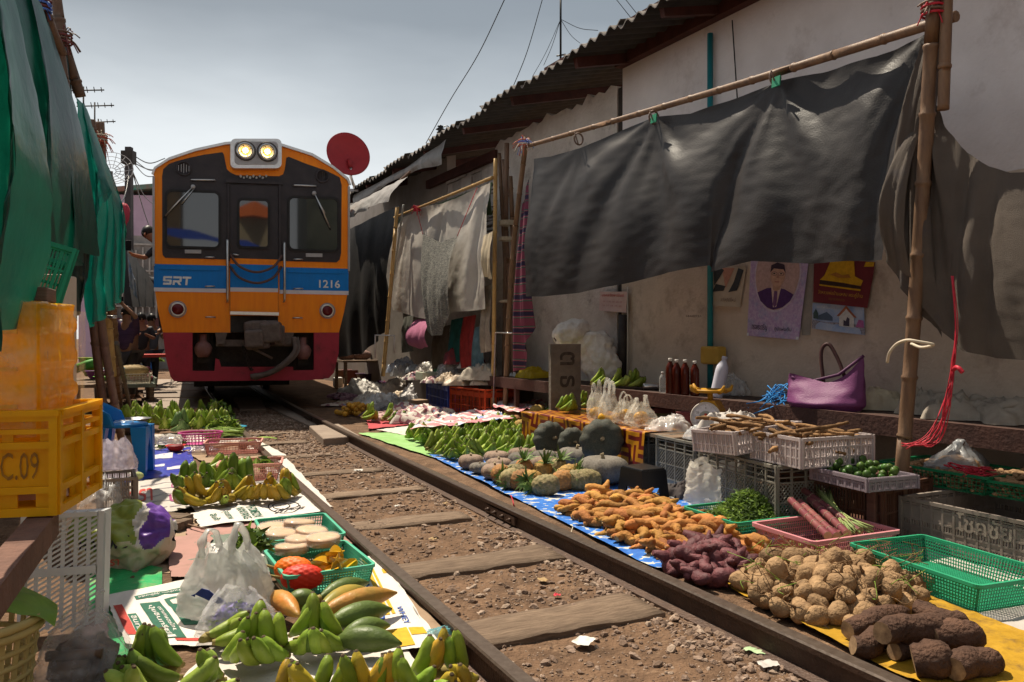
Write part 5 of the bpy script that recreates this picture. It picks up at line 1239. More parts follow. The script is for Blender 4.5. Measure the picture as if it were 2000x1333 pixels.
for i,(px,py,lab)in enumerate(((1400,862,'stack of clear plastic bags leaning beside the scale'),(1425,846,'folded pale newspaper and bags behind the scale'))):
    crumple('plastic_bags',lab,'bags',P(px,py,.5+.05*i),.3+i,.3,.42,.14+.04*i,FILM if i==0 else WSH,20+i,fs=1.3)
# ---- crates on crates, with roots and limes
wc=crate('plastic_crate','pale white slotted crate full of root sticks',cB+Vector((.36,-.3,.385)),R(-67),.42,.52,.17,PALC,10,rows=((0,.3,3),(.3,.62,3),(.62,.92,3),(.92,1,1)),xl=2,lattice=False)
c,ro,L=cratebase(edge(1472,896,.475),edge(1568,917,.475),.476,.5);wc.location=c;wc.rotation_euler=(0,0,ro)
wc2=crate('plastic_crate','tilted pale slotted crate of root sticks beside the scale',c+Vector((-.28,.32,.035)),ro,.42,.5,.14,PALC,10,rows=((0,.35,3),(.35,.9,3),(.9,1,1)),xl=2,lattice=False);wc2.rotation_euler=(R(5),R(-4),ro)
ROOT=M('root_brown',(.27,.15,.065),(.17,.09,.04),14,.85,.7,60,rnd=.3)
def stick(seed):
    rg=random.Random(seed);q=bez([Vector((-.16,0,0)),Vector((-.05,rg.uniform(-.02,.02),rg.uniform(-.01,.01))),Vector((.05,rg.uniform(-.02,.02),0)),Vector((.17,rg.uniform(-.03,.03),rg.uniform(-.01,.02)))],4)
    return MB().tube(q,[.006+.008*abs(nz1(i*.7,seed))+.004 for i in range(len(q))],6,jit=.6).mesh('root_stick',ROOT)
STK=[stick(i)for i in range(6)];rg=random.Random(8)
for k,(cc,n_)in enumerate(((wc,34),(wc2,22))):
    for i in range(n_):
        o=link('root_stick',rg.choice(STK));x,y=rg.uniform(-.11,.12),rg.uniform(-.2,.2);z=.06+.13*i/n_*(1-abs(y)*1.5)
        o.location=cc.location+Matrix.Rotation(cc.rotation_euler.z,3,'Z')@Vector((x,y,z+.02));o.rotation_euler=(rg.uniform(-.12,.12),rg.uniform(-.16,.16),cc.rotation_euler.z+rg.uniform(-.5,.7)+(1.2 if i%3==0 else 0))
        tag(o,'brown knobbly root stick in the pale slotted crate' if k==0 else 'brown knobbly root stick in the tilted crate by the scale','root','root sticks in the pale crates')
c,ro,L=cratebase(edge(1588,912,.47),edge(1698,936,.47),.40,.32)
lc=crate('plastic_crate','shallow pale crate of limes, toned lilac grey for shade',c,ro,L,.34,.07,M('shaded_pale_crate',(.27,.22,.25),(.2,.165,.19),7,.5),8,rows=((0,.5,3),(.5,.9,3),(.9,1,1)),xl=4,lattice=False)  # pale crate plastic with the shade it stands in mixed into the colour
LIME=M('lime_green',(.06,.12,.02),(.035,.075,.015),9,.4,.2,80,rnd=.35,hue=.02)  # green darkened so the colour carries the shade over the limes
lm=[MB().ball((0,0,0),(.024,.022,.022),9,7,jit=.12,seed=i).mesh('lime',LIME)for i in range(3)];hp=Heap(.012)
for i in range(95):
    x,y=rg.uniform(-L/2+.02,L/2-.02),rg.uniform(-.15,.15);h_=hp.at(x,y,.018)
    if h_>.085:continue
    o=link('lime',rg.choice(lm));o.location=lc.location+Matrix.Rotation(ro,3,'Z')@Vector((x,y,.03+h_));o.rotation_euler=(rg.uniform(0,3),rg.uniform(0,3),0);hp.put(x,y,.024,h_+.036);tag(o,'lime coloured dark for shade in the shallow lilac crate','lime','limes in the lilac crate')
GRB=M('basket_green',(.035,.33,.17),(.03,.27,.14),6,.4,dirt=(.05,.16,.08),dth=.68);GRD=M('basket_dark_green',(.012,.17,.07),(.012,.13,.055),6,.4)
PNK=M('basket_pink',(.56,.23,.25),(.5,.2,.22),6,.42,dirt=(.4,.2,.17),dth=.68)
g1=basket('plastic_basket','dark green basket with a bag and red cords on the grey crate','basket',Vector((2.62,4.72,.345)),R(-62),.66,.46,.1,GRD,.92,26,16,4)
g2=basket('plastic_basket','dark green basket of small brown tubers at right edge','basket',Vector((2.98,4.22,.345)),R(-58),.66,.55,.085,GRD,.92,26,18,4)
TUB=M('small_tuber',(.33,.2,.10),(.2,.11,.055),10,.7,.4,60)
tm=MB();r3=random.Random(4);hp=Heap(.014)
for i in range(900):
    x,y=r3.uniform(-.3,.3),r3.uniform(-.25,.25);h_=hp.at(x,y,.02)
    if h_>.11:continue
    M_=Matrix.Translation((x,y,.015+h_))@Euler((r3.uniform(-.3,.3),r3.uniform(-.3,.3),r3.uniform(0,6))).to_matrix().to_4x4()
    k=r3.uniform(.7,1.3);tm.tube([(-.035*k,0,0),(-.015*k,.003,.002),(.012*k,-.002,0),(.036*k,.003,0)],[.004,.012*k,.011*k,.003],6,M=M_);hp.put(x,y,.022,h_+.02)
to=tm.build('small_tubers',TUB);to.location=g2.location;to.rotation_euler=g2.rotation_euler;tag(to,'heap of small brown finger tubers filling the right green basket','tubers',kind='stuff')
tm=MB();hp=Heap(.014)
for i in range(400):
    x,y=r3.uniform(-.3,.3),r3.uniform(-.2,.15);h_=hp.at(x,y,.02)
    if h_>.09:continue
    M_=Matrix.Translation((x,y,.015+h_))@Euler((0,0,r3.uniform(0,6))).to_matrix().to_4x4();tm.tube([(-.04,0,0),(-.01,.003,.002),(.02,-.002,0),(.04,.003,0)],[.004,.013,.012,.003],6,M=M_);hp.put(x,y,.022,h_+.02)
to=tm.build('small_tubers',TUB);to.location=g1.location;to.rotation_euler=g1.rotation_euler;tag(to,'few small pale tubers beside the bag in the dark green basket','tubers',kind='stuff')
bag('plastic_bag','tied clear plastic bag of brown roots in the dark green basket',g1.location+Vector((.05,.05,.03)),.5,.36,.26,.18,GREYFILM,9,False,.25,.2,knot=True)
o=MB().ball((0,0,.07),(.14,.1,.06),12,8,jit=.4).build('bagged_roots',TUB);o.location=g1.location+Vector((.05,.05,.03));tag(o,'brown roots inside the tied clear bag in the green basket','roots')
rc=MB()
for i in range(26):
    q=g1.location+Vector((-.02,-.22,.08));j=lambda k:Vector((rr(-1,1),rr(-1,1),rr(0,.5)))*k
    rc.tube(bez([q+j(.1),q+j(.12),q+j(.1)],4),.004,4)
tag(rc.build('red_cord_tangle',REDCORD),'tangle of red plastic cord lying in the dark green basket','cord')
o=MB().ball((0,0,0),(.05,.03,.03),10,6,jit=.4).build('red_net_scrap',M('orange_scrap',(.5,.12,.02)));o.location=g2.location+Vector((-.02,-.02,.1));tag(o,'orange red scrap lying on the small brown tubers','scrap')
# ---- big baskets on the ground
g3=basket('plastic_basket','empty bright green basket on the pale sheet at right','basket',Vector((1.985,3.63,.085)),R(-70),.70,.46,.12,GRB,.9,46,30,8,.0045)
pq=basket('plastic_basket','pink basket with sugarcane and small green eggplants','basket',Vector((1.62,4.13,.085)),R(-66),.42,.56,.14,PNK,.86,34,40,6,.004,.016)
gq=basket('plastic_basket','green basket heaped with fresh leafy greens','basket',Vector((1.38,4.66,.085)),R(-66),.46,.56,.11,GRB,.88,30,36,6,.004)
LEAF=M('fresh_greens',(.26,.38,.06),(.15,.25,.035),12,.6,rnd=.1,trans=.25);LEAFD=M('dark_greens',(.10,.17,.03),(.05,.08,.02),12,.6)
lv=MB();r3=random.Random(12)
for i in range(2600):
    x,y=r3.gauss(0,.115),r3.gauss(0,.15)
    if abs(x)>.2 or abs(y)>.26:continue
    z=.03+.16*exp(-(x/.15)**2-(y/.2)**2)*r3.uniform(.7,1.1)+.02
    M_=Matrix.Translation((x,y,z))@Euler((r3.uniform(-.9,.9),r3.uniform(-.9,.9),r3.uniform(0,6.3))).to_matrix().to_4x4();k=r3.uniform(.6,1.4)
    lv.add([(-.024*k,0,0),(-.004*k,.007*k,.004),(.022*k,0,-.003),(-.004*k,-.007*k,.004)],[(0,1,2,3)],0 if r3.random()<.7 else 1,False,M_)
    if i%5==0:lv.tube([(-.04,0,0),(0,.008,.006),(.05,0,0)],.0018,4,M=M_,mi=1)
lo=lv.build('leafy_greens',[LEAF,LEAFD]);lo.location=gq.location;lo.rotation_euler=gq.rotation_euler;tag(lo,'heap of small fresh green leaves in the green basket','greens',kind='stuff')
# sugarcane
CANE=M('sugarcane_skin',(.13,.03,.045),(.2,.07,.06),9,.4,.2,40,rnd=.2,dirt=(.3,.2,.14),dth=.66);CEND=M('cane_end',(.5,.36,.2),(.4,.28,.15),20,.8);CRNG=M('cane_ring',(.34,.25,.17),(.22,.14,.1),30,.8)
def cane(a,e,r_,label):
    b=MB();n_=6;pts=[];rad=[];cuts=[]
    for i in range(n_):
        p0,p1=a.lerp(e,i/n_),a.lerp(e,(i+1)/n_);b.tube([p0-a,p0.lerp(p1,.06)-a,p0.lerp(p1,.5)-a,p0.lerp(p1,.9)-a,p1-a],[r_*1.06,r_,r_*.95,r_,r_*1.06],9,cmi=1)
        b.tube([p1-a,p1.lerp(p0,.06)-a],r_*1.09,9,mi=2)
    o=b.build('sugarcane',[CANE,CEND,CRNG]);o.location=a;tag(o,label,'sugarcane','sugarcane pieces in the pink basket')
for i,(x0,y0,x1,y1,dz,lab)in enumerate(((1545,978,1617,1047,.0,'leftmost dark sugarcane piece in the pink basket'),(1562,982,1634,1048,.015,'second sugarcane piece, reddish, in the pink basket'),(1582,975,1655,1043,.03,'third sugarcane piece from the left in the pink basket'),
      (1604,992,1645,1045,-.01,'pale lower sugarcane piece between the others'),(1570,958,1680,1038,.06,'longest red sugarcane piece on top of the pink basket'))):
    Yb=4.0-.0*i;a=PY(x1,y1,3.95+.03*i);e=PY(x0,y0,4.45+.04*i);cane(a,e,.021 if i<4 else .019,lab)
lg=MB()
for i in range(38):
    a=PY(1672,1040,4.05)+Vector((rr(-.02,.02),rr(-.02,.02),0));m_=PY(1635,1000,4.3)+Vector((rr(-.012,.012),rr(-.012,.012),rr(-.01,.01)));e=PY(1605+rr(-14,16),952+rr(-6,12),4.55)
    lg.tube(bez([a+Vector((rr(-.05,.09),0,rr(-.01,.03))),m_,e],3),[.004,.004,.004,.003,.003,.0025,.001],4)
tag(lg.build('lemongrass',M('lemongrass',(.28,.32,.1),(.2,.26,.1),9,.6)),'tied bundle of lemongrass behind the sugarcane','lemongrass')
EGG=M('green_eggplant',(.20,.28,.05),(.13,.2,.04),16,.35,rnd=.25)
em=MB().ball((0,0,0),.0125,8,6).mesh('pea_eggplant',EGG);hp=Heap(.01)
for i in range(70):
    x,y=r3.uniform(-.12,.12),r3.uniform(-.24,.02);h_=hp.at(x,y,.01)
    if h_>.06:continue
    o=link('pea_eggplant',em);o.location=pq.location+Matrix.Rotation(R(-66),3,'Z')@Vector((x,y,.02+h_));tag(o,'tiny round green eggplant in the pink basket','eggplant','pea eggplants in the pink basket');hp.put(x,y,.0125,h_+.02)
# standing white plastic bag, black cloth, black stool
wb=bag('plastic_bag','milky white plastic bag standing open in front of the lattice crate',P(1397,992,.09),-.5,.36,.22,.29,film('white_bag_film',(.82,.78,.70),.9,.3),23,False,.9,.16)
b=MB();b.grid(lambda u,v:(-.14+.12*u,.02*nz1(u*4,v*4),.25+.05*v+.03*sin(u*3)),8,4);b.build('bag_ear',MAT['white_bag_film'],wb);b=MB();b.grid(lambda u,v:(.0+.13*u,.02*nz1(u*4,v*4,3),.22+.06*v*(1-u*.3)),8,4);b.build('bag_ear',MAT['white_bag_film'],wb)
crumple('dark_cloth','dark crumpled cloth bundle beside the black stool','cloth',P(1337,966,.09),.5,.3,.26,.11,M('charcoal_cloth',(.035,.028,.028),(.055,.045,.045),8,.8),30,fs=1.5)
st_=TH('stool','low black plastic stool behind the orange roots','stool',P(1256,968,.088),R(-62))
def stool_parts(t,w_,h_,mat):
    b=MB();b.box((0,0,h_-.01),(w_*.86,w_*.72,.02),top=.97);o=b.build('seat',mat,t);m=o.modifiers.new('bevel','BEVEL');m.width=.009;m.segments=2
    for a in range(4):
        W_,d_=(w_,w_*.84)if a%2==0 else(w_*.84,w_);k=MB();tw=W_*.43;bw=W_*.5
        prof=[(-tw,h_-.012),(tw,h_-.012),(bw,0),(bw*.35,0),(bw*.3,h_*.35),(-bw*.3,h_*.35),(-bw*.35,0),(-bw,0)]
        i_=[(x*.985,z)for x,z in prof]
        y0=-d_*.43;y1=-d_*.5;yy=lambda z:y1+(y0-y1)*z/h_
        k.v=[(x,yy(z),z)for x,z in prof]+[(x,yy(z)+.006,z)for x,z in i_];n_=len(prof);k.f=[[0,7,6,5],[0,5,4,1],[1,4,3,2],[8,13,14,15],[8,9,12,13],[9,10,11,12]]+[[i,(i+1)%n_,n_+(i+1)%n_,n_+i]for i in range(n_)]
        k.m=[0]*len(k.f);k.sm=[False]*len(k.f);o=k.build('leg_panel',mat,t);o.rotation_euler=(0,0,a*pi/2)
stool_parts(st_,.285,.205,BLACK)
# ================================================================== RIGHT STALL: FRUIT AND VEGETABLES ON THE GROUND
# rows of green bananas
rg=random.Random(21);k=0
pg=[P(x,y,.09)[:2]for x,y in((800,858),(872,902),(925,904),(1052,886),(1050,850),(985,836),(900,842))]
for i in range(11):
    for j in range(9):
        n_=2.72+.205*j+rg.uniform(-.03,.03);s_=6.35+.225*i+rg.uniform(-.03,.03)+(.1 if j%2 else 0);p=G(n_,s_,.09)
        if not inpoly((p.x,p.y),pg):continue
        k+=1;dark=rg.random()<.12
        banana_hand('banana_hand','green banana hand standing upright in the rows right of the track' if not dark else 'dark green banana hand standing in the rows right of the track',p,TH28+rg.uniform(-.9,.5),[BPALE,BGREEN]if not dark else[BDARK,BGREEN],5,5,'banana hands in rows right of the track',rg.uniform(1.0,1.2),up=.7,r=.022,seed=100+k,spread=1.5)
# pumpkins
PKM=M('pumpkin_grey',(.22,.195,.165),(.12,.105,.085),14,.75,.6,40,rnd=.18,dirt=(.3,.2,.13),dsc=3,dth=.6);PKB=M('pumpkin_tan',(.33,.22,.155),(.2,.15,.12),14,.75,.6,40,rnd=.15,dirt=(.18,.16,.13),dsc=4,dth=.55);PKD=M('pumpkin_dark',(.085,.088,.065),(.035,.038,.03),18,.55,.6,40,rnd=.15,dirt=(.22,.15,.09),dsc=3,dth=.57);PST=M('pumpkin_stalk',(.33,.26,.16),(.25,.2,.12),20,.8)
def pumpkin_meshes(mat,ribs,flatk,seed):
    n_=14;pr=[]
    for i in range(n_+1):
        th=pi*i/n_;pr.append((max(.02,sin(th)**.8),-cos(th)*flatk*(1-.32*exp(-(sin(th)/.45)**2))))
    b=MB().lathe(pr,ribs*5,fn=lambda a,v:1+(.13*abs(cos(a*ribs/2))**.6-.09)*min(1,sin(pi*v)*2.2)+.02*sin(a*2+seed))
    return b.mesh('flesh',mat),MB().tube([(0,0,flatk*.62),(.02,0,flatk*.85),(.07,.02,flatk*1.02)],[.1,.07,.085],7,jit=.3).mesh('stalk',PST)
PK={m.name:[pumpkin_meshes(m,r_,f_,i)for i,(r_,f_)in enumerate(((10,.62),(12,.55)))]for m in(PKM,PKB,PKD)}
def pumpkin(px,py,r,mat,label,tilt=None,grp='pumpkins lying on the blue cloth',z=.09,rot=0):
    t=TH('pumpkin',label,'pumpkin',P(px,py,z),rot,grp);a,s_=rg.choice(PK[mat.name]);link('flesh',a,t,(0,0,r*.56)).scale=(r,)*3;link('stalk',s_,t,(0,0,r*.56)).scale=(r,)*3
    if tilt:t.rotation_euler=tilt;t.location.z+=tilt_z(r)
    return t
def tilt_z(r):return r*.82
for px,py,r,dz,tl,lab in((1074,899,.165,.0,(R(75),0,R(28)),'big dark upright pumpkin at left end of the checked tablecloth'),(1117,910,.125,.075,(R(84),0,R(15)),'medium grey upright pumpkin with its stalk facing the camera'),(1175,926,.175,.075,(R(76),0,R(-6)),'largest dark green upright pumpkin leaning on checked cloth')):
    t=pumpkin(px,py,r,PKD,lab,None,'upright pumpkins against the table');t.rotation_euler=tl;t.location.z=.09+r+dz;t.location+=Matrix.Rotation(tl[2],3,'Z')@Vector((0,r*.5,0))
for px,py,r,m_,lab in((920,916,.11,PKB,'tan pumpkin at left corner of the pumpkin group by the rail'),(937,925,.085,PKM,'small grey pumpkin nearest the rail'),(970,908,.115,PKB,'tan pumpkin behind the small grey one'),(1017,900,.11,PKB,'tan pumpkin in the back row beside the bananas'),(1058,897,.11,PKB,'tan pumpkin below the big dark upright one'),
      (1019,912,.12,PKM,'grey ribbed pumpkin in the middle of group'),(975,922,.11,PKB,'tan pumpkin in the second row left of the grey one'),(967,936,.11,PKB,'tan pumpkin in the front row behind pineapples at left'),(1063,908,.12,PKM,'grey pumpkin beneath the upright pair'),(1063,922,.125,PKB,'reddish tan pumpkin with a tall stalk behind the pineapples'),
      (1094,904,.1,PKB,'tan pumpkin half hidden below the middle upright pumpkin'),(1127,916,.17,PKM,'wide grey pumpkin below the largest upright one'),(1178,944,.19,PKM,'widest grey pumpkin beside the black stool'),(1018,925,.1,PKM,'dull grey pumpkin just behind the orange pineapple')):
    pumpkin(px,py,r,m_,lab,rot=rg.uniform(0,6))
# pineapples
PIN=M('pineapple_skin',(.42,.21,.06),(.17,.11,.045),60,.75,.3,90,rnd=.25,hue=.02);PING=M('pineapple_green_skin',(.14,.13,.05),(.33,.25,.13),60,.75,.3,90,rnd=.25);PLF=M('pineapple_leaf',(.10,.17,.04),(.17,.24,.07),14,.5,rnd=.25)
def pine_body(mat):
    b=MB();nu,nv=40,26;vs=[]
    for i in range(nv+1):
        th=pi*(.03+.94*i/nv)
        for j in range(nu):
            a=2*pi*j/nu;q=9*i/nv;k=.93+.14*(abs(sin(5*a+q*1.57))*abs(sin(5*a-q*1.57)))**.6
            vs.append((.068*sin(th)**.6*k*cos(a),.068*sin(th)**.6*k*sin(a),-.09*cos(th)))
    b.add(vs,[(i*nu+j,i*nu+(j+1)%nu,(i+1)*nu+(j+1)%nu,(i+1)*nu+j)for i in range(nv)for j in range(nu)],0,True);b.f+=[list(range(nu))[::-1],[nv*nu+j for j in range(nu)]];b.m+=[0,0];b.sm+=[False,False]
    return b.mesh('skin',mat)
def pine_crown(seed):
    r_=random.Random(seed);b=MB()
    for i in range(24):
        a=i*2.4;L_=r_.uniform(.07,.14);t=r_.uniform(.25,1.1);d=Vector((cos(a)*sin(t),sin(a)*sin(t),cos(t)));w_=d.cross(Vector((0,0,1))).normalized()*.009
        p0=Vector((0,0,.08));p1=p0+d*L_*.5;p2=p0+d*L_-Vector((0,0,.03*sin(t)))
        b.add([p0-w_*.8,p0+w_*.8,p1+w_,p1-w_,p2],[(0,1,2,3),(3,2,4)],0,True)
    return b.mesh('leaf_crown',PLF)
PB=[pine_body(PIN),pine_body(PING)];PCR=[pine_crown(i)for i in range(3)]
def pineapple(px,py,label,grp,z=.09,tilt=None,sc=1.0,v=None):
    t=TH('pineapple',label,'pineapple',P(px,py,z)+Vector((0,0,.062*sc)),0,grp);link('skin',PB[v if v is not None else rg.randrange(2)],t);link('leaf_crown',rg.choice(PCR),t);t.scale=(sc,)*3
    t.rotation_euler=tilt or(R(rg.uniform(75,105)),0,rg.uniform(0,6.28));return t
for px,py,lab,tl,v in((978,944,'pineapple at left end of the pineapple heap',None,0),(998,953,'pale pineapple nearest the rail at left of the heap',(R(90),0,2.6),1),(1023,938,'orange pineapple standing out at the back of the heap',(R(20),0,0),0),(1020,956,'pineapple in the front row beside leaves',None,0),(1040,957,'small pineapple left of the big front pineapple',None,0),(1066,967,'big scaly pineapple lying at the very front of the heap',(R(100),0,R(250)),1),
      (1058,940,'pineapple with leaves upward in middle of the heap',(R(30),.3,0),0),(1089,938,'upright pineapple below the wide grey pumpkin',(R(15),.2,0),1),(1127,943,'orange pineapple at right rear of the heap',None,0),(1128,957,'grey green pineapple at right front of the heap',(R(85),0,4.3),1),(1149,955,'rightmost pineapple with drooping leaves',(R(80),0,5.0),1),(1102,957,'pineapple whose leaves point to the rail',(R(95),0,2.2),0),(1004,944,'dull pineapple behind the pale one',None,1),(1105,948,'tilted pineapple among leaves right of centre',(R(50),.4,1),0)):
    pineapple(px,py,lab,'pineapples on the blue cloth',tilt=tl,v=v,sc=1.1)
for i,(px,py)in enumerate(((1012,832),(1032,822),(1045,838),(1020,845),(1000,818),(1050,815),(985,815),(1035,806))):
    pineapple(px,py,'ripe pineapple heaped under the printed cloth behind the banana rows','pineapples under the printed cloth',z=.12+.07*(i%3),sc=1.1,v=0)
PRC=pattern('printed_cloth',vor_mix(6,(.55,.2,.22),(.66,.58,.56),(.16,.25,.5),.5),.6)
o,tx,bl,at=gsheet('printed_cloth','pink and white printed plastic cloth thrown over the back of banana rows','cloth',[(868,812),(955,798),(1003,818),(800,838)],.26,PRC,40,40,.03,51,4)
o,tx,bl,at=gsheet('printed_cloth','blue and pink printed plastic cloth covering the pineapples beside the concrete post','cloth',[(1010,768),(1072,775),(1070,806),(962,796)],.32,PRC,40,40,.05,54,4)
# orange roots
TUR=M('orange_root',(.45,.205,.05),(.29,.12,.03),24,.75,1.0,70,rnd=.32,hue=.015,dirt=(.22,.11,.04),dsc=22,dth=.58);TUE=M('root_cut',(.6,.4,.18),(.5,.32,.14),20,.7)
def root(seed,L,r,mat,cut=True,branch=False):
    rg_=random.Random(seed);q=bez([Vector((-L/2,0,0)),Vector((-L/6,rg_.uniform(-.18,.18)*L,rg_.uniform(-.08,.08)*L)),Vector((L/6,rg_.uniform(-.18,.18)*L,rg_.uniform(-.06,.1)*L)),Vector((L/2,rg_.uniform(-.2,.2)*L,0))],4);n_=len(q)
    rad=[r*(.62+.5*sin(pi*min(1,(i+1.2)/n_))+.2*nz1(i*.8,seed))for i in range(n_)];rad[-1]*=.35;rad[-2]*=.75;rad[0]*=.85 if cut else .4
    b=MB().tube(q,rad,8,jit=.22,cmi=1)
    if branch:k=q[n_//2];b.tube([k,k+Vector((.02,.6*r,r)),k+Vector((.03,2.2*r,1.6*r))],[r*.8,r*.75,r*.3],7,jit=.2)
    return b.mesh('root',[mat,TUE])
TRM=[root(i,.085+.02*(i%5),.0165+.0025*(i%3),TUR,i%2==0,i%4==0)for i in range(10)]
scatter_heap(TRM,[(1092,1000),(1165,972),(1250,968),(1330,1008),(1400,1040),(1480,1068),(1470,1092),(1400,1083),(1345,1100),(1290,1092),(1200,1052)],.092,300,.028,.036,'orange_root','orange brown root in the heap along the right rail','root','orange roots in the heap',31,hmax=.12,sc=(.6,1.6),center_bias=.45)
# purple yams
YAM=M('purple_yam',(.16,.05,.055),(.085,.03,.034),20,.6,.8,60,rnd=.3,dirt=(.2,.11,.09),dth=.68)
YM=[root(40+i,.11+.02*(i%4),.023+.006*(i%3),YAM,False,i%2==0)for i in range(7)]
for m_ in YM:m_.materials[1]=YAM
scatter_heap(YM,[(1300,1106),(1345,1088),(1435,1090),(1468,1120),(1415,1146),(1345,1136)],.094,52,.036,.05,'purple_yam','dark purple yam in the small heap beside the orange roots','yam','purple yams in the heap',32,hmax=.12,sc=(.85,1.4),center_bias=.4)
# jicama
JIC=M('jicama_skin',(.36,.225,.115),(.2,.12,.06),16,.8,1.2,60,rnd=.25,dirt=(.13,.075,.04),dsc=16,dth=.55);JTL=M('jicama_tail',(.2,.12,.06),(.14,.08,.04),20,.9)
def jicama(seed):
    r_=random.Random(seed);lob=r_.choice((3,4,5));ph=r_.uniform(0,6)
    b=MB().lathe([(.002,-.05),(.025,-.043),(.045,-.025),(.056,0),(.052,.022),(.034,.038),(.012,.04)],15,fn=lambda a,v:1+.13*cos(lob*a+ph)+.08*sin(2*a+seed))
    b.tube(bez([Vector((0,0,-.045)),Vector((.01,.005,-.065)),Vector((.035*r_.uniform(-1,1),.03,-.085))],3),[.01,.007,.005,.004,.003,.002,.001],5,mi=1);b.tube([(0,0,.035),(.004,.002,.055),(.012*r_.uniform(-1,1),.01,.075)],[.009,.006,.004],5,mi=1)
    if seed%3==0:b.tube(bez([Vector((.04,0,.0)),Vector((.07,.02,.02)),Vector((.1,-.01,.05))],3),.002,4,mi=1)
    return b.mesh('jicama',[JIC,JTL])
JM=[jicama(i)for i in range(8)]
scatter_heap(JM,[(1432,1142),(1470,1112),(1560,1104),(1690,1112),(1790,1140),(1820,1182),(1740,1202),(1670,1235),(1590,1222),(1500,1192)],.094,120,.042,.078,'jicama','pale brown jicama root in the heap on the yellow sheet','jicama','jicama roots in the heap',33,tilt=1.2,hmax=.12,sc=(.5,1.15),center_bias=.5)
# cassava
CAS=M('cassava_bark',(.115,.06,.038),(.06,.032,.022),16,.85,1.8,60,rnd=.15,dirt=(.22,.13,.08),dsc=9,dth=.66);CCUT=M('cassava_cut',(.34,.22,.12),(.12,.07,.04),26,.8)
for i,(x0,y0,x1,y1,r,dz,lab)in enumerate(((1655,1232,1770,1192,.042,0,'cassava root farthest from the camera beside the jicama'),(1718,1238,1852,1216,.047,.06,'long dark cassava root lying on top of the others'),(1785,1190,1888,1222,.04,.02,'slanting cassava root with pale cut end below the green basket'),(1667,1262,1740,1246,.04,0,'cassava root nearest the rail on the left'),
      (1742,1268,1810,1262,.038,0,'short cassava root tucked under the others'),(1818,1243,1918,1240,.05,.035,'thick dark cassava root on the right of the pile'),(1786,1292,1862,1286,.058,0,'stout cassava root with round cut face at the front'),(1858,1308,1944,1282,.047,0,'knobbly brown cassava root lying nearest the camera'))):
    z=.094+r*.9+dz;a,e=P(x0,y0,z),P(x1,y1,z);d=e-a;n_=12;s_=d.cross(Vector((0,0,1))).normalized()
    q=[a.lerp(e,t/n_)+s_*(.012*sin(t*.6+i*2))+Vector((0,0,.006*sin(t*.5+i)))for t in range(n_+1)];rad=[r*(.72+.36*sin(pi*min(1,max(0,(t+1)/n_*.85)))+.12*nz1(t*.5,i*3))for t in range(n_+1)];rad[-1]*=.4;rad[-2]*=.8
    o=MB().tube([p-a for p in q],rad,12,jit=.16,cmi=1).build('cassava',[CAS,CCUT]);o.location=a;tag(o,lab,'cassava','cassava roots on the yellow sheet')
# dry root hairs and stalks lying on the jicama heap
hr=MB();r4=random.Random(9)
for i in range(120):
    p=P(r4.uniform(1450,1800),r4.uniform(1115,1205),.1)+Vector((0,0,r4.uniform(.05,.13)));j=lambda k:Vector((r4.uniform(-1,1),r4.uniform(-1,1),r4.uniform(-.2,.9)))*k
    hr.tube(bez([p,p+j(.05),p+j(.09)],4),.0017,4,mi=i%4==0)
tag(hr.build('root_hairs',[JTL,LEAF]),'dry stalks and root hairs caught in the jicama heap','root hairs',kind='stuff')
# ================================================================== LEFT SIDE: CLOTHS ON THE GROUND
rg=random.Random(77)
SACKW=M('woven_sack_white',(.62,.57,.52),(.52,.47,.42),6,.6,.4,220,dirt=(.3,.23,.17),dsc=5,dth=.62);CARD=M('cardboard',(.34,.24,.16),(.27,.185,.12),5,.9,.3,50,dirt=(.17,.11,.07),dsc=5,dth=.58);PINKC=M('pink_cardboard',(.40,.22,.19),(.33,.19,.16),6,.9,dirt=(.22,.15,.11))
BLS=M('blue_sheet',(.045,.06,.38),(.03,.045,.3),4,.3,.3,25,dirt=(.55,.5,.52),dsc=4,dth=.6);GPS=M('green_foil',(.03,.38,.12),(.03,.3,.1),9,.4,.4,40,dirt=(.35,.25,.13),dsc=7,dth=.5);GGS=M('grey_green_sack',(.16,.19,.15),(.12,.15,.115),6,.7,.3,200,dirt=(.3,.26,.2),dsc=6,dth=.62)
PRG=flat('print_green',(.02,.12,.075));PRR=flat('print_red',(.48,.05,.035));PRM=flat('print_maroon',(.35,.06,.18));PRK=flat('print_black',(.04,.035,.035));PRB=flat('print_blue',(.03,.09,.35));PRY=flat('print_yellow',(.65,.38,.02));PRW=flat('print_white',(.65,.62,.58))
gs=lambda lab,quad,z,mat,**k:gsheet(k.pop('nm','ground_cloth'),lab,k.pop('cat','cloth'),quad,z,mat,**k)
gs('brown cardboard lying below the Thai printed sack on the left',[(190,1010),(560,1000),(640,1120),(160,1120)],.072,CARD,nm='cardboard',cat='cardboard',amp=.004,seed=60)
gs('white cloth beneath the far goods beside the blue chair',[(285,850),(470,842),(560,890),(270,888)],.078,SACKW,seed=61)
o,tx,bl,at=gs('shiny royal blue plastic sheet beside the blue chair',[(283,880),(372,874),(384,924),(243,944)],.084,BLS,amp=.01,seed=62)
bl(.15,.62,.62,.8,M('white_smear',(.6,.57,.58),(.5,.48,.5),6));bl(.55,.2,.95,.28,MAT['white_smear']);bl(.1,.36,.5,.42,MAT['white_smear'])
o,tx,bl,at=gs('white plastic sheet with red and maroon lettering left of the yellow bananas',[(250,944),(380,922),(405,985),(240,1018)],.088,WSH,amp=.009,seed=63)
tx('ตรา',.02,.35,.34,.72,PRR,True);tx('ปุ๋ย',.55,.15,.85,.5,PRM,True);tx('สดใหม่',.6,.6,.95,.85,PRM,True)
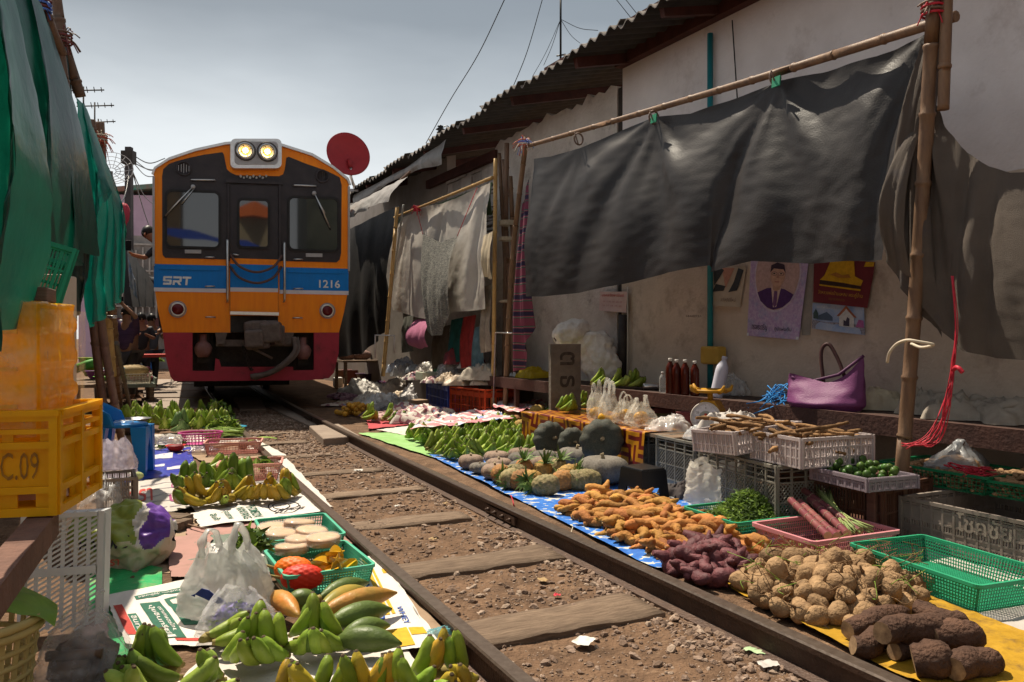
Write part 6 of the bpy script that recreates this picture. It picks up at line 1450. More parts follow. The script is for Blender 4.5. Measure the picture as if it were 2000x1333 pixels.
for i in range(5):bl(.1+.02*i,.1+.17*i,.9,.12+.17*i,flat('faint_line',(.3,.27,.28)),k=14)
gs('cream sacking under the cluster of yellowing bananas',[(345,955),(560,896),(650,990),(392,1012)],.090,SACKW,seed=64)
o,tx,bl,at=gs('white printed sack cloth with green letters and black portrait drawing below yellow bananas',[(373,1003),(600,966),(634,998),(392,1029)],.098,M('bright_sack',(.68,.63,.58),(.6,.55,.5),6,.6,.4,220,dirt=(.4,.33,.26),dsc=5,dth=.66),seed=65,amp=.005)
tx('THOMSON',.42,.12,.5,.85,PRG,True,-90);tx('NANYANG',.34,.1,.41,.85,PRG,True,-90);tx('สินค้า',.12,.2,.18,.7,PRG,True,-90);tx('คุณภาพ',.21,.2,.27,.75,PRG,True,-90)
b=MB();
for(cu,cv,ru,rv,a0,a1)in((.72,.5,.13,.36,0,360),(.7,.55,.07,.2,0,360),(.74,.45,.1,.12,180,360)):
    pts=ell(cu,cv,ru,rv,30,a0,a1);b.tube([at(u,v,.003)for u,v in pts],.004,4,flat=.3)
for i in range(26):u,v=.6+.25*random.random(),.2+.14*random.random();b.tube([at(u,v,.003),at(u+.03,v+.04,.003)],.0035,4,flat=.3)
b.build('portrait_drawing',PRK,o)
gs('faded pink cardboard strip below the white printed sack',[(365,1032),(655,1003),(705,1062),(360,1066)],.080,PINKC,nm='cardboard',cat='cardboard',seed=66,amp=.004)
o,tx,bl,at=gs('grey green printed sack behind the plastic bags',[(392,1046),(600,1030),(590,1120),(345,1110)],.086,GGS,seed=67);tx('ปุ๋ยเคมี',.35,.3,.7,.6,PRW,True,180);bl(.1,.4,.3,.7,PRW);tx('15-15-15',.12,.46,.28,.64,PRK,True,180)
gs('pinkish printed cardboard beside the Thai printed sack',[(322,1050),(415,1042),(398,1128),(334,1126)],.092,PINKC,nm='cardboard',cat='cardboard',seed=68,amp=.004)
gs('crumpled green foil sheet with brown patches at lower left',[(170,1112),(318,1108),(300,1345),(168,1345)],.078,GPS,seed=69,amp=.012)
gs('torn brownish cardboard along the lower left edge',[(172,1195),(206,1190),(228,1345),(130,1345)],.088,PINKC,nm='cardboard',cat='cardboard',seed=70,amp=.006)
o,tx,bl,at=gs('white fertiliser sack with green and red print in the left foreground',[(203,1165),(385,1128),(520,1262),(246,1258)],.094,MAT['bright_sack'],seed=71,amp=.006)
bl(.27,.80,.9,.87,PRG);tx('ห้างหุ้นส่วนจำกัด ปุ๋ยอินทรีย์',.3,.815,.88,.855,PRW,True,180)
bl(.04,.15,.12,.75,PRR);bl(.125,.1,.2,.55,PRG);bl(.28,.1,.47,.72,PRG);bl(.52,.28,.86,.74,PRG)
tx('ปุ๋ยอินทรีย์',.33,.16,.39,.66,PRW,True,-90);tx('ตราเกษตรไทย',.41,.2,.45,.62,PRW,True,-90);tx('อินทรีย์',.14,.14,.19,.5,PRW,True,-90)
bl(.6,.34,.8,.42,SACKW,.0035);bl(.56,.62,.64,.7,SACKW,.0035);bl(.38,.05,.62,.09,PRR);tx('น้ำหนักสุทธิ',.6,.44,.82,.54,PRW,True,180);bl(.33,.11,.4,.15,PRW,.0036)
gs('white sack cloth under the nearest banana hands',[(420,1252),(740,1215),(960,1440),(250,1440)],.086,SACKW,seed=72,amp=.006)
o,tx,bl,at=gs('white plastic banner with yellow bands and blue letters beside the papayas',[(690,1092),(742,1084),(862,1262),(742,1276)],.096,MAT['bright_sack'],seed=73,amp=.005)
bl(.30,.3,.42,.98,PRY);bl(.46,.3,.53,.98,PRY);bl(.0,.02,.6,.17,PRY);bl(.75,.75,.98,.8,PRY);tx('ASIAN',.05,.58,.24,.8,PRB,True,-90);tx('303',.05,.26,.3,.42,PRB,True,-90);tx('WHEY',.6,.2,.72,.36,PRB,True,-90);bl(.62,.1,.9,.16,PRY)
gs('brown sacking strip along the left rail beside the banner',[(655,1012),(690,1030),(900,1265),(840,1262)],.076,CARD,nm='sacking',cat='sacking',seed=74)
crumple('plastic_scrap','crushed turquoise plastic scrap beside the left rail','scrap',P(862,1238,.08),.6,.2,.09,.03,film('cyan_film',(.2,.5,.55),.6),31,fs=1.6)
o=gs('pale cardboard box flaps under the far baskets',[(358,880),(450,862),(545,900),(400,905)],.086,CARD,nm='cardboard',cat='cardboard',seed=75)
for a in((250,1000,365,1022,.06,'thick old brick coloured wooden chunk behind the Thai sack'),(300,1018,360,1024,.05,'smaller wooden chunk behind the Thai printed sack')):
    p,e=P(a[0]+30,a[1]+12,.1),P(a[2],a[3]-4,.1);tag(MB().bar(p,e,.12,a[4]).build('wood_block',WOOD),a[5],'wood')
tag(MB().tube(bez([P(360,1023,.1),P(395,1032,.105),P(420,1035,.1)]),.006,5).build('twig',BAMBOOD),'thin dark twig lying left of the packed trays','twig')
# ---- foreground bananas
def bh(px,py,rot,mats,lab,sc=1.15,n=(6,5),up=.8,seed=0,z=.1,grp='banana hands in the left foreground',r=.0225,tilt=None):
    t=banana_hand('banana_hand',lab,P(px,py,z),rot,mats,n[0],n[1],grp,sc,up=up,r=r,seed=seed,spread=1.15)
    if tilt:t.rotation_euler=tilt
    return t
for i,(px,py,rot,mats,n,up,sc,tl,lab)in enumerate(((298,1330,-.2,[BGREEN,BDARK],(6,5),.95,1.05,None,'green upright banana hand at far left of the foreground'),(425,1268,2.0,[BGREEN,BPALE],(4,3),.35,1.05,(0,R(20),1.35),'green banana hand lying on its side behind the front row'),
      (398,1368,.7,[BPALE,BGREEN],(4,4),.5,1.05,None,'pale green banana hand lying at the bottom edge'),(268,1385,-.7,[BYEL,BPALE],(4,3),.5,1.0,None,'yellowing banana hand at the bottom left corner of the row'),(506,1292,.0,[BGREEN],(6,5),.95,1.05,None,'large green banana hand beside the purple flower bag'),
      (616,1272,.15,[BGREEN,BDARK],(6,5),.95,1.05,None,'large dark green banana hand in front of the papayas'),(578,1395,0,[BGREEN,BYEL],(4,4),.85,1.0,None,'green banana hand cut by bottom edge in the middle'),(672,1385,.2,[BYEL,BGREEN],(5,5),.85,1.0,None,'yellow green banana hand second from right at the bottom edge'),
      (765,1380,.1,[BYEL,BYEL,BGREEN],(5,5),.85,.95,None,'yellow banana hand at the bottom edge near the banner'),(862,1345,.3,[BYEL,BYEL,BGREEN],(6,5),.85,1.05,None,'ripe yellow banana hand nearest the left rail'))):
    bh(px,py,rot,mats,lab,sc,n,up,i+1,tilt=tl)
# ---- middle cluster
for i,(px,py,rot,mats,n,up,sc,lab)in enumerate(((380,988,-.2,[BYEL,BDARK],(5,4),.9,1.25,'brownish yellow banana hand at left of the middle cluster'),(426,984,.6,[BYEL,BPALE],(5,4),.5,1.2,'yellow banana hand beside the brownish one'),(482,978,.5,[BYEL,BYEL,BPALE],(5,4),.6,1.2,'yellow banana hand in the middle of printed sack edge'),
      (528,979,.1,[BYEL],(6,4),.7,1.2,'ripe brown yellow banana hand right of the middle cluster'),(562,972,.2,[BYEL,BGREEN],(4,4),.9,1.15,'small green yellow banana hand nearest the left rail in the cluster'),(458,962,.2,[BDARK,BGREEN],(5,5),1.0,1.45,'big dark green upright banana hand behind the yellow ones'),
      (368,962,-.1,[BDARK,BPALE],(4,4),.9,1.25,'green banana hand at the back left of the middle cluster'),(415,930,1.8,[BGREEN,BPALE],(4,4),.3,1.4,'long green banana hand lying across the back'),(405,956,.2,[BDARK,BGREEN],(5,4),.8,1.2,'dull green banana hand in the centre of cluster'))):
    bh(px,py,rot,mats,lab,sc,n,up,20+i,.098,'banana hands in the middle left cluster')
# ---- far row
LABF=['leftmost green banana hand','second green banana hand','third green banana hand','fourth green banana hand','pale green banana hand','blue green banana hand','seventh green banana hand','eighth green banana hand','ninth green banana hand','last green banana hand']
for i in range(10):
    px=246+21.5*i;py=838+(6 if i>3 else -4)+rg.uniform(-3,3)
    bh(px,py,rg.uniform(-.6,.6),[BBLUE]if i==5 else[BPALE,BGREEN],LABF[i]+' in the far row before the crossing boards',1.5,(5,5),.9,40+i,.1,'far row of banana hands',.0185)
for i in range(7):
    px=262+26*i;bh(px,823+rg.uniform(-2,2),rg.uniform(-.6,.6),[BGREEN,BPALE],'green banana hand in the rearmost row against the crossing boards',1.5,(5,4),.9,60+i,.1,'rear row of banana hands',.0185)
for i,(px,py,c,lab)in enumerate(((335,808,(.5,.24,.05),'orange brown squash lying behind the far banana row'),(312,810,(.2,.06,.1),'purple yam at the left behind the far banana row'),(345,811,(.15,.04,.08),'dark purple yam behind the far bananas'),(392,805,(.4,.2,.1),'large brown root lying behind the far bananas'),(375,812,(.42,.2,.09),'smaller brown root beside the large one'))):
    o=MB().tube([(-.14,0,0),(-.06,.01,0),(.05,0,.01),(.15,.01,0)],[.02,.05,.055,.02],9,jit=.2).build('root_vegetable',M('far_root_%d'%i,c,tuple(x*.7 for x in c),12,.7));o.location=P(px,py,.15);o.rotation_euler=(0,0,rr(-.3,.3));tag(o,lab,'root')
# ---- far baskets and bowls
BTR=M('blue_tray',(.02,.25,.38),(.02,.2,.3),6,.4)
bt=bowl('blue_tray','blue oval tray of leafy greens in the far left row',P(438,845,.09),.21,.07,BTR,'tray',scale=(1.1,.8,1));
def leafpile(name,label,loc,rx,ry,h,n_,mats,seed,k0=1.0):
    lv=MB();r3=random.Random(seed)
    for i in range(n_):
        a,q=r3.uniform(0,6.28),r3.random()**.6;x,y=rx*q*cos(a),ry*q*sin(a);z=h*(1-q*q)*r3.uniform(.4,1.1)+.02
        M_=Matrix.Translation((x,y,z))@Euler((r3.uniform(-1,1),r3.uniform(-1,1),r3.uniform(0,6.3))).to_matrix().to_4x4();k=k0*r3.uniform(.6,1.4)
        lv.add([(-.05*k,0,0),(-.01*k,.018*k,.008),(.05*k,0,-.006),(-.01*k,-.018*k,.008)],[(0,1,2,3)],r3.randrange(len(mats)),False,M_)
    o=lv.build(name,mats);o.location=loc;tag(o,label,'greens',kind='stuff');return o
leafpile('leafy_greens','leafy yellow green vegetables heaped in the blue tray',P(438,843,.12),.2,.15,.14,260,[LEAF,BPALE,LEAFD],1)
leafpile('leafy_greens','bushy dark greens standing behind the blue tray',P(425,818,.1),.25,.15,.22,200,[LEAF,LEAFD],2)
bean=MB()
for i in range(60):
    p=P(405+rr(-8,12),855+rr(-5,5),.1);e=P(470+rr(-10,8),846+rr(-4,8),.1);h_=rr(0,.07)
    bean.tube(bez([p+Vector((0,0,h_)),p.lerp(e,.5)+Vector((rr(-.03,.03),rr(-.04,.04),h_+.02)),e+Vector((0,0,h_))],4),.008,5)
tag(bean.build('long_beans',M('bean_green',(.26,.36,.07),(.18,.27,.05),8,.5)),'bundle of long green beans lying behind the pink oval basket','beans',kind='stuff')
MAG=M('magenta_plastic',(.5,.07,.25),(.42,.06,.2),6,.4)
def oval_basket(name,label,loc,rot,w,l,h,mat):
    t=TH(name,label,'basket',loc,rot);m=MB();n_=34
    for i in range(n_):a=2*pi*i/n_;m.bar((w*.42*cos(a),l*.42*sin(a),0),(w*.5*cos(a),l*.5*sin(a),h),.006,.006)
    for j in range(4):k=.42+.08*j/4;m.tube([(w*k*cos(a),l*k*sin(a),h*j/4)for a in[2*pi*i/n_ for i in range(n_)]],.004,4,closed=True)
    m.build('side_lattice',mat,t);MB().tube([(w*.51*cos(a),l*.51*sin(a),h)for a in[2*pi*i/n_ for i in range(n_)]],.011,6,closed=True).build('rim',mat,t)
    MB().lathe([(.41,0),(.001,.002)],n_,cap=False).build('floor',mat,t).scale=(w,l,1);return t
oval_basket('oval_basket','bright pink oval basket behind the peach baskets',P(392,866,.09),R(20),.42,.3,.11,MAG)
PEA=M('peach_plastic',(.60,.28,.23),(.52,.24,.2),6,.42,dirt=(.42,.24,.18),dth=.68)
b1=basket('plastic_basket','farther peach rectangular basket with pale roots inside','basket',P(457,884,.095),R(14),.5,.30,.11,PEA,.9,34,20,5,.004,.014)
b2=basket('plastic_basket','nearer peach rectangular basket with paper wrapped goods','basket',P(490,934,.092),R(14),.46,.33,.13,PEA,.88,34,22,6,.004,.014)
o=MB().tube([(-.18,-.03,.06),(0,.0,.08),(.17,.02,.07)],[.012,.022,.014],7).build('pale_root',M('pale_root',(.5,.42,.28),(.4,.32,.2),9));o.location=b1.location;o.rotation_euler=(0,0,.25);tag(o,'long pale root lying in the farther peach basket','root')
o=MB().ball((.08,.02,.07),(.05,.035,.05),9,6,jit=.3).build('brown_bulb',M('brown_bulb',(.2,.13,.09)));o.location=b1.location;tag(o,'brown bulb in the farther peach basket','root')
crumple('paper_wrap','brown paper parcel lying inside the nearer peach basket','paper',b2.location+Vector((-.04,0,.02)),R(14),.3,.26,.09,CARD,41)
leafpile('leaf_wrap','dark green leaves in the nearer peach basket',b2.location+Vector((.08,.05,.06)),.1,.08,.06,40,[LEAFD,LEAF],4)
FR=M('longan',(.5,.3,.12),(.42,.24,.09),20,.6,rnd=.2);fm=MB().ball((0,0,0),.022,9,6).mesh('small_fruit',FR)
for i in range(16):
    o=link('small_fruit',fm);o.location=P(440+5.6*i,905-1.2*(i%3)-i*.25,.118+.015*(i%2));tag(o,'small round brown fruit lined up before the farther peach basket','fruit','small brown fruits between the peach baskets')
bowl('red_bowl','small red plastic bowl of dark chillies on white cloth',P(343,881,.09),.085,.055,M('red_plastic',(.6,.04,.02),(.5,.03,.02),6,.4))
o=MB().ball((0,0,.045),(.075,.075,.02),12,6,jit=.5).build('chillies',M('dark_chilli',(.13,.02,.03),(.2,.03,.03),40));o.location=P(343,881,.09);tag(o,'dark red chillies heaped in the small red bowl','chillies',kind='stuff')
pw=bag('plastic_bag','milky plastic bag over a ring of leaves near blue chair',P(330,868,.13),0,.26,.2,.09,MAT['white_bag_film'],44,False,.8,.2)
leafpile('leaf_ring','bundle of green leaves beneath the milky plastic bag',P(330,871,.09),.17,.12,.05,120,[LEAF,LEAFD],6,.8)
crumple('plastic_bag','dark clear plastic bag of purple beans on cardboard','bag',P(398,882,.1),.2,.28,.2,.06,film('dark_film',(.25,.2,.25),.6),45,fs=1.5)
b=MB();b.grid(lambda u,v:(.3*(u-.5),.1*(v-.5)*(1-(2*u-1)**2*.6),.05+.03*sin(u*3)-.02*abs(v-.5)),10,4);o=b.build('banana_leaf',LEAF);o.location=P(512,868,.09);o.rotation_euler=(0,0,.6);tag(o,'bright green banana leaf piece beside the left rail','leaf')
sp=bowl('frying_pan','dark metal pan on the scale beside the blue chair',P(262,826,.2),.17,.05,M('dark_steel',(.16,.16,.17),(.1,.1,.11),8,.35,metal=.6),'pan')
MB().lathe([(.12,-.11),(.1,-.02),(.03,0)],14).build('stand',MIDM,sp)
MB_o=MB().ball((0,0,.04),(.075,.04,.038),12,8).build('melon',M('pale_melon',(.5,.52,.25),(.36,.42,.15),12,.4,stretch=(.3,4,4)));MB_o.location=P(261,941,.085);MB_o.rotation_euler=(0,0,.6);tag(MB_o,'small pale green melon lying at the left on the blue sheet','melon')
# ---- blue chair
BLU=M('chair_blue',(.015,.20,.52),(.015,.17,.45),6,.32,.1,20)
ch=TH('chair','bright blue plastic chair beside the bamboo poles','chair',P(240,925,.085),R(12))
b=MB();b.prism([(.17*cos(a)*(1.12 if abs(cos(a))>.6 else 1),.16*sin(a))for a in[2*pi*i/24 for i in range(24)]],.385,.415,'z',smooth=False);o=b.build('seat',BLU,ch);m=o.modifiers.new('bevel','BEVEL');m.width=.012;m.segments=2
for sx,sy in((1,-1),(1,1),(-1,-1),(-1,1)):
    b=MB();b.add([(.15*sx+dx*.06,.10*sy+dy*.05,.39)for dx,dy in((-1,-1),(1,-1),(1,1),(-1,1))]+[(.175*sx+dx*.035,.14*sy+dy*.03,0)for dx,dy in((-1,-1),(1,-1),(1,1),(-1,1))],[(3,2,1,0),(4,5,6,7),(0,4,7,3)[::-1],(1,2,6,5)[::-1],(0,1,5,4),(2,3,7,6)]);b.build('leg',BLU,ch)
b=MB()
def back(u,v):
    a=R(95+170*u);return Vector((.19*cos(a)-.04*v,.18*sin(a),.4+v*(.10+.10*sin(pi*u))))
b.grid(back,20,5);o=b.build('backrest',BLU,ch);m=o.modifiers.new('thick','SOLIDIFY');m.thickness=.014
b=MB();b.grid(lambda u,v:(.195,-.13+.26*u,.39-.26*v*(.35+.65*abs(2*u-1)**.7)if v>0 else .39),12,3);o=b.build('front_apron',BLU,ch);m=o.modifiers.new('thick','SOLIDIFY');m.thickness=.008
crumple('plastic_bag','clear plastic film lying on the seat of the blue chair','bag',ch.location+Vector((.0,0,.418)),.4,.16,.14,.025,FILM,46)
# ---- trays, packs, gac, star fruit
t1=basket('plastic_basket','farther mint green basket holding round packed cakes','basket',P(583,1066,.098),R(-65),.51,.37,.1,M('mint_green',(.10,.45,.30),(.08,.38,.25),6,.42),.9,34,26,6,.004)
t2=basket('plastic_basket','nearer mint green basket with gac fruit and star fruit','basket',P(621,1130,.1),R(-62),.46,.38,.095,MAT['mint_green'],.9,36,30,8,.004)
CKS=M('cake_side',(.42,.21,.09),(.3,.14,.06),30,.6);CK=M('noodle_cake',(.60,.42,.27),(.5,.32,.18),40,.6,rnd=.1)
for i,(px,py)in enumerate(((533,1036),(584,1030),(608,1042),(548,1052),(590,1058),(632,1062),(570,1075))):
    t=TH('packed_cake',['far left','far middle','far right','centre left','centre','right','nearest'][i]+' round cake wrapped in film in the farther green basket','food pack',P(px,py+12,.155+.012*(i%3)),rr(0,3),'round packed cakes')
    t.scale=(1.12,)*3;t.location.z+=.015+.012*(i%2);t.rotation_euler=(rr(-.12,.12),rr(-.12,.12),rr(0,3));MB().lathe([(.064,0),(.07,.004),(.072,.028),(.070,.031)],24).build('cake',CKS,t)
    MB().lathe([(.0705,.030),(.066,.035),(.05,.037),(.03,.035),(.001,.036)],24,fn=lambda a,v:1+.015*sin(a*9+i),cap=False).build('cake_top',CK,t)
    MB().lathe([(.066,-.003),(.0755,.004),(.0765,.03),(.070,.039),(.03,.041),(.001,.041)],30,fn=lambda a,v:1+.035*sin(a*13+v*4+i)*(1-abs(v-.5))).build('wrap',film('cake_film',(.85,.83,.8),.22,.08),t)
def gac(px,py,mat,lab,rot,z=.185,L=.17):
    t=TH('gac_fruit',lab,'fruit',P(px,py,z),rot);n1,n2=56,40;b=MB();vs=[]
    for i in range(n2+1):
        th=pi*(.02+.96*i/n2)
        for j in range(n1):
            a=2*pi*j/n1;q=12*i/n2;k=.96+.10*(abs(sin(7*a+q*1.57))*abs(sin(7*a-q*1.57)))**.8
            vs.append((-L/2*cos(th),.053*sin(th)**.8*k*cos(a),.053*sin(th)**.8*k*sin(a)))
    b.add(vs,[(i*n1+j,i*n1+(j+1)%n1,(i+1)*n1+(j+1)%n1,(i+1)*n1+j)for i in range(n2)for j in range(n1)],0,True);b.build('skin',mat,t);MB().tube([(-L/2+.005,0,0),(-L/2-.04,.01,.01),(-L/2-.08,.0,.02)],[.008,.005,.004],6).build('stalk',BSTEM,t)
gac(573,1112,M('gac_orange',(.75,.16,.01),(.65,.12,.01),20,.5),'orange spiky gac fruit in the nearer green basket',-.1)
gac(590,1128,M('gac_red',(.62,.035,.015),(.52,.03,.015),20,.5),'red spiky gac fruit in front of the orange one',.15,.175,.18)
STF=M('star_fruit',(.62,.36,.015),(.5,.3,.02),9,.3,rnd=.2,hue=.015,coat=.3)
b=MB();prof=[]
for i in range(9):
    t_=i/8;r_=.042*sin(pi*(.08+.86*t_))**.7
    prof.append([(r_*(1 if j%2==0 else .42)*cos(pi*j/5),r_*(1 if j%2==0 else .42)*sin(pi*j/5),-.06+.12*t_)for j in range(10)])
b.add([v for q in prof for v in q],[(i*10+j,i*10+(j+1)%10,(i+1)*10+(j+1)%10,(i+1)*10+j)for i in range(8)for j in range(10)]+[tuple(range(10))[::-1],tuple(80+j for j in range(10))],0,False);sfm=b.mesh('star_fruit',STF)
for i,(px,py,z,lab)in enumerate(((655,1083,.225,'topmost star fruit in the nearer green basket'),(640,1094,.15,'star fruit at the far left of the pile'),(660,1098,.24,'large star fruit across the middle'),(620,1112,.14,'small star fruit nearest the gac fruit'),(634,1122,.14,'low star fruit at the front left of pile'),(652,1116,.17,'star fruit showing its ridges in the centre'),(676,1112,.17,'star fruit at the right of the pile'),(664,1124,.14,'front star fruit resting on basket floor'),(630,1104,.17,'star fruit leaning on its neighbours at left'))):
    o=link('star_fruit',sfm);o.location=P(px,py,z);o.rotation_euler=(R(70)+rr(-.4,.4),rr(-.5,.5),rr(-.6,2.2));tag(o,lab,'star fruit','star fruit in the green basket')
# ---- papayas
PAG=M('papaya_green',(.12,.17,.035),(.065,.1,.022),9,.45,.5,30,rnd=.15,spec=.3,dirt=(.3,.27,.06),dsc=4,dth=.6);PAO=M('papaya_orange',(.55,.2,.035),(.32,.22,.05),7,.45,.5,30,spec=.3,rnd=.1);PAY=M('papaya_mix',(.17,.2,.04),(.4,.27,.05),4,.4)
def papaya(x0,y0,x1,y1,r,z,mat,lab):
    a,e=P(x0,y0,z),P(x1,y1,z);n_=14;L=(e-a)
    q=[a.lerp(e,t/n_)-a+Vector((0,0,.012*sin(pi*t/n_)))for t in range(n_+1)];rad=[r*.86*max(.1,(sin(pi*min(.985,max(.03,(t/n_)**.85)))**.8)*(.8+.3*t/n_))for t in range(n_+1)]
    t=TH('papaya',lab,'papaya',a,0,'papayas');MB().tube(q,rad,14,jit=.06).build('flesh',mat,t);MB().tube([Vector((0,0,0))-L*.06,L*.03],[.012,.016],7).build('stalk',BSTEM,t)
papaya(528,1162,585,1205,.05,.15,PAO,'orange papaya at left behind the dark green banana hand')
papaya(555,1180,625,1172,.05,.15,PAG,'dark green knobbly papaya left of the pile');papaya(622,1170,720,1138,.048,.16,PAG,'green papaya at the back of the pile');papaya(620,1195,715,1150,.05,.17,PAY,'green yellow papaya beside the orange one')
papaya(622,1200,775,1158,.054,.18,PAO,'large orange papaya on top of the pile');papaya(636,1222,765,1190,.056,.165,PAG,'fat green papaya below the large orange one');papaya(664,1245,762,1222,.048,.14,PAG,'green papaya in the middle of the front');papaya(652,1252,785,1258,.056,.145,PAG,'darkest green papaya with pointed tip at the front');papaya(600,1225,640,1205,.04,.13,PAG,'small green papaya hidden behind the banana hands')
# ---- plastic bags in the foreground
b3=bag('plastic_bag','grey white plastic bag with a blue bird print holding leaves',P(445,1205,.095),-.2,.33,.24,.28,film('grey_white_bag',(.66,.66,.63),.72,.25),61,True,.5,.13,tilt=(.08,0))
m=MB();
for pts in([(-.05,.125),(-.02,.15),(.01,.145),(.03,.13),(.07,.11),(.10,.08),(.06,.095),(.02,.1),(-.02,.115)],[(.085,.09),(.10,.06),(.095,.04),(.08,.075)],[(-.05,.125),(-.065,.12),(-.05,.115)]):m.prism([(x+.0,z+.02)for x,z in pts],-.138,-.134,'y')
m.build('bird_print',flat('bird_blue',(.015,.03,.16)),b3);me=text_mesh('นกบิน',.03,True);me.materials.append(flat('bird_blue2',(.1,.14,.3)));q=link('print',me,b3);q.location=(.03,-.14,.06);q.rotation_euler=(pi/2,0,0)
leafpile('kaffir_leaves','dark green leaves sticking out of the grey white bag',P(478,1180,.1)+Vector((.02,.02,.2)),.08,.05,.09,50,[LEAF,LEAFD],8,1.0)
bag('plastic_bag','clear plastic bag full of purple flowers in front of the grey white bag',P(462,1240,.095),.2,.27,.2,.17,FILM,62,False,.4,.18,knot=False)
pf=MB();r3=random.Random(6)
for i in range(320):
    a,q=r3.uniform(0,6.28),r3.random()**.5;x,y=.1*q*cos(a),.075*q*sin(a);z=.11*(1-q*q)**.5*r3.random()+.012
    M_=Matrix.Translation((x,y,z))@Euler((r3.uniform(-1,1),r3.uniform(-1,1),r3.uniform(0,6))).to_matrix().to_4x4();pf.add([(-.018,0,0),(0,.012,.006),(.018,0,0),(0,-.012,.006)],[(0,1,2,3)],0 if r3.random()<.85 else 1,False,M_)
o=pf.build('purple_flowers',[M('flower_purple',(.16,.11,.4),(.24,.18,.5),20,.6),LEAF]);o.location=P(464,1240,.097);tag(o,'purple blue flowers filling the clear plastic bag','flowers',kind='stuff')
# ================================================================== LEFT EDGE: TARPAULINS, POLES, CRATES
TGR=M('green_tarpaulin',(.004,.125,.075),(.005,.065,.045),2.2,.3,.4,14,dirt=(.05,.12,.07),dsc=2.5,dth=.62,trans=.45,spec=.8)
TTE=M('teal_tarpaulin',(.004,.22,.16),(.006,.15,.115),2.2,.4,.4,24,dirt=(.1,.22,.17),dsc=3,dth=.64,trans=.42,spec=.6)
TDK=M('dark_green_tarpaulin',(.012,.045,.035),(.02,.03,.026),2.2,.42,.4,24,dirt=(.06,.06,.045),dsc=2.5,dth=.55,trans=.25,spec=.6)
def curtain(label,cols,mat,seed,amp=.06,freq=5,nu=50,nv=60,name='tarpaulin',crk=1.0):
    """cols: (u, top px,py, middle px,py, bottom px,py, depth) of a hanging sheet, left to right"""
    def at(u,v):
        for a,b_ in zip(cols,cols[1:]):
            if u<=b_[0]:
                k=(u-a[0])/(b_[0]-a[0]);c=[x+(y-x)*k for x,y in zip(a,b_)];break
        q=[PY(c[1],c[2],c[7]),PY(c[3],c[4],c[7]),PY(c[5],c[6],c[7])]
        p=q[0].lerp(q[1],v*2)if v<.5 else q[1].lerp(q[2],v*2-1)
        p2=q[0]*(1-v)**2+(q[1]*2-(q[0]+q[2])/2)*2*v*(1-v)+q[2]*v*v;p=p.lerp(p2,.7)
        w_=sin(freq*2*pi*(u+.10*nz1(v*2.2,u*3,seed)+.12*v));d=amp*(abs(w_)**.7*(1 if w_>0 else -1))*(.35+.65*v)+.03*crk*nz1(u*6,v*4,seed)+.018*crk*nz1(u*17,v*11,seed+2)-.035*crk*abs(nz1(u*7+v*3,v*5,seed+5))-.014*crk*abs(nz1(u*19,v*15,seed+6))
        return p+Vector((.25*d,-d,0))
    b=MB();b.grid(at,nu,nv);o=b.build(name,mat);tag(o,label,'tarpaulin');return o
curtain('nearest dark green tarpaulin hanging at the left edge of the picture',[(0,-330,-60,-300,330,-260,660,1.75),(.55,-60,-60,-60,330,-40,690,1.9),(.8,0,-40,45,260,8,655,2.15),(1,14,-30,78,380,22,630,2.4)],TGR,1,.15,2.6,90,90)
curtain('second green tarpaulin falling in long diagonal folds to a pointed corner',[(0,0,-30,30,220,50,430,3.8),(.4,62,-20,112,250,118,520,4.2),(.8,78,10,145,260,172,500,4.6),(1,84,20,150,262,177,492,4.8)],TGR,2,.20,2.6,80,80)
curtain('dark lower lobe of green tarpaulin bulging above the yellow crates',[(0,98,470,108,560,140,612,4.7),(.5,140,470,140,560,148,620,4.6),(1,174,488,170,550,158,606,4.75)],TDK,3,.03,2,24,30)
curtain('dark olive inner tarpaulin hanging between the bamboo poles',[(0,60,10,90,250,110,470,5.0),(.6,128,90,138,250,150,470,5.2),(1,136,150,146,300,168,460,5.3)],TDK,4,.05,3,30,40)
curtain('small teal pointed rag under the second tarpaulin',[(0,118,600,128,640,138,662,4.8),(1,152,600,150,640,142,660,4.8)],TTE,5,.02,2,14,16,'rag')
curtain('teal tarpaulin with sloping top hanging from the farther bamboo poles',[(0,148,190,158,300,172,470,5.4),(.45,165,205,190,300,214,372,5.6),(1,190,275,212,330,224,372,5.9)],TTE,6,.06,3,40,40)
curtain('pale teal tarpaulin panels falling straight to the stall tables',[(0,165,385,166,500,172,640,5.8),(.3,190,385,192,500,196,625,5.9),(.65,214,372,222,480,222,600,6.2),(1,226,372,247,440,244,572,6.5)],TTE,7,.09,4,60,50)
curtain('dark green fold hanging behind the farther poles',[(0,186,290,200,350,214,420,7.0),(1,200,300,240,400,248,470,7.3)],TGR,8,.04,2,20,30)
# bamboo poles
bamboo([PY(70,-40,4.7),PY(98,50,4.9),PY(122,105,5.1)],.03,BAMBOOD,label='dark bamboo rail at top left carrying the green tarpaulins')
bamboo([PY(106,-30,5.2),PY(124,80,5.25),PY(158,190,5.35)],.034,BAMBOOD,label='dark bamboo pole slanting down from the top left')
bamboo([PY(117,90,5.1),PY(130,190,5.1),PY(150,320,5.1)],.028,BAMBOOD,label='bamboo pole running behind the second tarpaulin')
bamboo([P(212,874,.07),PY(188,680,7.4),PY(165,440,6.6)],.04,BAMBOO,label='left pole of the two thick bamboo uprights behind blue chair')
bamboo([P(240,872,.07),PY(208,700,7.5),PY(182,520,6.9)],.038,BAMBOOD,label='right pole of the two thick bamboo uprights behind blue chair')
bamboo([PY(219,735,9.4),PY(209,610,9.2)],.05,BAMBOOY,label='short pale bamboo post left of the white basket cart')
bamboo([P(234,800,.07),PY(218,600,9.0)],.05,BAMBOO,label='brown bamboo post right of the pale short one')
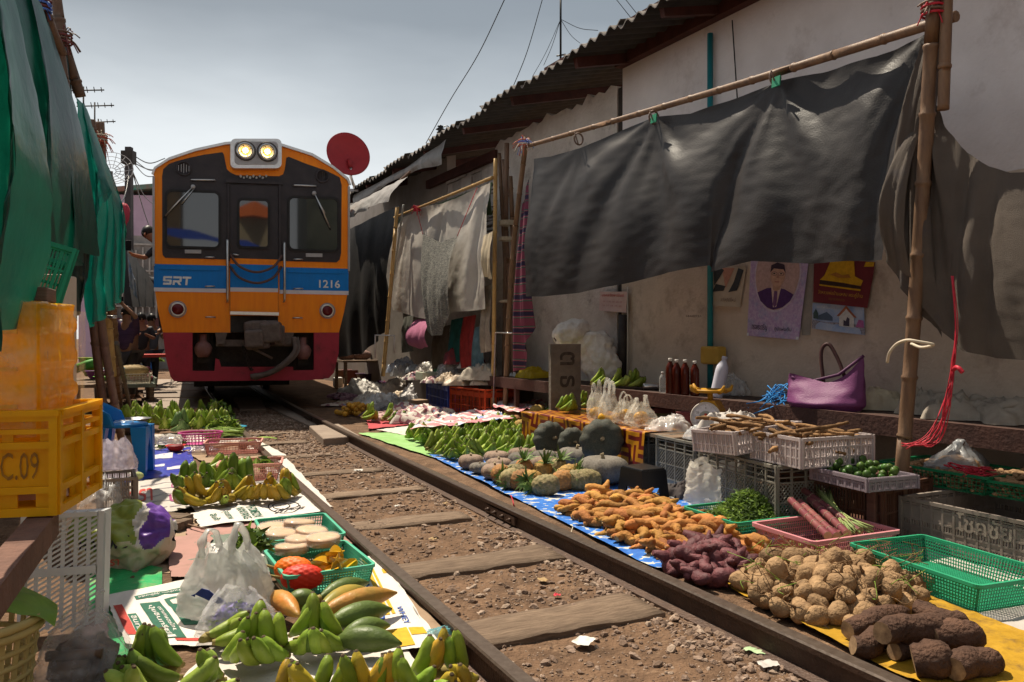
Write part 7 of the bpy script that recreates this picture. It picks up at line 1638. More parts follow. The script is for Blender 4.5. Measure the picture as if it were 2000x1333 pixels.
bamboo([P(255,800,.07),PY(227,670,9.4)],.028,M('grey_pole',(.13,.12,.11),(.1,.09,.085),8),label='thin grey pole leaning beside the basket cart')
bamboo([PY(180,300,7.5),PY(178,235,7.5)],.04,BAMBOOD,label='dark pole top rising behind the teal tarpaulin');bamboo([PY(200,330,7.6),PY(195,240,7.6)],.042,BAMBOOD,label='second dark pole top with red knot behind teal tarpaulin')
frayknot(PY(197,272,7.5),.13,[M('red_string',(.45,.1,.06)),ROPE],21,'frayed red knot on the dark pole top')
frayknot(PY(122,75,5.1),.11,[M('dark_red_string',(.2,.06,.06)),M('brown_string',(.16,.1,.07))],22,'dark red tie where the two bamboo poles cross');frayknot(PY(80,12,4.8),.08,[M('blue_string',(.1,.2,.6)),M('dark_red_string',(.2,.06,.06))],23,'blue and red tie at the very top left')
for y,a,e in((573,178,196),(618,212,226)):
    for q in range(2):
        tag(MB().tube([PY((a+e)/2+9*cos(t),y+3*q,6.9-.06*sin(t))for t in[2*pi*i/14 for i in range(14)]],.007,5,closed=True).build('wire_tie',STEEL),'wire tie round the bamboo uprights','wire','wire ties on the bamboo uprights')
# stall wall behind, left
box_at('stall_wall','dark brown board wall behind the left stalls','wall',G(-.78,13,0),TH28,(.06,19,3.2),M('stall_boards',(.16,.10,.07),(.11,.07,.05),3,.9,.4,30,stretch=(1,6,.6)),0)
box_at('plaster_pier','greyish plaster pier between the tarpaulin and the yellow crates','pier',Vector((PY(108,640,4.4).x,4.4,0)),.2,(.16,.2,1.55),PLASB,.01)
# ---- yellow crates
YEL=M('crate_yellow',(.95,.60,.015),(.88,.5,.012),4,.35,.2,30,dirt=(.3,.13,.02),dsc=6,dth=.66,trans=.5);YELW=M('wrapped_yellow',(.92,.55,.02),(.84,.45,.015),3,.2,.3,24,coat=.6,trans=.5)
CX=Vector((-1.337,2.33,0));CR=R(12)
ux=Vector((cos(CR),sin(CR),0));uy=Vector((-sin(CR),cos(CR),0))
yc=TH('yellow_crate','yellow plastic crate marked DC 09 on the wooden beam at left','crate',CX-ux*.30+uy*.2+Vector((0,0,.695)),CR)
def yside(W_,cells,print_=False):
    m=MB();h=.3
    for z,hh in((.012,.024),(.075,.02),(.205,.02),(.245,.014),(.288,.026)):m.box((0,-.004,z),(W_,.022,hh))
    n_=cells
    for i in range(n_+1):m.box((-W_/2+W_*i/n_,-.005,h/2),(.022,.026,h-.002))
    m.box((0,.006,.14),(W_-.01,.006,.125));
    for i in range(n_*4):
        x=-W_/2+W_*(i+.5)/(n_*4)
        if i%2:m.box((x,.004,.045),(W_/n_/4+.002,.006,.05));m.box((x,.004,.226),(W_/n_/4*.6,.006,.03))
    return m
for sd,(W_,off,a,c_)in enumerate(((.6,(0,-.2,0),0,3),(.4,(.3,0,0),pi/2,2),(.6,(0,.2,0),pi,3),(.4,(-.3,0,0),-pi/2,2))):
    o=yside(W_-.004*(sd%2),c_).build('side_panel',YEL,yc);o.location=off;o.rotation_euler=(0,0,a)
MB().box((0,0,.012),(.59,.39,.01)).build('floor',YEL,yc)
m=MB();m.box((0,-.207,.298),(.63,.03,.018));m.box((0,.207,.298),(.63,.03,.018));m.box((.307,0,.2975),(.03,.39,.017));m.box((-.307,0,.2975),(.03,.39,.017));m.build('rim',YEL,yc)
me=text_mesh('DC.09',.12);me.materials.append(M('worn_black_print',(.16,.08,.015),(.34,.16,.012),25));q=link('lettering',me,yc);q.location=(.186,-.2005,.14);q.rotation_euler=(pi/2,0,0);q.scale=(.46,.95,1)
crumple('cloth','pale pinkish cloth inside the yellow DC crate','cloth',yc.location+Vector((.05,.0,.03))+ux*.05,.2,.4,.25,.26,M('pale_pink_cloth',(.5,.33,.27),(.42,.28,.22),8,.7),71)
wr=TH('wrapped_crates','stack of yellow crates wrapped in clear film standing above the DC crate','crate',CX-ux*.36+uy*.24+Vector((0,0,.90)),CR)
b=MB()
def wrapf(u,v):
    a=2*pi*u;k=(abs(cos(a))**18+abs(sin(a))**18)**(-1/18);z=.0+.42*min(1,v*1.25);sh_=1 if v<.8 else 1-(v-.8)*4.6
    rid=.009*max(0,sin(z*57))**.3+.004*nz1(a*5,z*18,4)
    return Vector(((.29+rid)*cos(a)*k*sh_,(.2+rid)*sin(a)*k*sh_,z+.006*nz1(a*2,v*9)+(.012 if v>=.8 else 0)*nz1(cos(a)*3,sin(a)*3,v)))
b.grid(wrapf,72,50);b.build('wrapped_body',YELW,wr)
for z in(.11,.22,.33):m=MB();m.box((0,-.211,z),(.5,.012,.012));m.build('crate_seam',YEL,wr)
m=MB();m.grid(lambda u,v:Vector(((u-.5)*.61,-.222-.006*nz1(u*6,v*5),.02+.4*v)),20,14);m.build('film',film('wrap_film',(.75,.6,.35),.22,.1),wr)
m=MB();m.grid(lambda u,v:Vector((.312+.006*nz1(u*6,v*5,3),(u-.5)*.42,.0+.4*v)),14,14);m.build('film',MAT['wrap_film'],wr)
box_at('board_stack','small stack of dark boards on top of the wrapped yellow crates','boards',wr.location+ux*.17+Vector((0,0,.425)),CR+.15,(.2,.16,.045),M('dark_boards',(.12,.075,.055),(.2,.14,.11),10,.8,stretch=(1,1,40)),.004)
# hanging dark green crate behind the tarpaulin
hc=crate('plastic_crate','green slotted crate leaning behind the tarpaulin above the yellow crates',Vector((PY(45,520,3.0).x,3.0,PY(60,608,3.0).z)),.5,.2,.2,.26,M('crate_green',(.012,.22,.12),(.012,.17,.09),6,.4),5,rows=((0,.2,3),(.2,.6,3),(.6,.9,3),(.9,1,1)),xl=3,lattice=False);hc.rotation_euler=(R(-12),R(16),.55)
# beam carrying the crates
bm=MB().bar(Vector((-1.405,2.40,.655)),Vector((-.93,1.15,.62)),.07,.075).build('beam',M('brown_beam',(.20,.105,.075),(.12,.065,.05),6,.85,.9,50,dirt=(.07,.045,.035)));tag(bm,'rough brown wooden beam carrying the yellow DC crate','beam')
bm=MB().bar(Vector((-1.95,2.2,.655)),Vector((-1.6,1.1,.62)),.09,.075).build('beam',MAT['brown_beam']);tag(bm,'second brown beam farther left under the yellow crate','beam')
tag(MB().box((-1.95,2.4,.33),(.08,.08,.66)).build('trestle_leg',MAT['brown_beam']),'wooden post under the farther crate beam','post')
# white crate on its side
wcr=TH('white_crate','pale grey slotted crate standing on its side below the yellow crate','crate',P(118,1228,.085),R(20));wcr.rotation_euler=(R(-7),0,R(16))
GWC=M('grey_white_plastic',(.52,.53,.54),(.44,.45,.46),6,.45,dirt=(.3,.28,.25),dth=.64)
W_,Hh=.27,.43;m=MB();nx_,ny_=6,11
for i in range(nx_+1):m.box((-W_/2+W_*i/nx_,.001,Hh/2),(.014 if 0<i<nx_ else .03,.006,Hh))
for j in range(ny_*2+1):
    z=Hh*j/(ny_*2)
    for i in range(nx_):
        x=-W_/2+W_*(i+.5)/nx_;m.bar((x-.02,0,z-.012),(x+.02,0,z+.012),.005,.008)
m.build('perforated_floor',GWC,wcr)
for x in(-W_/2,W_/2):MB().box((x,-.004 if x<0 else .06,Hh/2),(.02,.02 if x<0 else .14,Hh+.02)).build('side_panel',GWC,wcr)
MB().box((0,.06,Hh),(W_-.03,.14,.018)).build('side_panel',GWC,wcr);MB().box((0,-.006,Hh*.5),(W_-.03,.006,.03)).build('middle_rib',GWC,wcr)
# Thai printed sack
THS=M('print_sack_base',(.50,.44,.34),(.42,.36,.27),5,.5,.3,160,dirt=(.25,.19,.13));THG=M('print_sack_green',(.13,.2,.05),(.3,.3,.04),9,.4,dirt=(.04,.07,.03),dsc=9,dth=.52);THP=M('print_sack_purple',(.10,.035,.24),(.16,.07,.32),9,.35,.3,30,dirt=(.5,.45,.55),dsc=10,dth=.68)
sk=sack('printed_sack','lying woven sack printed with green scene, purple fruit and Thai letters',P(243,1096,.085),R(14),.36,.47,.27,None,31,nu=110,nv=90,crump=.34,mats=[THS,THG,THP,SACKW],mf=lambda u,v:(0 if(.5+.03*sin(v*20)<u<.74)else 2 if .66+.03*sin(u*25)<v<.9 else 1 if .06<v<.6+.02*sin(u*30)else 3))
me=text_mesh('หัวทิพย์',.075,True);me.materials.append(flat('sack_black',(.03,.02,.04)));q=link('lettering',me,sk);q.location=(-.05,-.192,.135);q.rotation_euler=(R(78),0,.02)
me=text_mesh('ตรา',.05,True);me.materials.append(PRR);q=link('lettering',me,sk);q.location=(-.02,-.185,.045);q.rotation_euler=(R(80),0,0)
bag('plastic_bag','clear plastic bag with purple printing on the small crate',P(222,935,.20),.2,.3,.24,.27,film('lilac_film',(.72,.66,.76),.55),73,False,.45,.2)
crate('plastic_crate','small brown grey crate under the printed plastic bag',P(228,985,.085),TH28,.22,.34,.2,M('taupe_crate',(.27,.21,.17),(.2,.155,.13),6,.6),5,rows=((0,.33,3),(.33,.66,3),(.66,1,3)),xl=3,lattice=False)
crumple('plastic_bag','clear plastic film draped beside the small crate','bag',P(205,985,.12),.2,.22,.34,.22,FILM,74,fs=1.3)
# bottom left corner
CRM=M('cream_basket',(.55,.42,.17),(.45,.34,.13),6,.5)
bk=TH('round_basket','cream yellow round basket with square holes in the bottom left corner','basket',Vector((-1.60,2.33,.085)),0);m=MB();n_=26
for i in range(n_):a=2*pi*i/n_;m.bar((.155*cos(a),.155*sin(a),0),(.19*cos(a),.19*sin(a),.3),.016,.006)
for j in range(7):k=.155+.035*j/7;m.tube([(k*cos(a),k*sin(a),.3*j/7+.01)for a in[2*pi*i/26 for i in range(26)]],.0095,5,closed=True)
m.build('side_lattice',CRM,bk)
for z in(.275,.3):MB().tube([(.197*cos(a),.197*sin(a),z)for a in[2*pi*i/30 for i in range(30)]],.013,6,closed=True).build('rim',CRM,bk)
MB().lathe([(.15,.004),(.001,.005)],26,cap=False).build('floor',CRM,bk)
b=MB();b.grid(lambda u,v:((u-.5)*.34,(v-.5)*.22*(1-.5*abs(u-.5)),.035+.05*sin(u*3.1)+.02*nz1(u*4,v*4)-.03*abs(v-.5)),18,12);o=b.build('cabbage_leaf',M('cabbage_green',(.26,.42,.07),(.18,.33,.05),7,.45,.4,30,trans=.3));o.location=bk.location+Vector((.06,.02,.3));o.rotation_euler=(.1,.25,.5);tag(o,'large bright green leaf lying on the cream basket','leaf')
o=MB().ball((0,0,0),(.08,.05,.05),10,7,jit=.2).build('red_fruit',M('deep_red_fruit',(.3,.02,.015)));o.location=bk.location+Vector((-.02,.18,.34));tag(o,'dark red fruit behind the green leaf on the basket','fruit')
dbg=bag('plastic_bag','shiny dark plastic bag of brown roots at the bottom left',Vector((-1.37,2.55,.085)),.3,.27,.24,.26,film('smoke_film',(.62,.6,.6),.3,.05),75,False,.3,.14,knot=True)
m=MB().ball((0,0,.09),(.10,.09,.08),12,8,jit=.4)
for i in range(14):m.tube([Vector((rr(-.1,.1),rr(-.08,.08),rr(.03,.16))),Vector((rr(-.1,.1),rr(-.08,.08),rr(.03,.18)))],.016,6,jit=.4)
o=m.build('bagged_roots',M('bag_brown',(.16,.085,.045),(.06,.04,.03),25));o.location=dbg.location;tag(o,'brown roots inside the shiny dark bag','roots')
crumple('plastic_bag','small white plastic bag by the cream basket','bag',Vector((-1.35,2.32,.085)),.3,.25,.2,.1,FILM,76)
# ================================================================== MIDDLE DISTANCE, RIGHT OF THE TRACK
rg=random.Random(99)
def mcrate(lab,px0,py0,px1,py1,h,mat,depth=.42):
    c,ro,L=cratebase(edge(px0,py0,.09),edge(px1,py1,.09),.09,depth);return crate('plastic_crate',lab,c,ro,L,depth,h,mat,6,rows=((0,.14,1),(.14,.45,3),(.45,.75,3),(.75,.86,1),(.86,1,2)),xl=4,lattice=False)
REDC=M('crate_red',(.42,.055,.015),(.34,.045,.015),6,.45,dirt=(.2,.05,.03));BLUC=M('crate_blue',(.03,.06,.32),(.03,.05,.26),6,.45);MARC=M('crate_maroon',(.24,.08,.085),(.2,.07,.075),6,.5)
rc1=mcrate('orange red slotted crate beside the bamboo upright',880,816,948,827,.43,REDC,.5);rc2=mcrate('royal blue slotted crate left of the red one',834,794,876,808,.42,BLUC,.4);rc3=mcrate('dull maroon crate left of the blue one',800,776,836,790,.40,MARC,.35)
PAPER=pattern('newsprint',vor_mix(11,(.62,.54,.47),(.3,.12,.14),(.2,.22,.3),.55),.7);GBAG=M('grey_bag',(.2,.185,.175),(.3,.28,.26),8,.5,.4,40);TANB=M('tan_bag',(.5,.4,.3),(.36,.28,.2),8,.45,.4,40)
def HP(px,py): # on the crates and counter along the wall
    return PN(px,py,4.62 if py>738 else 4.95)
for i,(px,py,z,w_,l_,h_,mat,lab)in enumerate((
    (912,752,.54,.62,.5,.2,TANB,'tan plastic sack folded on top of the red crate'),(935,742,.6,.5,.4,.24,MAT['old_sacking'],'rolled sacking behind the red crate'),(855,748,.52,.42,.4,.14,PAPER,'heap of newspaper on the blue crate'),(818,742,.5,.42,.4,.16,PAPER,'crumpled newspapers on the maroon crate'),(845,738,.4,.6,.5,.3,MILKY,'milky plastic bags heaped behind the crates'),
    (795,735,.4,.5,.4,.25,GREYFILM,'grey plastic bag behind newspaper heap'),(785,728,.45,.5,.4,.3,film('blue_bag',(.45,.52,.65),.7),'pale blue plastic bag near the pink cloth'),(900,730,.55,.7,.4,.25,FILM,'clear bags piled beneath the hanging clothes'),(830,822,.1,.85,.75,.24,PAPER,'newspapers spread on ground before the blue crate'),(868,830,.1,.75,.6,.18,PAPER,'folded magazines beside the red crate'),
    (800,812,.1,.65,.6,.2,PAPER,'folded papers left of the blue crate'),(770,800,.1,.7,.6,.24,GBAG,'grey cloth bags heaped near the newspapers'),(738,790,.1,.8,.6,.2,MILKY,'pale plastic bags left of the newspapers'),(700,785,.1,.6,.4,.1,M('purple_sacking',(.16,.07,.1),(.1,.05,.07),8),'dark purple sack lying near the right rail'),(680,790,.1,.4,.3,.07,TANB,'small tan bag beside the purple sack'),(660,792,.09,.5,.3,.05,PAPER,'flattened paper along the right rail'),
    (745,812,.1,.6,.3,.1,M('dark_purple_cloth',(.13,.06,.08),(.09,.05,.06),9),'dark cloth bundle behind the red fabric'),(985,790,.1,.5,.5,.3,GREYFILM,'grey plastic bag under the wall shelf'),(760,735,.3,.5,.4,.18,GBAG,'grey sack behind the red fruit tray'),(905,712,.7,.6,.3,.3,M('red_check_cloth',(.35,.04,.05),(.12,.05,.06),9),'red cloth bundle under the white sheet'))):
    crumple('bundle',lab,'bundle',P(px,py,z)if z<.35 else HP(px,py),rg.uniform(-.5,.5),w_,l_,h_,mat,80+i,fs=1.2)
box_at('carton','small brown cardboard carton beside the newspapers','box',P(812,802,.09),TH28+.3,(.32,.24,.16),CARD);box_at('green_paper','pale green folded paper on the newspaper heap','paper',HP(836,742),TH28,(.3,.3,.12),M('pale_green_paper',(.4,.42,.3),(.5,.5,.4),9))
box_at('mustard_box','mustard cardboard box behind the maroon crate','box',P(793,752,.2),TH28,(.4,.3,.4),M('mustard',(.36,.2,.04),(.28,.15,.03),7))
REDF=M('red_fabric',(.45,.07,.08),(.36,.05,.06),9,.8,.4,60,dirt=(.5,.35,.33),dsc=12,dth=.68)
gsheet('ground_cloth','faded red fabric laid out beside the right rail','cloth',[(715,815),(800,806),(835,826),(720,838)],.092,REDF,30,30,.008,91);gsheet('ground_cloth','cream cloth between red fabric and the printed cloth','cloth',[(735,840),(850,826),(890,830),(790,850)],.088,SACKW,30,30,.008,92)
for i,(px,py)in enumerate(((722,822),(756,826))):banana_hand('banana_hand',['left green banana hand lying on the red fabric','right green banana hand pointing up on the red fabric'][i],P(px,py,.1),.5+i,[BGREEN,BPALE],5,4,None,1.5,up=.6,seed=200+i)
fm2=MB().ball((0,0,0),.038,10,7).mesh('orange_fruit',M('orange_fruit',(.55,.28,.03),(.45,.22,.03),9,.5,rnd=.2));hp=Heap(.02)
for i in range(60):
    x,y=rg.gauss(0,.14),rg.gauss(0,.12);h_=hp.at(x,y,.03)
    if h_>.13 or hypot(x,y)>.3:continue
    o=link('orange_fruit',fm2);o.location=P(696,806,.12)+Vector((x,y,h_));hp.put(x,y,.038,h_+.055);tag(o,'small orange yellow fruit heaped by the right rail','fruit','small orange fruits by the right rail')
# red fruit tray
fm3=MB().ball((0,0,0),.036,8,6).mesh('red_fruit',M('cherry_red',(.24,.02,.035),(.36,.05,.05),12,.35,rnd=.3));hp=Heap(.02)
rt=basket('plastic_tray','purple tray heaped with small dark red fruit','tray',P(768,758,.12),TH28,.5,.62,.14,M('purple_tray',(.12,.05,.16)),.9,14,16,4,.008)
for i in range(150):
    x,y=rg.uniform(-.22,.22),rg.uniform(-.28,.28);h_=hp.at(x,y,.03)
    if h_>.2-.5*abs(x):continue
    o=link('red_fruit',fm3);o.location=rt.location+Matrix.Rotation(TH28,3,'Z')@Vector((x,y,.04+h_));hp.put(x,y,.036,h_+.05);tag(o,'small dark red fruit heaped in the purple tray','fruit','small red fruits in the purple tray')
# pink basket cloth and clothes hanging below the white sheet
PKC=M('pink_mesh_bag',(.42,.14,.24),(.34,.11,.19),9,.8,.4,120)
fold_sheet('pink_bag','pink mesh laundry bag hanging below the white sheet','bag',[(0,812,625),(1,848,620)],[(0,806,672),(.5,828,682),(1,846,678)],4.6,PKC,.03,61,nu=20,nv=20,freq=1.5,swell=.15)
for i,(x0,x1,y0,y1,c,lab)in enumerate(((850,880,640,730,(.13,.1,.07),'brown garment hanging under the grey net'),(882,905,625,710,(.02,.12,.12),'teal garment hanging beneath the white sheet'),(905,930,620,720,(.38,.04,.04),'red patterned garment hanging beneath the white sheet'),(928,950,640,740,(.13,.22,.26),'blue grey garment hanging near the yellow upright'),(790,808,620,690,(.12,.12,.1),'grey green garment hanging left of the pink bag'),(945,962,560,690,(.36,.3,.24),'beige rags hanging on the yellow bamboo upright'))):
    fold_sheet('garment',lab,'garment',[(0,x0,y0),(1,x1,y0-5)],[(0,x0-2,y1),(1,x1+2,y1-4)],4.85-.03*i,M('garment_%d'%i,c,tuple(k*.5 for k in c),9,.85),.03,70+i,nu=14,nv=20,freq=2)
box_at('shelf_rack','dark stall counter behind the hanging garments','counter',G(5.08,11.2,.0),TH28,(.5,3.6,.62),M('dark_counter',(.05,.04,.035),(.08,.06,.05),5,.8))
# shaded corner right of the train
sd=TH('side_table','low wooden table in the shade right of the train','table',P(700,760,.07),TH28)
MB().box((0,0,.6),(.9,.8,.04)).build('tabletop',WOOD,sd)
for x in(-.38,.38):
    for y in(-.34,.34):MB().box((x,y,.29),(.06,.06,.58)).build('leg',WOOD,sd)
for i,(dx,dy)in enumerate(((-.25,.1),(.05,.15))):o=MB().ball((0,0,.1),(.2,.16,.12),12,8,jit=.3).build('net_bag',M('shallot_net',(.17,.09,.08),(.3,.2,.17),40,.7,.6,60));o.location=sd.location+Vector((dx,dy,.61));tag(o,('left' if i==0 else 'right')+' net bag of shallots on the shaded table','bag','shallot bags')
for i,(px,py,r_,h_,c,lab)in enumerate(((690,752,.24,.34,(.16,.05,.05),'dark red plastic tub under the shaded table'),(716,757,.22,.3,(.1,.055,.1),'dark purple plastic tub under the shaded table'),(668,748,.15,.3,(.22,.12,.09),'brown basket of pale nuts beside the train skirt'))):bowl('tub',lab,P(px,py,.08),r_,h_,M('tub_%d'%i,c,tuple(k*.7 for k in c),8,.5),'tub')
gst=TH('stool','bright green plastic stool in the shade right of the train','stool',P(738,752,.08),.3);stool_parts(gst,.36,.42,M('stool_green',(.02,.42,.06),(.02,.34,.05),6,.4))
box_at('plank','sunlit plank edge on the ground right of the train','plank',P(690,762,.07),atan2(P(720,776,.07).y-P(662,748,.07).y,P(720,776,.07).x-P(662,748,.07).x),(2.2,.12,.06),M('pale_plank',(.45,.3,.17),(.36,.23,.13),8,.8,stretch=(1,8,8)))
box_at('white_can','small white container beside the plank right of the train','container',P(660,757,.08),.3,(.2,.2,.22),WHITE,.03)
frm=MB();frm.tube([PY(733,700,11.4),PY(733,655,11.4),PY(770,656,11.4),PY(770,690,11.4)],.014,6);tag(frm.build('wire_rack',GREYP),'thin grey wire frame beside the left bamboo upright','frame')
tag(MB().tube([PN(963,800,4.6),PN(968,650,4.55),PN(1000,651,4.55)],.01,6).build('wire_hanger',STEEL),'bent wire on the yellow bamboo upright','wire')
leafpile('leafy_greens','green leaves by the purple tray of red fruit',P(748,745,.1),.15,.12,.16,60,[LEAF,LEAFD],15,1.2)

for i,(px,py,z,w_,h_,c,nm,lab)in enumerate(((728,778,.1,.4,.16,(.6,.57,.52),'plastic_bag','small white plastic bag between the tub and newspapers'),(752,786,.1,.35,.14,(.3,.33,.36),'plastic_bag','slate grey plastic bag in front of the red fruit tray'),(775,780,.12,.36,.16,(.62,.5,.36),'paper_bag','tan paper bag right of the red fruit tray'),(790,790,.1,.3,.12,(.55,.53,.5),'plastic_bag','pale plastic bag behind the small carton'),
    (842,812,.1,.3,.1,(.6,.56,.5),'newspaper','white folded newspaper sheet below the blue crate'),(765,806,.1,.36,.12,(.13,.12,.12),'plastic_bag','black plastic bag left of the carton'),(850,735,.55,.4,.16,(.65,.6,.52),'plastic_bag','cream plastic bag on top of the blue crate'),(880,745,.56,.35,.14,(.4,.3,.2),'sacking','brown sacking strip between red and blue crates'),
    (812,728,.5,.3,.16,(.5,.55,.6),'plastic_bag','light blue grey bag above the maroon crate'),(940,752,.56,.3,.13,(.55,.47,.38),'plastic_bag','beige plastic bag at right on the red crate'),(870,728,.6,.3,.15,(.08,.25,.1),'plastic_bag','green plastic bag under the hanging net'),(920,720,.62,.35,.2,(.6,.58,.56),'plastic_bag','white plastic bag under the red garment'),
    (780,812,.1,.4,.06,(.58,.5,.46),'newspaper','flat newspaper beside the red fabric'),(855,838,.1,.4,.07,(.6,.54,.5),'newspaper','newspaper corner at the edge of the printed cloth'),(990,772,.3,.5,.16,(.4,.18,.22),'cloth','dusty pink cloth under the wall shelf'),(712,800,.1,.3,.1,(.5,.45,.38),'plastic_bag','small beige bag between purple sack and orange fruit'))):
    crumple(nm,lab,nm.replace('_',' '),P(px,py,z)if z<.35 else HP(px,py),rg.uniform(-1,1),w_,w_*.85,h_,M('clutter_%d'%i,c,tuple(k*.7 for k in c),9,.45,.3,30),120+i,fs=1.4,nu=20,nv=20)

for i,(px,py,w_,h_,c,lab)in enumerate(((712,772,.9,.34,(.5,.47,.43),'big pale cloth heap just right of the shaded plank'),(745,800,.7,.28,(.62,.6,.58),'white plastic bags heaped by the red fabric'),(780,772,.8,.4,(.55,.5,.45),'cream bags heaped behind the cardboard carton'),(815,786,.6,.34,(.6,.57,.55),'white bags heaped before the maroon crate'),(672,778,.6,.12,(.25,.12,.17),'maroon cloth lying along the rail near the train'),(728,806,.5,.14,(.36,.34,.33),'grey crumpled bag beside the small orange fruit'),(850,822,.6,.2,(.6,.52,.46),'crumpled newspaper heap at foot of the blue crate'),(760,820,.5,.12,(.5,.3,.28),'pinkish paper beside the green banana hands'))):
    crumple('heap',lab,'heap',P(px,py,.09),rg.uniform(-1,1),w_,w_*.7,h_,M('heap_%d'%i,c,tuple(k*.65 for k in c),9,.5,.3,30,dirt=tuple(k*.4 for k in c),dsc=6),160+i,fs=1.7,nu=34,nv=34)
# ================================================================== FAR LEFT STALLS, PEOPLE, BACKGROUND
SKIN=M('skin',(.33,.17,.11),(.27,.135,.085),9,.55);HAIR=M('black_hair',(.012,.01,.01),(.02,.016,.015),30,.45)
def person(label,loc,rot,sc,joints,edges,cloth,extra=()):
    """one skinned body: joints = name -> (x,y,z,radius); clothes are shells over chains of the same joints"""
    t=TH('person',label,'person',loc,rot);t.scale=(sc,)*3
    def skin(nm,js,es,mat,par,grow=1.0,sub=2):
        me=bpy.data.meshes.new(nm);k=list(js);me.from_pydata([joints[j][:3]for j in k],[(k.index(a),k.index(b))for a,b in es],[])
        o=link(nm,me,par);m=o.modifiers.new('skin','SKIN');m.use_smooth_shade=True
        for i,j in enumerate(k):me.skin_vertices[0].data[i].radius=(joints[j][3]*grow,)*2
        me.skin_vertices[0].data[0].use_root=True
        s=o.modifiers.new('sub','SUBSURF');s.levels=sub;s.render_levels=sub
        me.materials.append(mat)
        bpy.context.view_layer.update();dg=bpy.context.evaluated_depsgraph_get();m2=bpy.data.meshes.new_from_object(o.evaluated_get(dg));o.modifiers.clear();o.data=m2
        if not m2.materials:m2.materials.append(mat)
        return o
    bo=skin('body',[j for j in joints],edges,SKIN,t)
    hx,hy,hz,hr=joints['head']
    hairo=MB().ball((hx,hy+.018,hz+.03),(.098,.105,.105),14,9,jit=.08).build('hair',HAIR,t)
    for sx in(-1,1):MB().ball((hx+.035*sx,hy-.088,hz),(.014,.008,.009),8,5).build('eye',flat('eye_dark',(.02,.015,.015)),bo)
    MB().tube([(hx,hy-.088,hz+.01),(hx,hy-.112,hz-.025),(hx,hy-.09,hz-.035)],[.008,.016,.01],6).build('nose',SKIN,bo);MB().box((hx,hy-.09,hz-.055),(.045,.01,.012)).build('mouth',flat('lips_dark',(.25,.08,.07)),bo)
    for nm,js,es,mat,g in cloth:skin(nm,js,es,mat,t,g,2)
    return t
def hand(J,E,pre,w,p,dirv,upv): # palm, four fingers and a thumb, hung on the wrist joint
    d=Vector(dirv).normalized();u=Vector(upv).normalized();s=d.cross(u);p=Vector(p)
    J[pre+'palm']=(*(p+d*.05),.034);E.append((w,pre+'palm'))
    for i,(o_,L)in enumerate(((-.03,.06),(-.01,.07),(.01,.066),(.03,.052))):
        a=p+d*.095+s*o_;b_=a+d*L*.6-u*.02;J[pre+'k%d'%i]=(*a,.0115);J[pre+'t%d'%i]=(*b_,.009);E+=[(pre+'palm',pre+'k%d'%i),(pre+'k%d'%i,pre+'t%d'%i)]
    a=p+d*.04+s*-.05-u*.02;J[pre+'th']=(*a,.012);E.append((pre+'palm',pre+'th'))
def figure(arms,hip=.9,lean=0.,sit=False):
    J={};E=[];L=lean
    J['pelvis']=(0,0,hip,.15);J['waist']=(0,-.02*L,hip+.2,.13);J['chest']=(0,-.08*L,hip+.42,.145);J['neck']=(0,-.12*L,hip+.56,.055);J['head']=(0,-.13*L-.01,hip+.70,.088);J['crown']=(0,-.12*L,hip+.76,.075)
    E+=[('pelvis','waist'),('waist','chest'),('chest','neck'),('neck','head'),('head','crown')]
    for sx,nm in((-1,'l'),(1,'r')):
        J[nm+'hip']=(.09*sx,0,hip-.06,.095);E.append(('pelvis',nm+'hip'))
        if sit:kn,an,to=(.12*sx,-.4,hip+.02),(.13*sx,-.42,.09),(.13*sx,-.56,.05)
        else:kn,an,to=(.1*sx,-.03,.48),(.1*sx,.0,.09),(.11*sx,-.14,.045)
        J[nm+'knee']=(*kn,.066);J[nm+'ankle']=(*an,.042);J[nm+'toe']=(*to,.035);E+=[(nm+'hip',nm+'knee'),(nm+'knee',nm+'ankle'),(nm+'ankle',nm+'toe')]
        sh=Vector((.185*sx,-.08*L,hip+.49));J[nm+'sh']=(*sh,.06);E.append(('chest',nm+'sh'))
        el,wr,dv=arms[nm];J[nm+'elb']=(*el,.042);J[nm+'wr']=(*wr,.028);E+=[(nm+'sh',nm+'elb'),(nm+'elb',nm+'wr')];hand(J,E,nm,nm+'wr',wr,dv,(0,-1,.3))
    return J,E
def clothes(top,legs,long_=False):
    es=[('pelvis','waist'),('waist','chest'),('chest','lsh'),('chest','rsh'),('lsh','lelb'),('rsh','relb')];js=['pelvis','waist','chest','lsh','rsh','lelb','relb']
    le=[('pelvis','lhip'),('pelvis','rhip'),('lhip','lknee'),('rhip','rknee'),('lknee','lankle'),('rknee','rankle')];lj=['pelvis','lhip','rhip','lknee','rknee','lankle','rankle']
    return[('shirt',js,es,top,1.16),('trousers',lj,le,legs,1.14)]
STRPM=M('striped_top',(.10,.05,.12),(.05,.03,.07),3,.8,stretch=(1,1,14))
up={'l':((-.3,-.16,1.5),(-.12,-.26,1.72),(.5,-.2,.8)),'r':((.3,-.16,1.5),(.1,-.26,1.72),(-.5,-.2,.8))}
J,E=figure(up,.86,.3);pA=person('person in purple striped top raising both arms to take a picture left of the train',PY(251,655,14.2)*Vector((1,1,0))+Vector((0,0,.05)),-.3,1.0,J,E,clothes(STRPM,M('dark_skirt',(.06,.055,.06))))
cmr=TH('camera','small dark camera held up by the person in the striped top','camera',pA.location+Vector((0,-.33,1.80)),-.3);MB().box((0,0,0),(.13,.05,.08)).build('body',BLACK,cmr);MB().lathe([(.03,0),(.03,.04),(.02,.042)],12,M=Matrix.Translation((0,-.025,0))@Matrix.Rotation(pi/2,4,'X')).build('lens',BLACK,cmr)
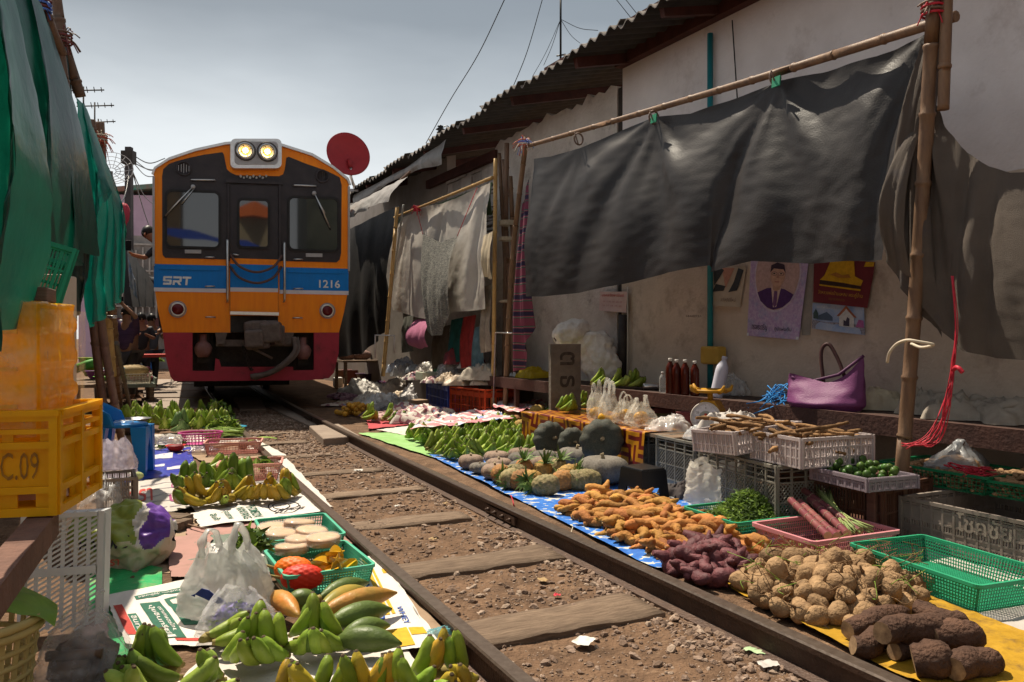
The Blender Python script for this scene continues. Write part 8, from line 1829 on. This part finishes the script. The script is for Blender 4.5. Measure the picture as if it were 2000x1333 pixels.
fw={'l':((-.24,-.12,1.12),(-.08,-.34,1.2),(.3,-.8,.2)),'r':((.24,-.12,1.12),(.08,-.34,1.2),(-.3,-.8,.2))}
J,E=figure(fw,.84,.3);person('person in dark clothes standing behind the striped top',PY(276,655,16.5)*Vector((1,1,0))+Vector((0,0,.05)),.5,.98,J,E,clothes(M('black_shirt',(.03,.03,.035)),M('dark_trousers',(.04,.04,.05))))
J,E=figure(fw,.84,.3);person('person in grey blue shirt nearest the train on the left',PY(294,655,17.2)*Vector((1,1,0))+Vector((0,0,.05)),.9,.98,J,E,clothes(M('grey_blue_shirt',(.14,.17,.22)),M('dark_trousers',(.04,.04,.05))))
dn={'l':((-.22,-.25,.75),(-.1,-.45,.65),(.3,-.8,-.1)),'r':((.22,-.25,.75),(.1,-.45,.65),(-.3,-.8,-.1))}
J,E=figure(dn,.45,.7,True);person('seated person in colourful blouse behind the far left stall',PY(233,655,15)*Vector((1,1,0))+Vector((0,0,.3)),.9,.95,J,E,clothes(pattern('floral_blouse',vor_mix(30,(.5,.12,.05),(.05,.2,.3),(.5,.35,.1),.3)),M('blue_trousers',(.03,.04,.1))))
seat_=box_at('seat_box','wooden box the seated stall person sits on','box',PY(233,655,15)*Vector((1,1,0))+Vector((0,.05,.06)),.9,(.4,.4,.5),WOOD)
lo_={'l':((-.32,-.12,1.17),(-.42,-.3,1.2),(0,-.9,.3)),'r':((.26,-.05,1.1),(.2,-.2,1.0),(-.2,-.8,0))}
J,E=figure(lo_,.84,.4)
for j in('neck','head','crown'):J[j]=(J[j][0]-(.14 if j=='neck' else .3),*J[j][1:])
tp=Vector((-5.25,12.2,1.22));person('person leaning out of the train side holding up a phone',tp,0,1.0,J,E,clothes(M('black_shirt',(.03,.03,.035)),M('dark_trousers',(.04,.04,.05))))
ph=box_at('phone','dark phone held out beside the train','phone',Vector((-5.67,11.78,2.47)),.2,(.08,.02,.15),BLACK,.004)
# ---- far left stall tables
stt=TH('stall_cart','grey green stall cart with white basket beside the crossing boards','cart',P(262,790,.06),TH28)
GCART=M('cart_green',(.2,.23,.18),(.14,.16,.13),5,.7,dirt=(.1,.09,.07));MB().box((0,.15,.33),(.62,1.1,.06)).build('deck',GCART,stt);MB().box((.31,.15,.40),(.03,1.1,.1)).build('side_board',GCART,stt)
for x in(-.25,.25):
    for y in(-.3,.6):MB().box((x,y,.15),(.07,.07,.3)).build('leg',WOOD,stt)
wbk=basket('plastic_basket','white lattice basket with netted fruit on the stall cart','basket',stt.location+N*-.02+D*-.12+Vector((0,0,.36)),TH28,.52,.42,.16,M('cream_white',(.6,.53,.42)),.95,12,12,4,.008)
o=MB().ball((0,0,.1),(.26,.16,.11),14,9).build('netted_melon',M('net_melon',(.45,.33,.16),(.33,.22,.1),30,.7,.5,50));o.location=wbk.location+D*.2+Vector((0,0,.1));o.rotation_euler=(0,0,TH28);tag(o,'large tan netted melon on the white lattice basket','melon')
DF=M('dragon_fruit',(.5,.05,.14),(.4,.08,.12),12,.5,rnd=.2,dirt=(.25,.35,.08),dsc=9,dth=.64);dm=MB().ball((0,0,0),(.055,.055,.07),9,7,jit=.3).mesh('dragon_fruit',DF);ym=MB().ball((0,0,0),(.06,.055,.05),9,7).mesh('mango',M('green_mango',(.4,.33,.05),(.3,.3,.06),9,.5,rnd=.2));hp=Heap(.03);rg=random.Random(5)
for i in range(44):
    x,y=rg.uniform(-.2,.25),rg.uniform(.15,.75);h_=hp.at(x,y,.05)
    if h_>.14:continue
    d_=x>-.02;o=link('dragon_fruit' if d_ else 'mango',dm if d_ else ym);o.location=stt.location+N*x+D*y+Vector((0,0,.42+h_));o.rotation_euler=(rg.uniform(0,3),rg.uniform(0,3),0);hp.put(x,y,.06,h_+.09)
    tag(o,'red dragon fruit piled on the stall cart' if d_ else 'yellow green mango piled on the stall cart','fruit','dragon fruit on the cart' if d_ else 'mangoes on the cart')
st2=TH('stall_table','long low stall table behind the bamboo uprights','table',P(205,800,.05),TH28);MB().box((-.1,.2,.42),(.7,2.2,.05)).build('tabletop',WOOD,st2)
for y in(-.8,1.1):MB().box((.18,y,.2),(.07,.07,.4)).build('leg',WOOD,st2);MB().box((-.38,y,.2),(.07,.07,.4)).build('leg',WOOD,st2)
TZ=Vector((0,0,.495));q0=st2.location
GRBU=M('lime_bucket',(.28,.33,.02),(.2,.26,.02),6,.4,trans=.2)
bowl('bucket','yellow green bucket on the left stall table',q0+D*.75-N*.15+TZ,.22,.3,GRBU,'bucket');pbw=bowl('bowl','purple bowl with green inside on the left stall table',q0+D*-.15-N*.12+TZ,.15,.12,M('bowl_purple',(.13,.03,.16)))
MB().lathe([(.14,.115),(.08,.05),(.001,.03)],20,cap=False).build('bowl_inside',M('bowl_green',(.16,.22,.03)),pbw)
bowl('dish','bright green shallow dish on the left stall table',q0+D*-.75+N*.05+TZ,.2,.06,M('dish_green',(.12,.42,.04)),'dish');crumple('plastic_bag','clear bag of brown snacks on the left stall table','bag',q0+D*-.45+N*.08+TZ,.5,.34,.3,.1,film('snack_film',(.6,.5,.38),.6),97)
oval_basket('tray_basket','light blue basket on the left stall table',q0+D*.25+N*.08+TZ,TH28,.4,.5,.14,M('sky_plastic',(.08,.33,.45)));crumple('plastic_bag','milky plastic bag in the light blue basket','bag',q0+D*.25+N*.08+TZ,.5,.34,.4,.2,MILKY,98)
o=MB().tube([(-.25,0,0),(.0,0,.1),(.2,0,.15)],.07,12).build('green_roll',M('roll_green',(.08,.3,.05)));o.location=q0+D*.45-N*.25+TZ+Vector((0,0,.1));tag(o,'rolled green plastic sheet leaning beside the bucket','roll')
# farther goods along the left
for i,(px,py,Y,r_,c,lab)in enumerate(((268,668,17.0,.27,(.07,.14,.03),'large green jackfruit bundle on the far left stall'),(238,682,16.6,.17,(.45,.3,.1),'orange melon on the far left stall'),(246,694,16.4,.16,(.25,.33,.08),'green melon beside the orange one'),(247,705,16.2,.14,(.05,.3,.1),'bright green bag of produce on the far left stall'))):
    o=MB().ball((0,0,0),(r_,r_*.8,r_*1.15),12,8,jit=.2).build('melon' if i<3 else 'produce_bag',M('far_melon_%d'%i,c,tuple(k*.6 for k in c),9,.6));o.location=PY(px,py,Y);tag(o,lab,'melon' if i<3 else 'bag')
box_at('far_stall','long dim stall counter under the far left melons','counter',G(.45,18.7,.04),TH28,(.7,4.5,.62),M('dim_counter',(.12,.09,.07),(.08,.06,.05),5,.8))
box_at('blue_box','blue plastic box beside the crossing boards','box',P(288,722,.07),TH28,(.3,.4,.26),M('box_blue',(.02,.1,.32)),.02);leafpile('leafy_greens','green leafy vegetables beside the train at the far left',P(294,708,.4),.4,.3,.2,160,[LEAF,LEAFD],21,1.5);leafpile('leafy_greens','pale greens on the ground just left of the train skirt',P(305,717,.08),.35,.3,.12,140,[LEAF,BPALE],22,1.4)
box_at('red_tray','red tray of meat on a far left stall','tray',PY(300,698,15.5),TH28,(.6,.5,.06),M('tray_red',(.5,.06,.05)),.01);box_at('white_table','pale topped table beside the train at the far left','table',P(303,700,.1)*Vector((1,1,0)),TH28,(.9,1.2,.62),M('pale_top',(.4,.36,.32)),.01)
# grey tarps beside the train in the distance
curtain('grey sagging tarpaulin beyond the people left of the train',[(0,248,470,252,530,262,600,17.5),(.5,275,520,280,560,285,600,18.5),(1,302,545,302,575,304,600,19.5)],M('far_grey_tarp',(.15,.15,.145),(.22,.22,.21),3,.6),31,.15,3,24,20)
curtain('blue and white plastic tarpaulin corner beyond the teal tarpaulin',[(0,250,500,252,530,254,560,13),(1,262,545,266,556,270,590,13)],M('far_blue_tarp',(.1,.22,.4),(.5,.52,.55),2,.5),32,.05,2,14,14)
# concrete pole with wires
cp_=TH('utility_pole','dark concrete utility pole left of the train','pole',PY(252,655,19)*Vector((1,1,0)),0)
MB().box((0,0,2.85),(.17,.17,5.7),top=.8).build('shaft',M('pole_concrete',(.075,.065,.065),(.05,.045,.045),5,.9),cp_);MB().box((.0,-.02,5.45),(.28,.2,.3)).build('bracket',DARKM,cp_)
for i,(x1,y1,Y1)in enumerate(((322,310,22),(318,330,24),(305,345,26),(330,322,23),(304,470,30),(300,400,26),(235,400,17))):
    a=PY(254,300+5*i,18.9);e=PY(x1,y1,Y1);tag(MB().tube(bez([a,a.lerp(e,.5)-Vector((0,0,.18)),e]),.014,4).build('overhead_wire',BLACK),'black wire running from the utility pole past the train','wire','wires on the utility pole')
# pink building and lattice house
pbd=TH('pink_building','pale pink building with teal roof edge behind the utility pole','building',PY(262,655,34)*Vector((1,1,0)),R(10))
PKW=M('pink_wall',(.50,.36,.46),(.44,.32,.41),3,.85);MB().box((0,2,3.6),(4.4,4,7.2)).build('wall',PKW,pbd);MB().prism([(-2.4,7.1),(2.4,7.65),(2.4,7.85),(-2.4,7.3)],-.25,4,'y').build('roof',M('teal_roof',(.06,.25,.2),(.3,.1,.07),2),pbd)
for x,z in((-1.2,5.9),(-.4,5.4),(-1.2,4.2)):
    w_=MB().box((x,-.04,z),(.7,.08,1.0)).build('window',M('window_dark',(.06,.06,.07)),pbd);[MB().box((x-.25+.25*k,-.1,z),(.04,.04,1.0)).build('window_bar',M('bar_grey',(.25,.22,.22)),w_)for k in range(3)]
ltc=TH('grilled_house','grey house front with vertical grilles beyond the utility pole','building',PY(275,655,27)*Vector((1,1,0)),R(18));MB().box((0,.6,2.3),(2.6,1,4.6)).build('wall',M('grey_house',(.3,.27,.25),(.2,.18,.17),4,.9),ltc)
for i in range(12):MB().box((-1.2+.21*i,.04,2.9-.05*(i%3)),(.05,.08,2.6)).build('grille_bar',M('grille_grey',(.42,.38,.34),(.3,.27,.25),8),ltc)
for z in(2.2,3.4,4.3):MB().box((0,.02,z),(2.6,.06,.06)).build('grille_rail',MAT['grille_grey'],ltc)
MB().box((0,-.1,1.55),(2.8,.3,.5)).build('awning',M('maroon_awning',(.1,.035,.035)),ltc)
red_=MB().ball((0,0,0),(.1,.08,.22),10,8,jit=.3).build('red_bundle',M('far_red',(.35,.03,.05)));red_.location=PY(243,420,15);tag(red_,'red bundle hanging beside the utility pole','bundle')
# TV antennas and mesh dish, left
for i,(px,py,Y,lab)in enumerate(((185,212,16,'larger television antenna above the teal tarpaulin'),(163,182,15,'upper television antenna behind the bamboo pole'),(192,243,18,'lowest small television antenna near the dark pole tops'))):
    t=TH('tv_antenna',lab,'antenna',PY(px,py,Y),R(25));MB().tube([(0,0,-1.4),(0,0,.12)],.016,6).build('mast',DARKM,t);MB().tube([(-.32,0,.0),(.35,0,.1)],.014,5).build('boom',DARKM,t)
    for k in range(6):x=-.3+.12*k;MB().tube([(x,-.26+.02*k,.02+.016*k),(x,.26-.02*k,.02+.016*k)],.008,4).build('element',DARKM,t)
md=TH('mesh_dish','grey mesh satellite dish beside the teal tarpaulin','dish',PY(218,335,15),.4);m=MB();mt=Matrix.Rotation(R(62),4,'X')
for k in range(1,6):m.tube([mt@Vector((.075*k*cos(a),.075*k*sin(a),.02*k*k*.2))for a in[2*pi*i/20 for i in range(20)]],.006,4,closed=True)
for i in range(14):a=2*pi*i/14;m.tube([mt@Vector((.075*k*cos(a),.075*k*sin(a),.02*k*k*.2))for k in range(1,6)],.006,4)
m.build('mesh_reflector',GREYP,md);MB().tube([(0,0,-.6),(0,0,0)],.025,6).build('post',DARKM,md)
# ---- the street behind the camera, seen only as reflections in the train's windows
tr_=TH('pavilion','pavilion with orange tiled roof behind the viewer','building',(6.4,-9,0),.5);MB().box((0,0,3.1),(1.5,1.5,6.2)).build('wall',M('pavilion_wall',(.5,.42,.27),(.42,.35,.22),4),tr_);MB().lathe([(1.45,6.15),(.6,6.7),(.1,6.95)],4,smooth=False).build('roof',M('orange_tiles',(.7,.17,.03),(.6,.13,.03),20),tr_)
box_at('house','brown shop house behind the viewer','building',(2.2,-13,0),.4,(5,4,8.5),M('dim_shops',(.3,.2,.1),(.1,.075,.05),.5),.02);box_at('house','grey shop house behind the viewer on the right','building',(11.5,-9,0),.4,(5,4,8.6),M('dim_shops2',(.16,.17,.13),(.05,.06,.045),.7),.02)
o=MB().grid(lambda u,v:(-1.0+4.6*u,-2.2-1.6*v,4.5-.45*u+.5*v+.05*sin(u*14)),20,6).build('blue_awning',M('awning_blue',(.015,.06,.4),(.02,.05,.3),4,.5));tag(o,'blue plastic awning over the path behind the viewer','awning')
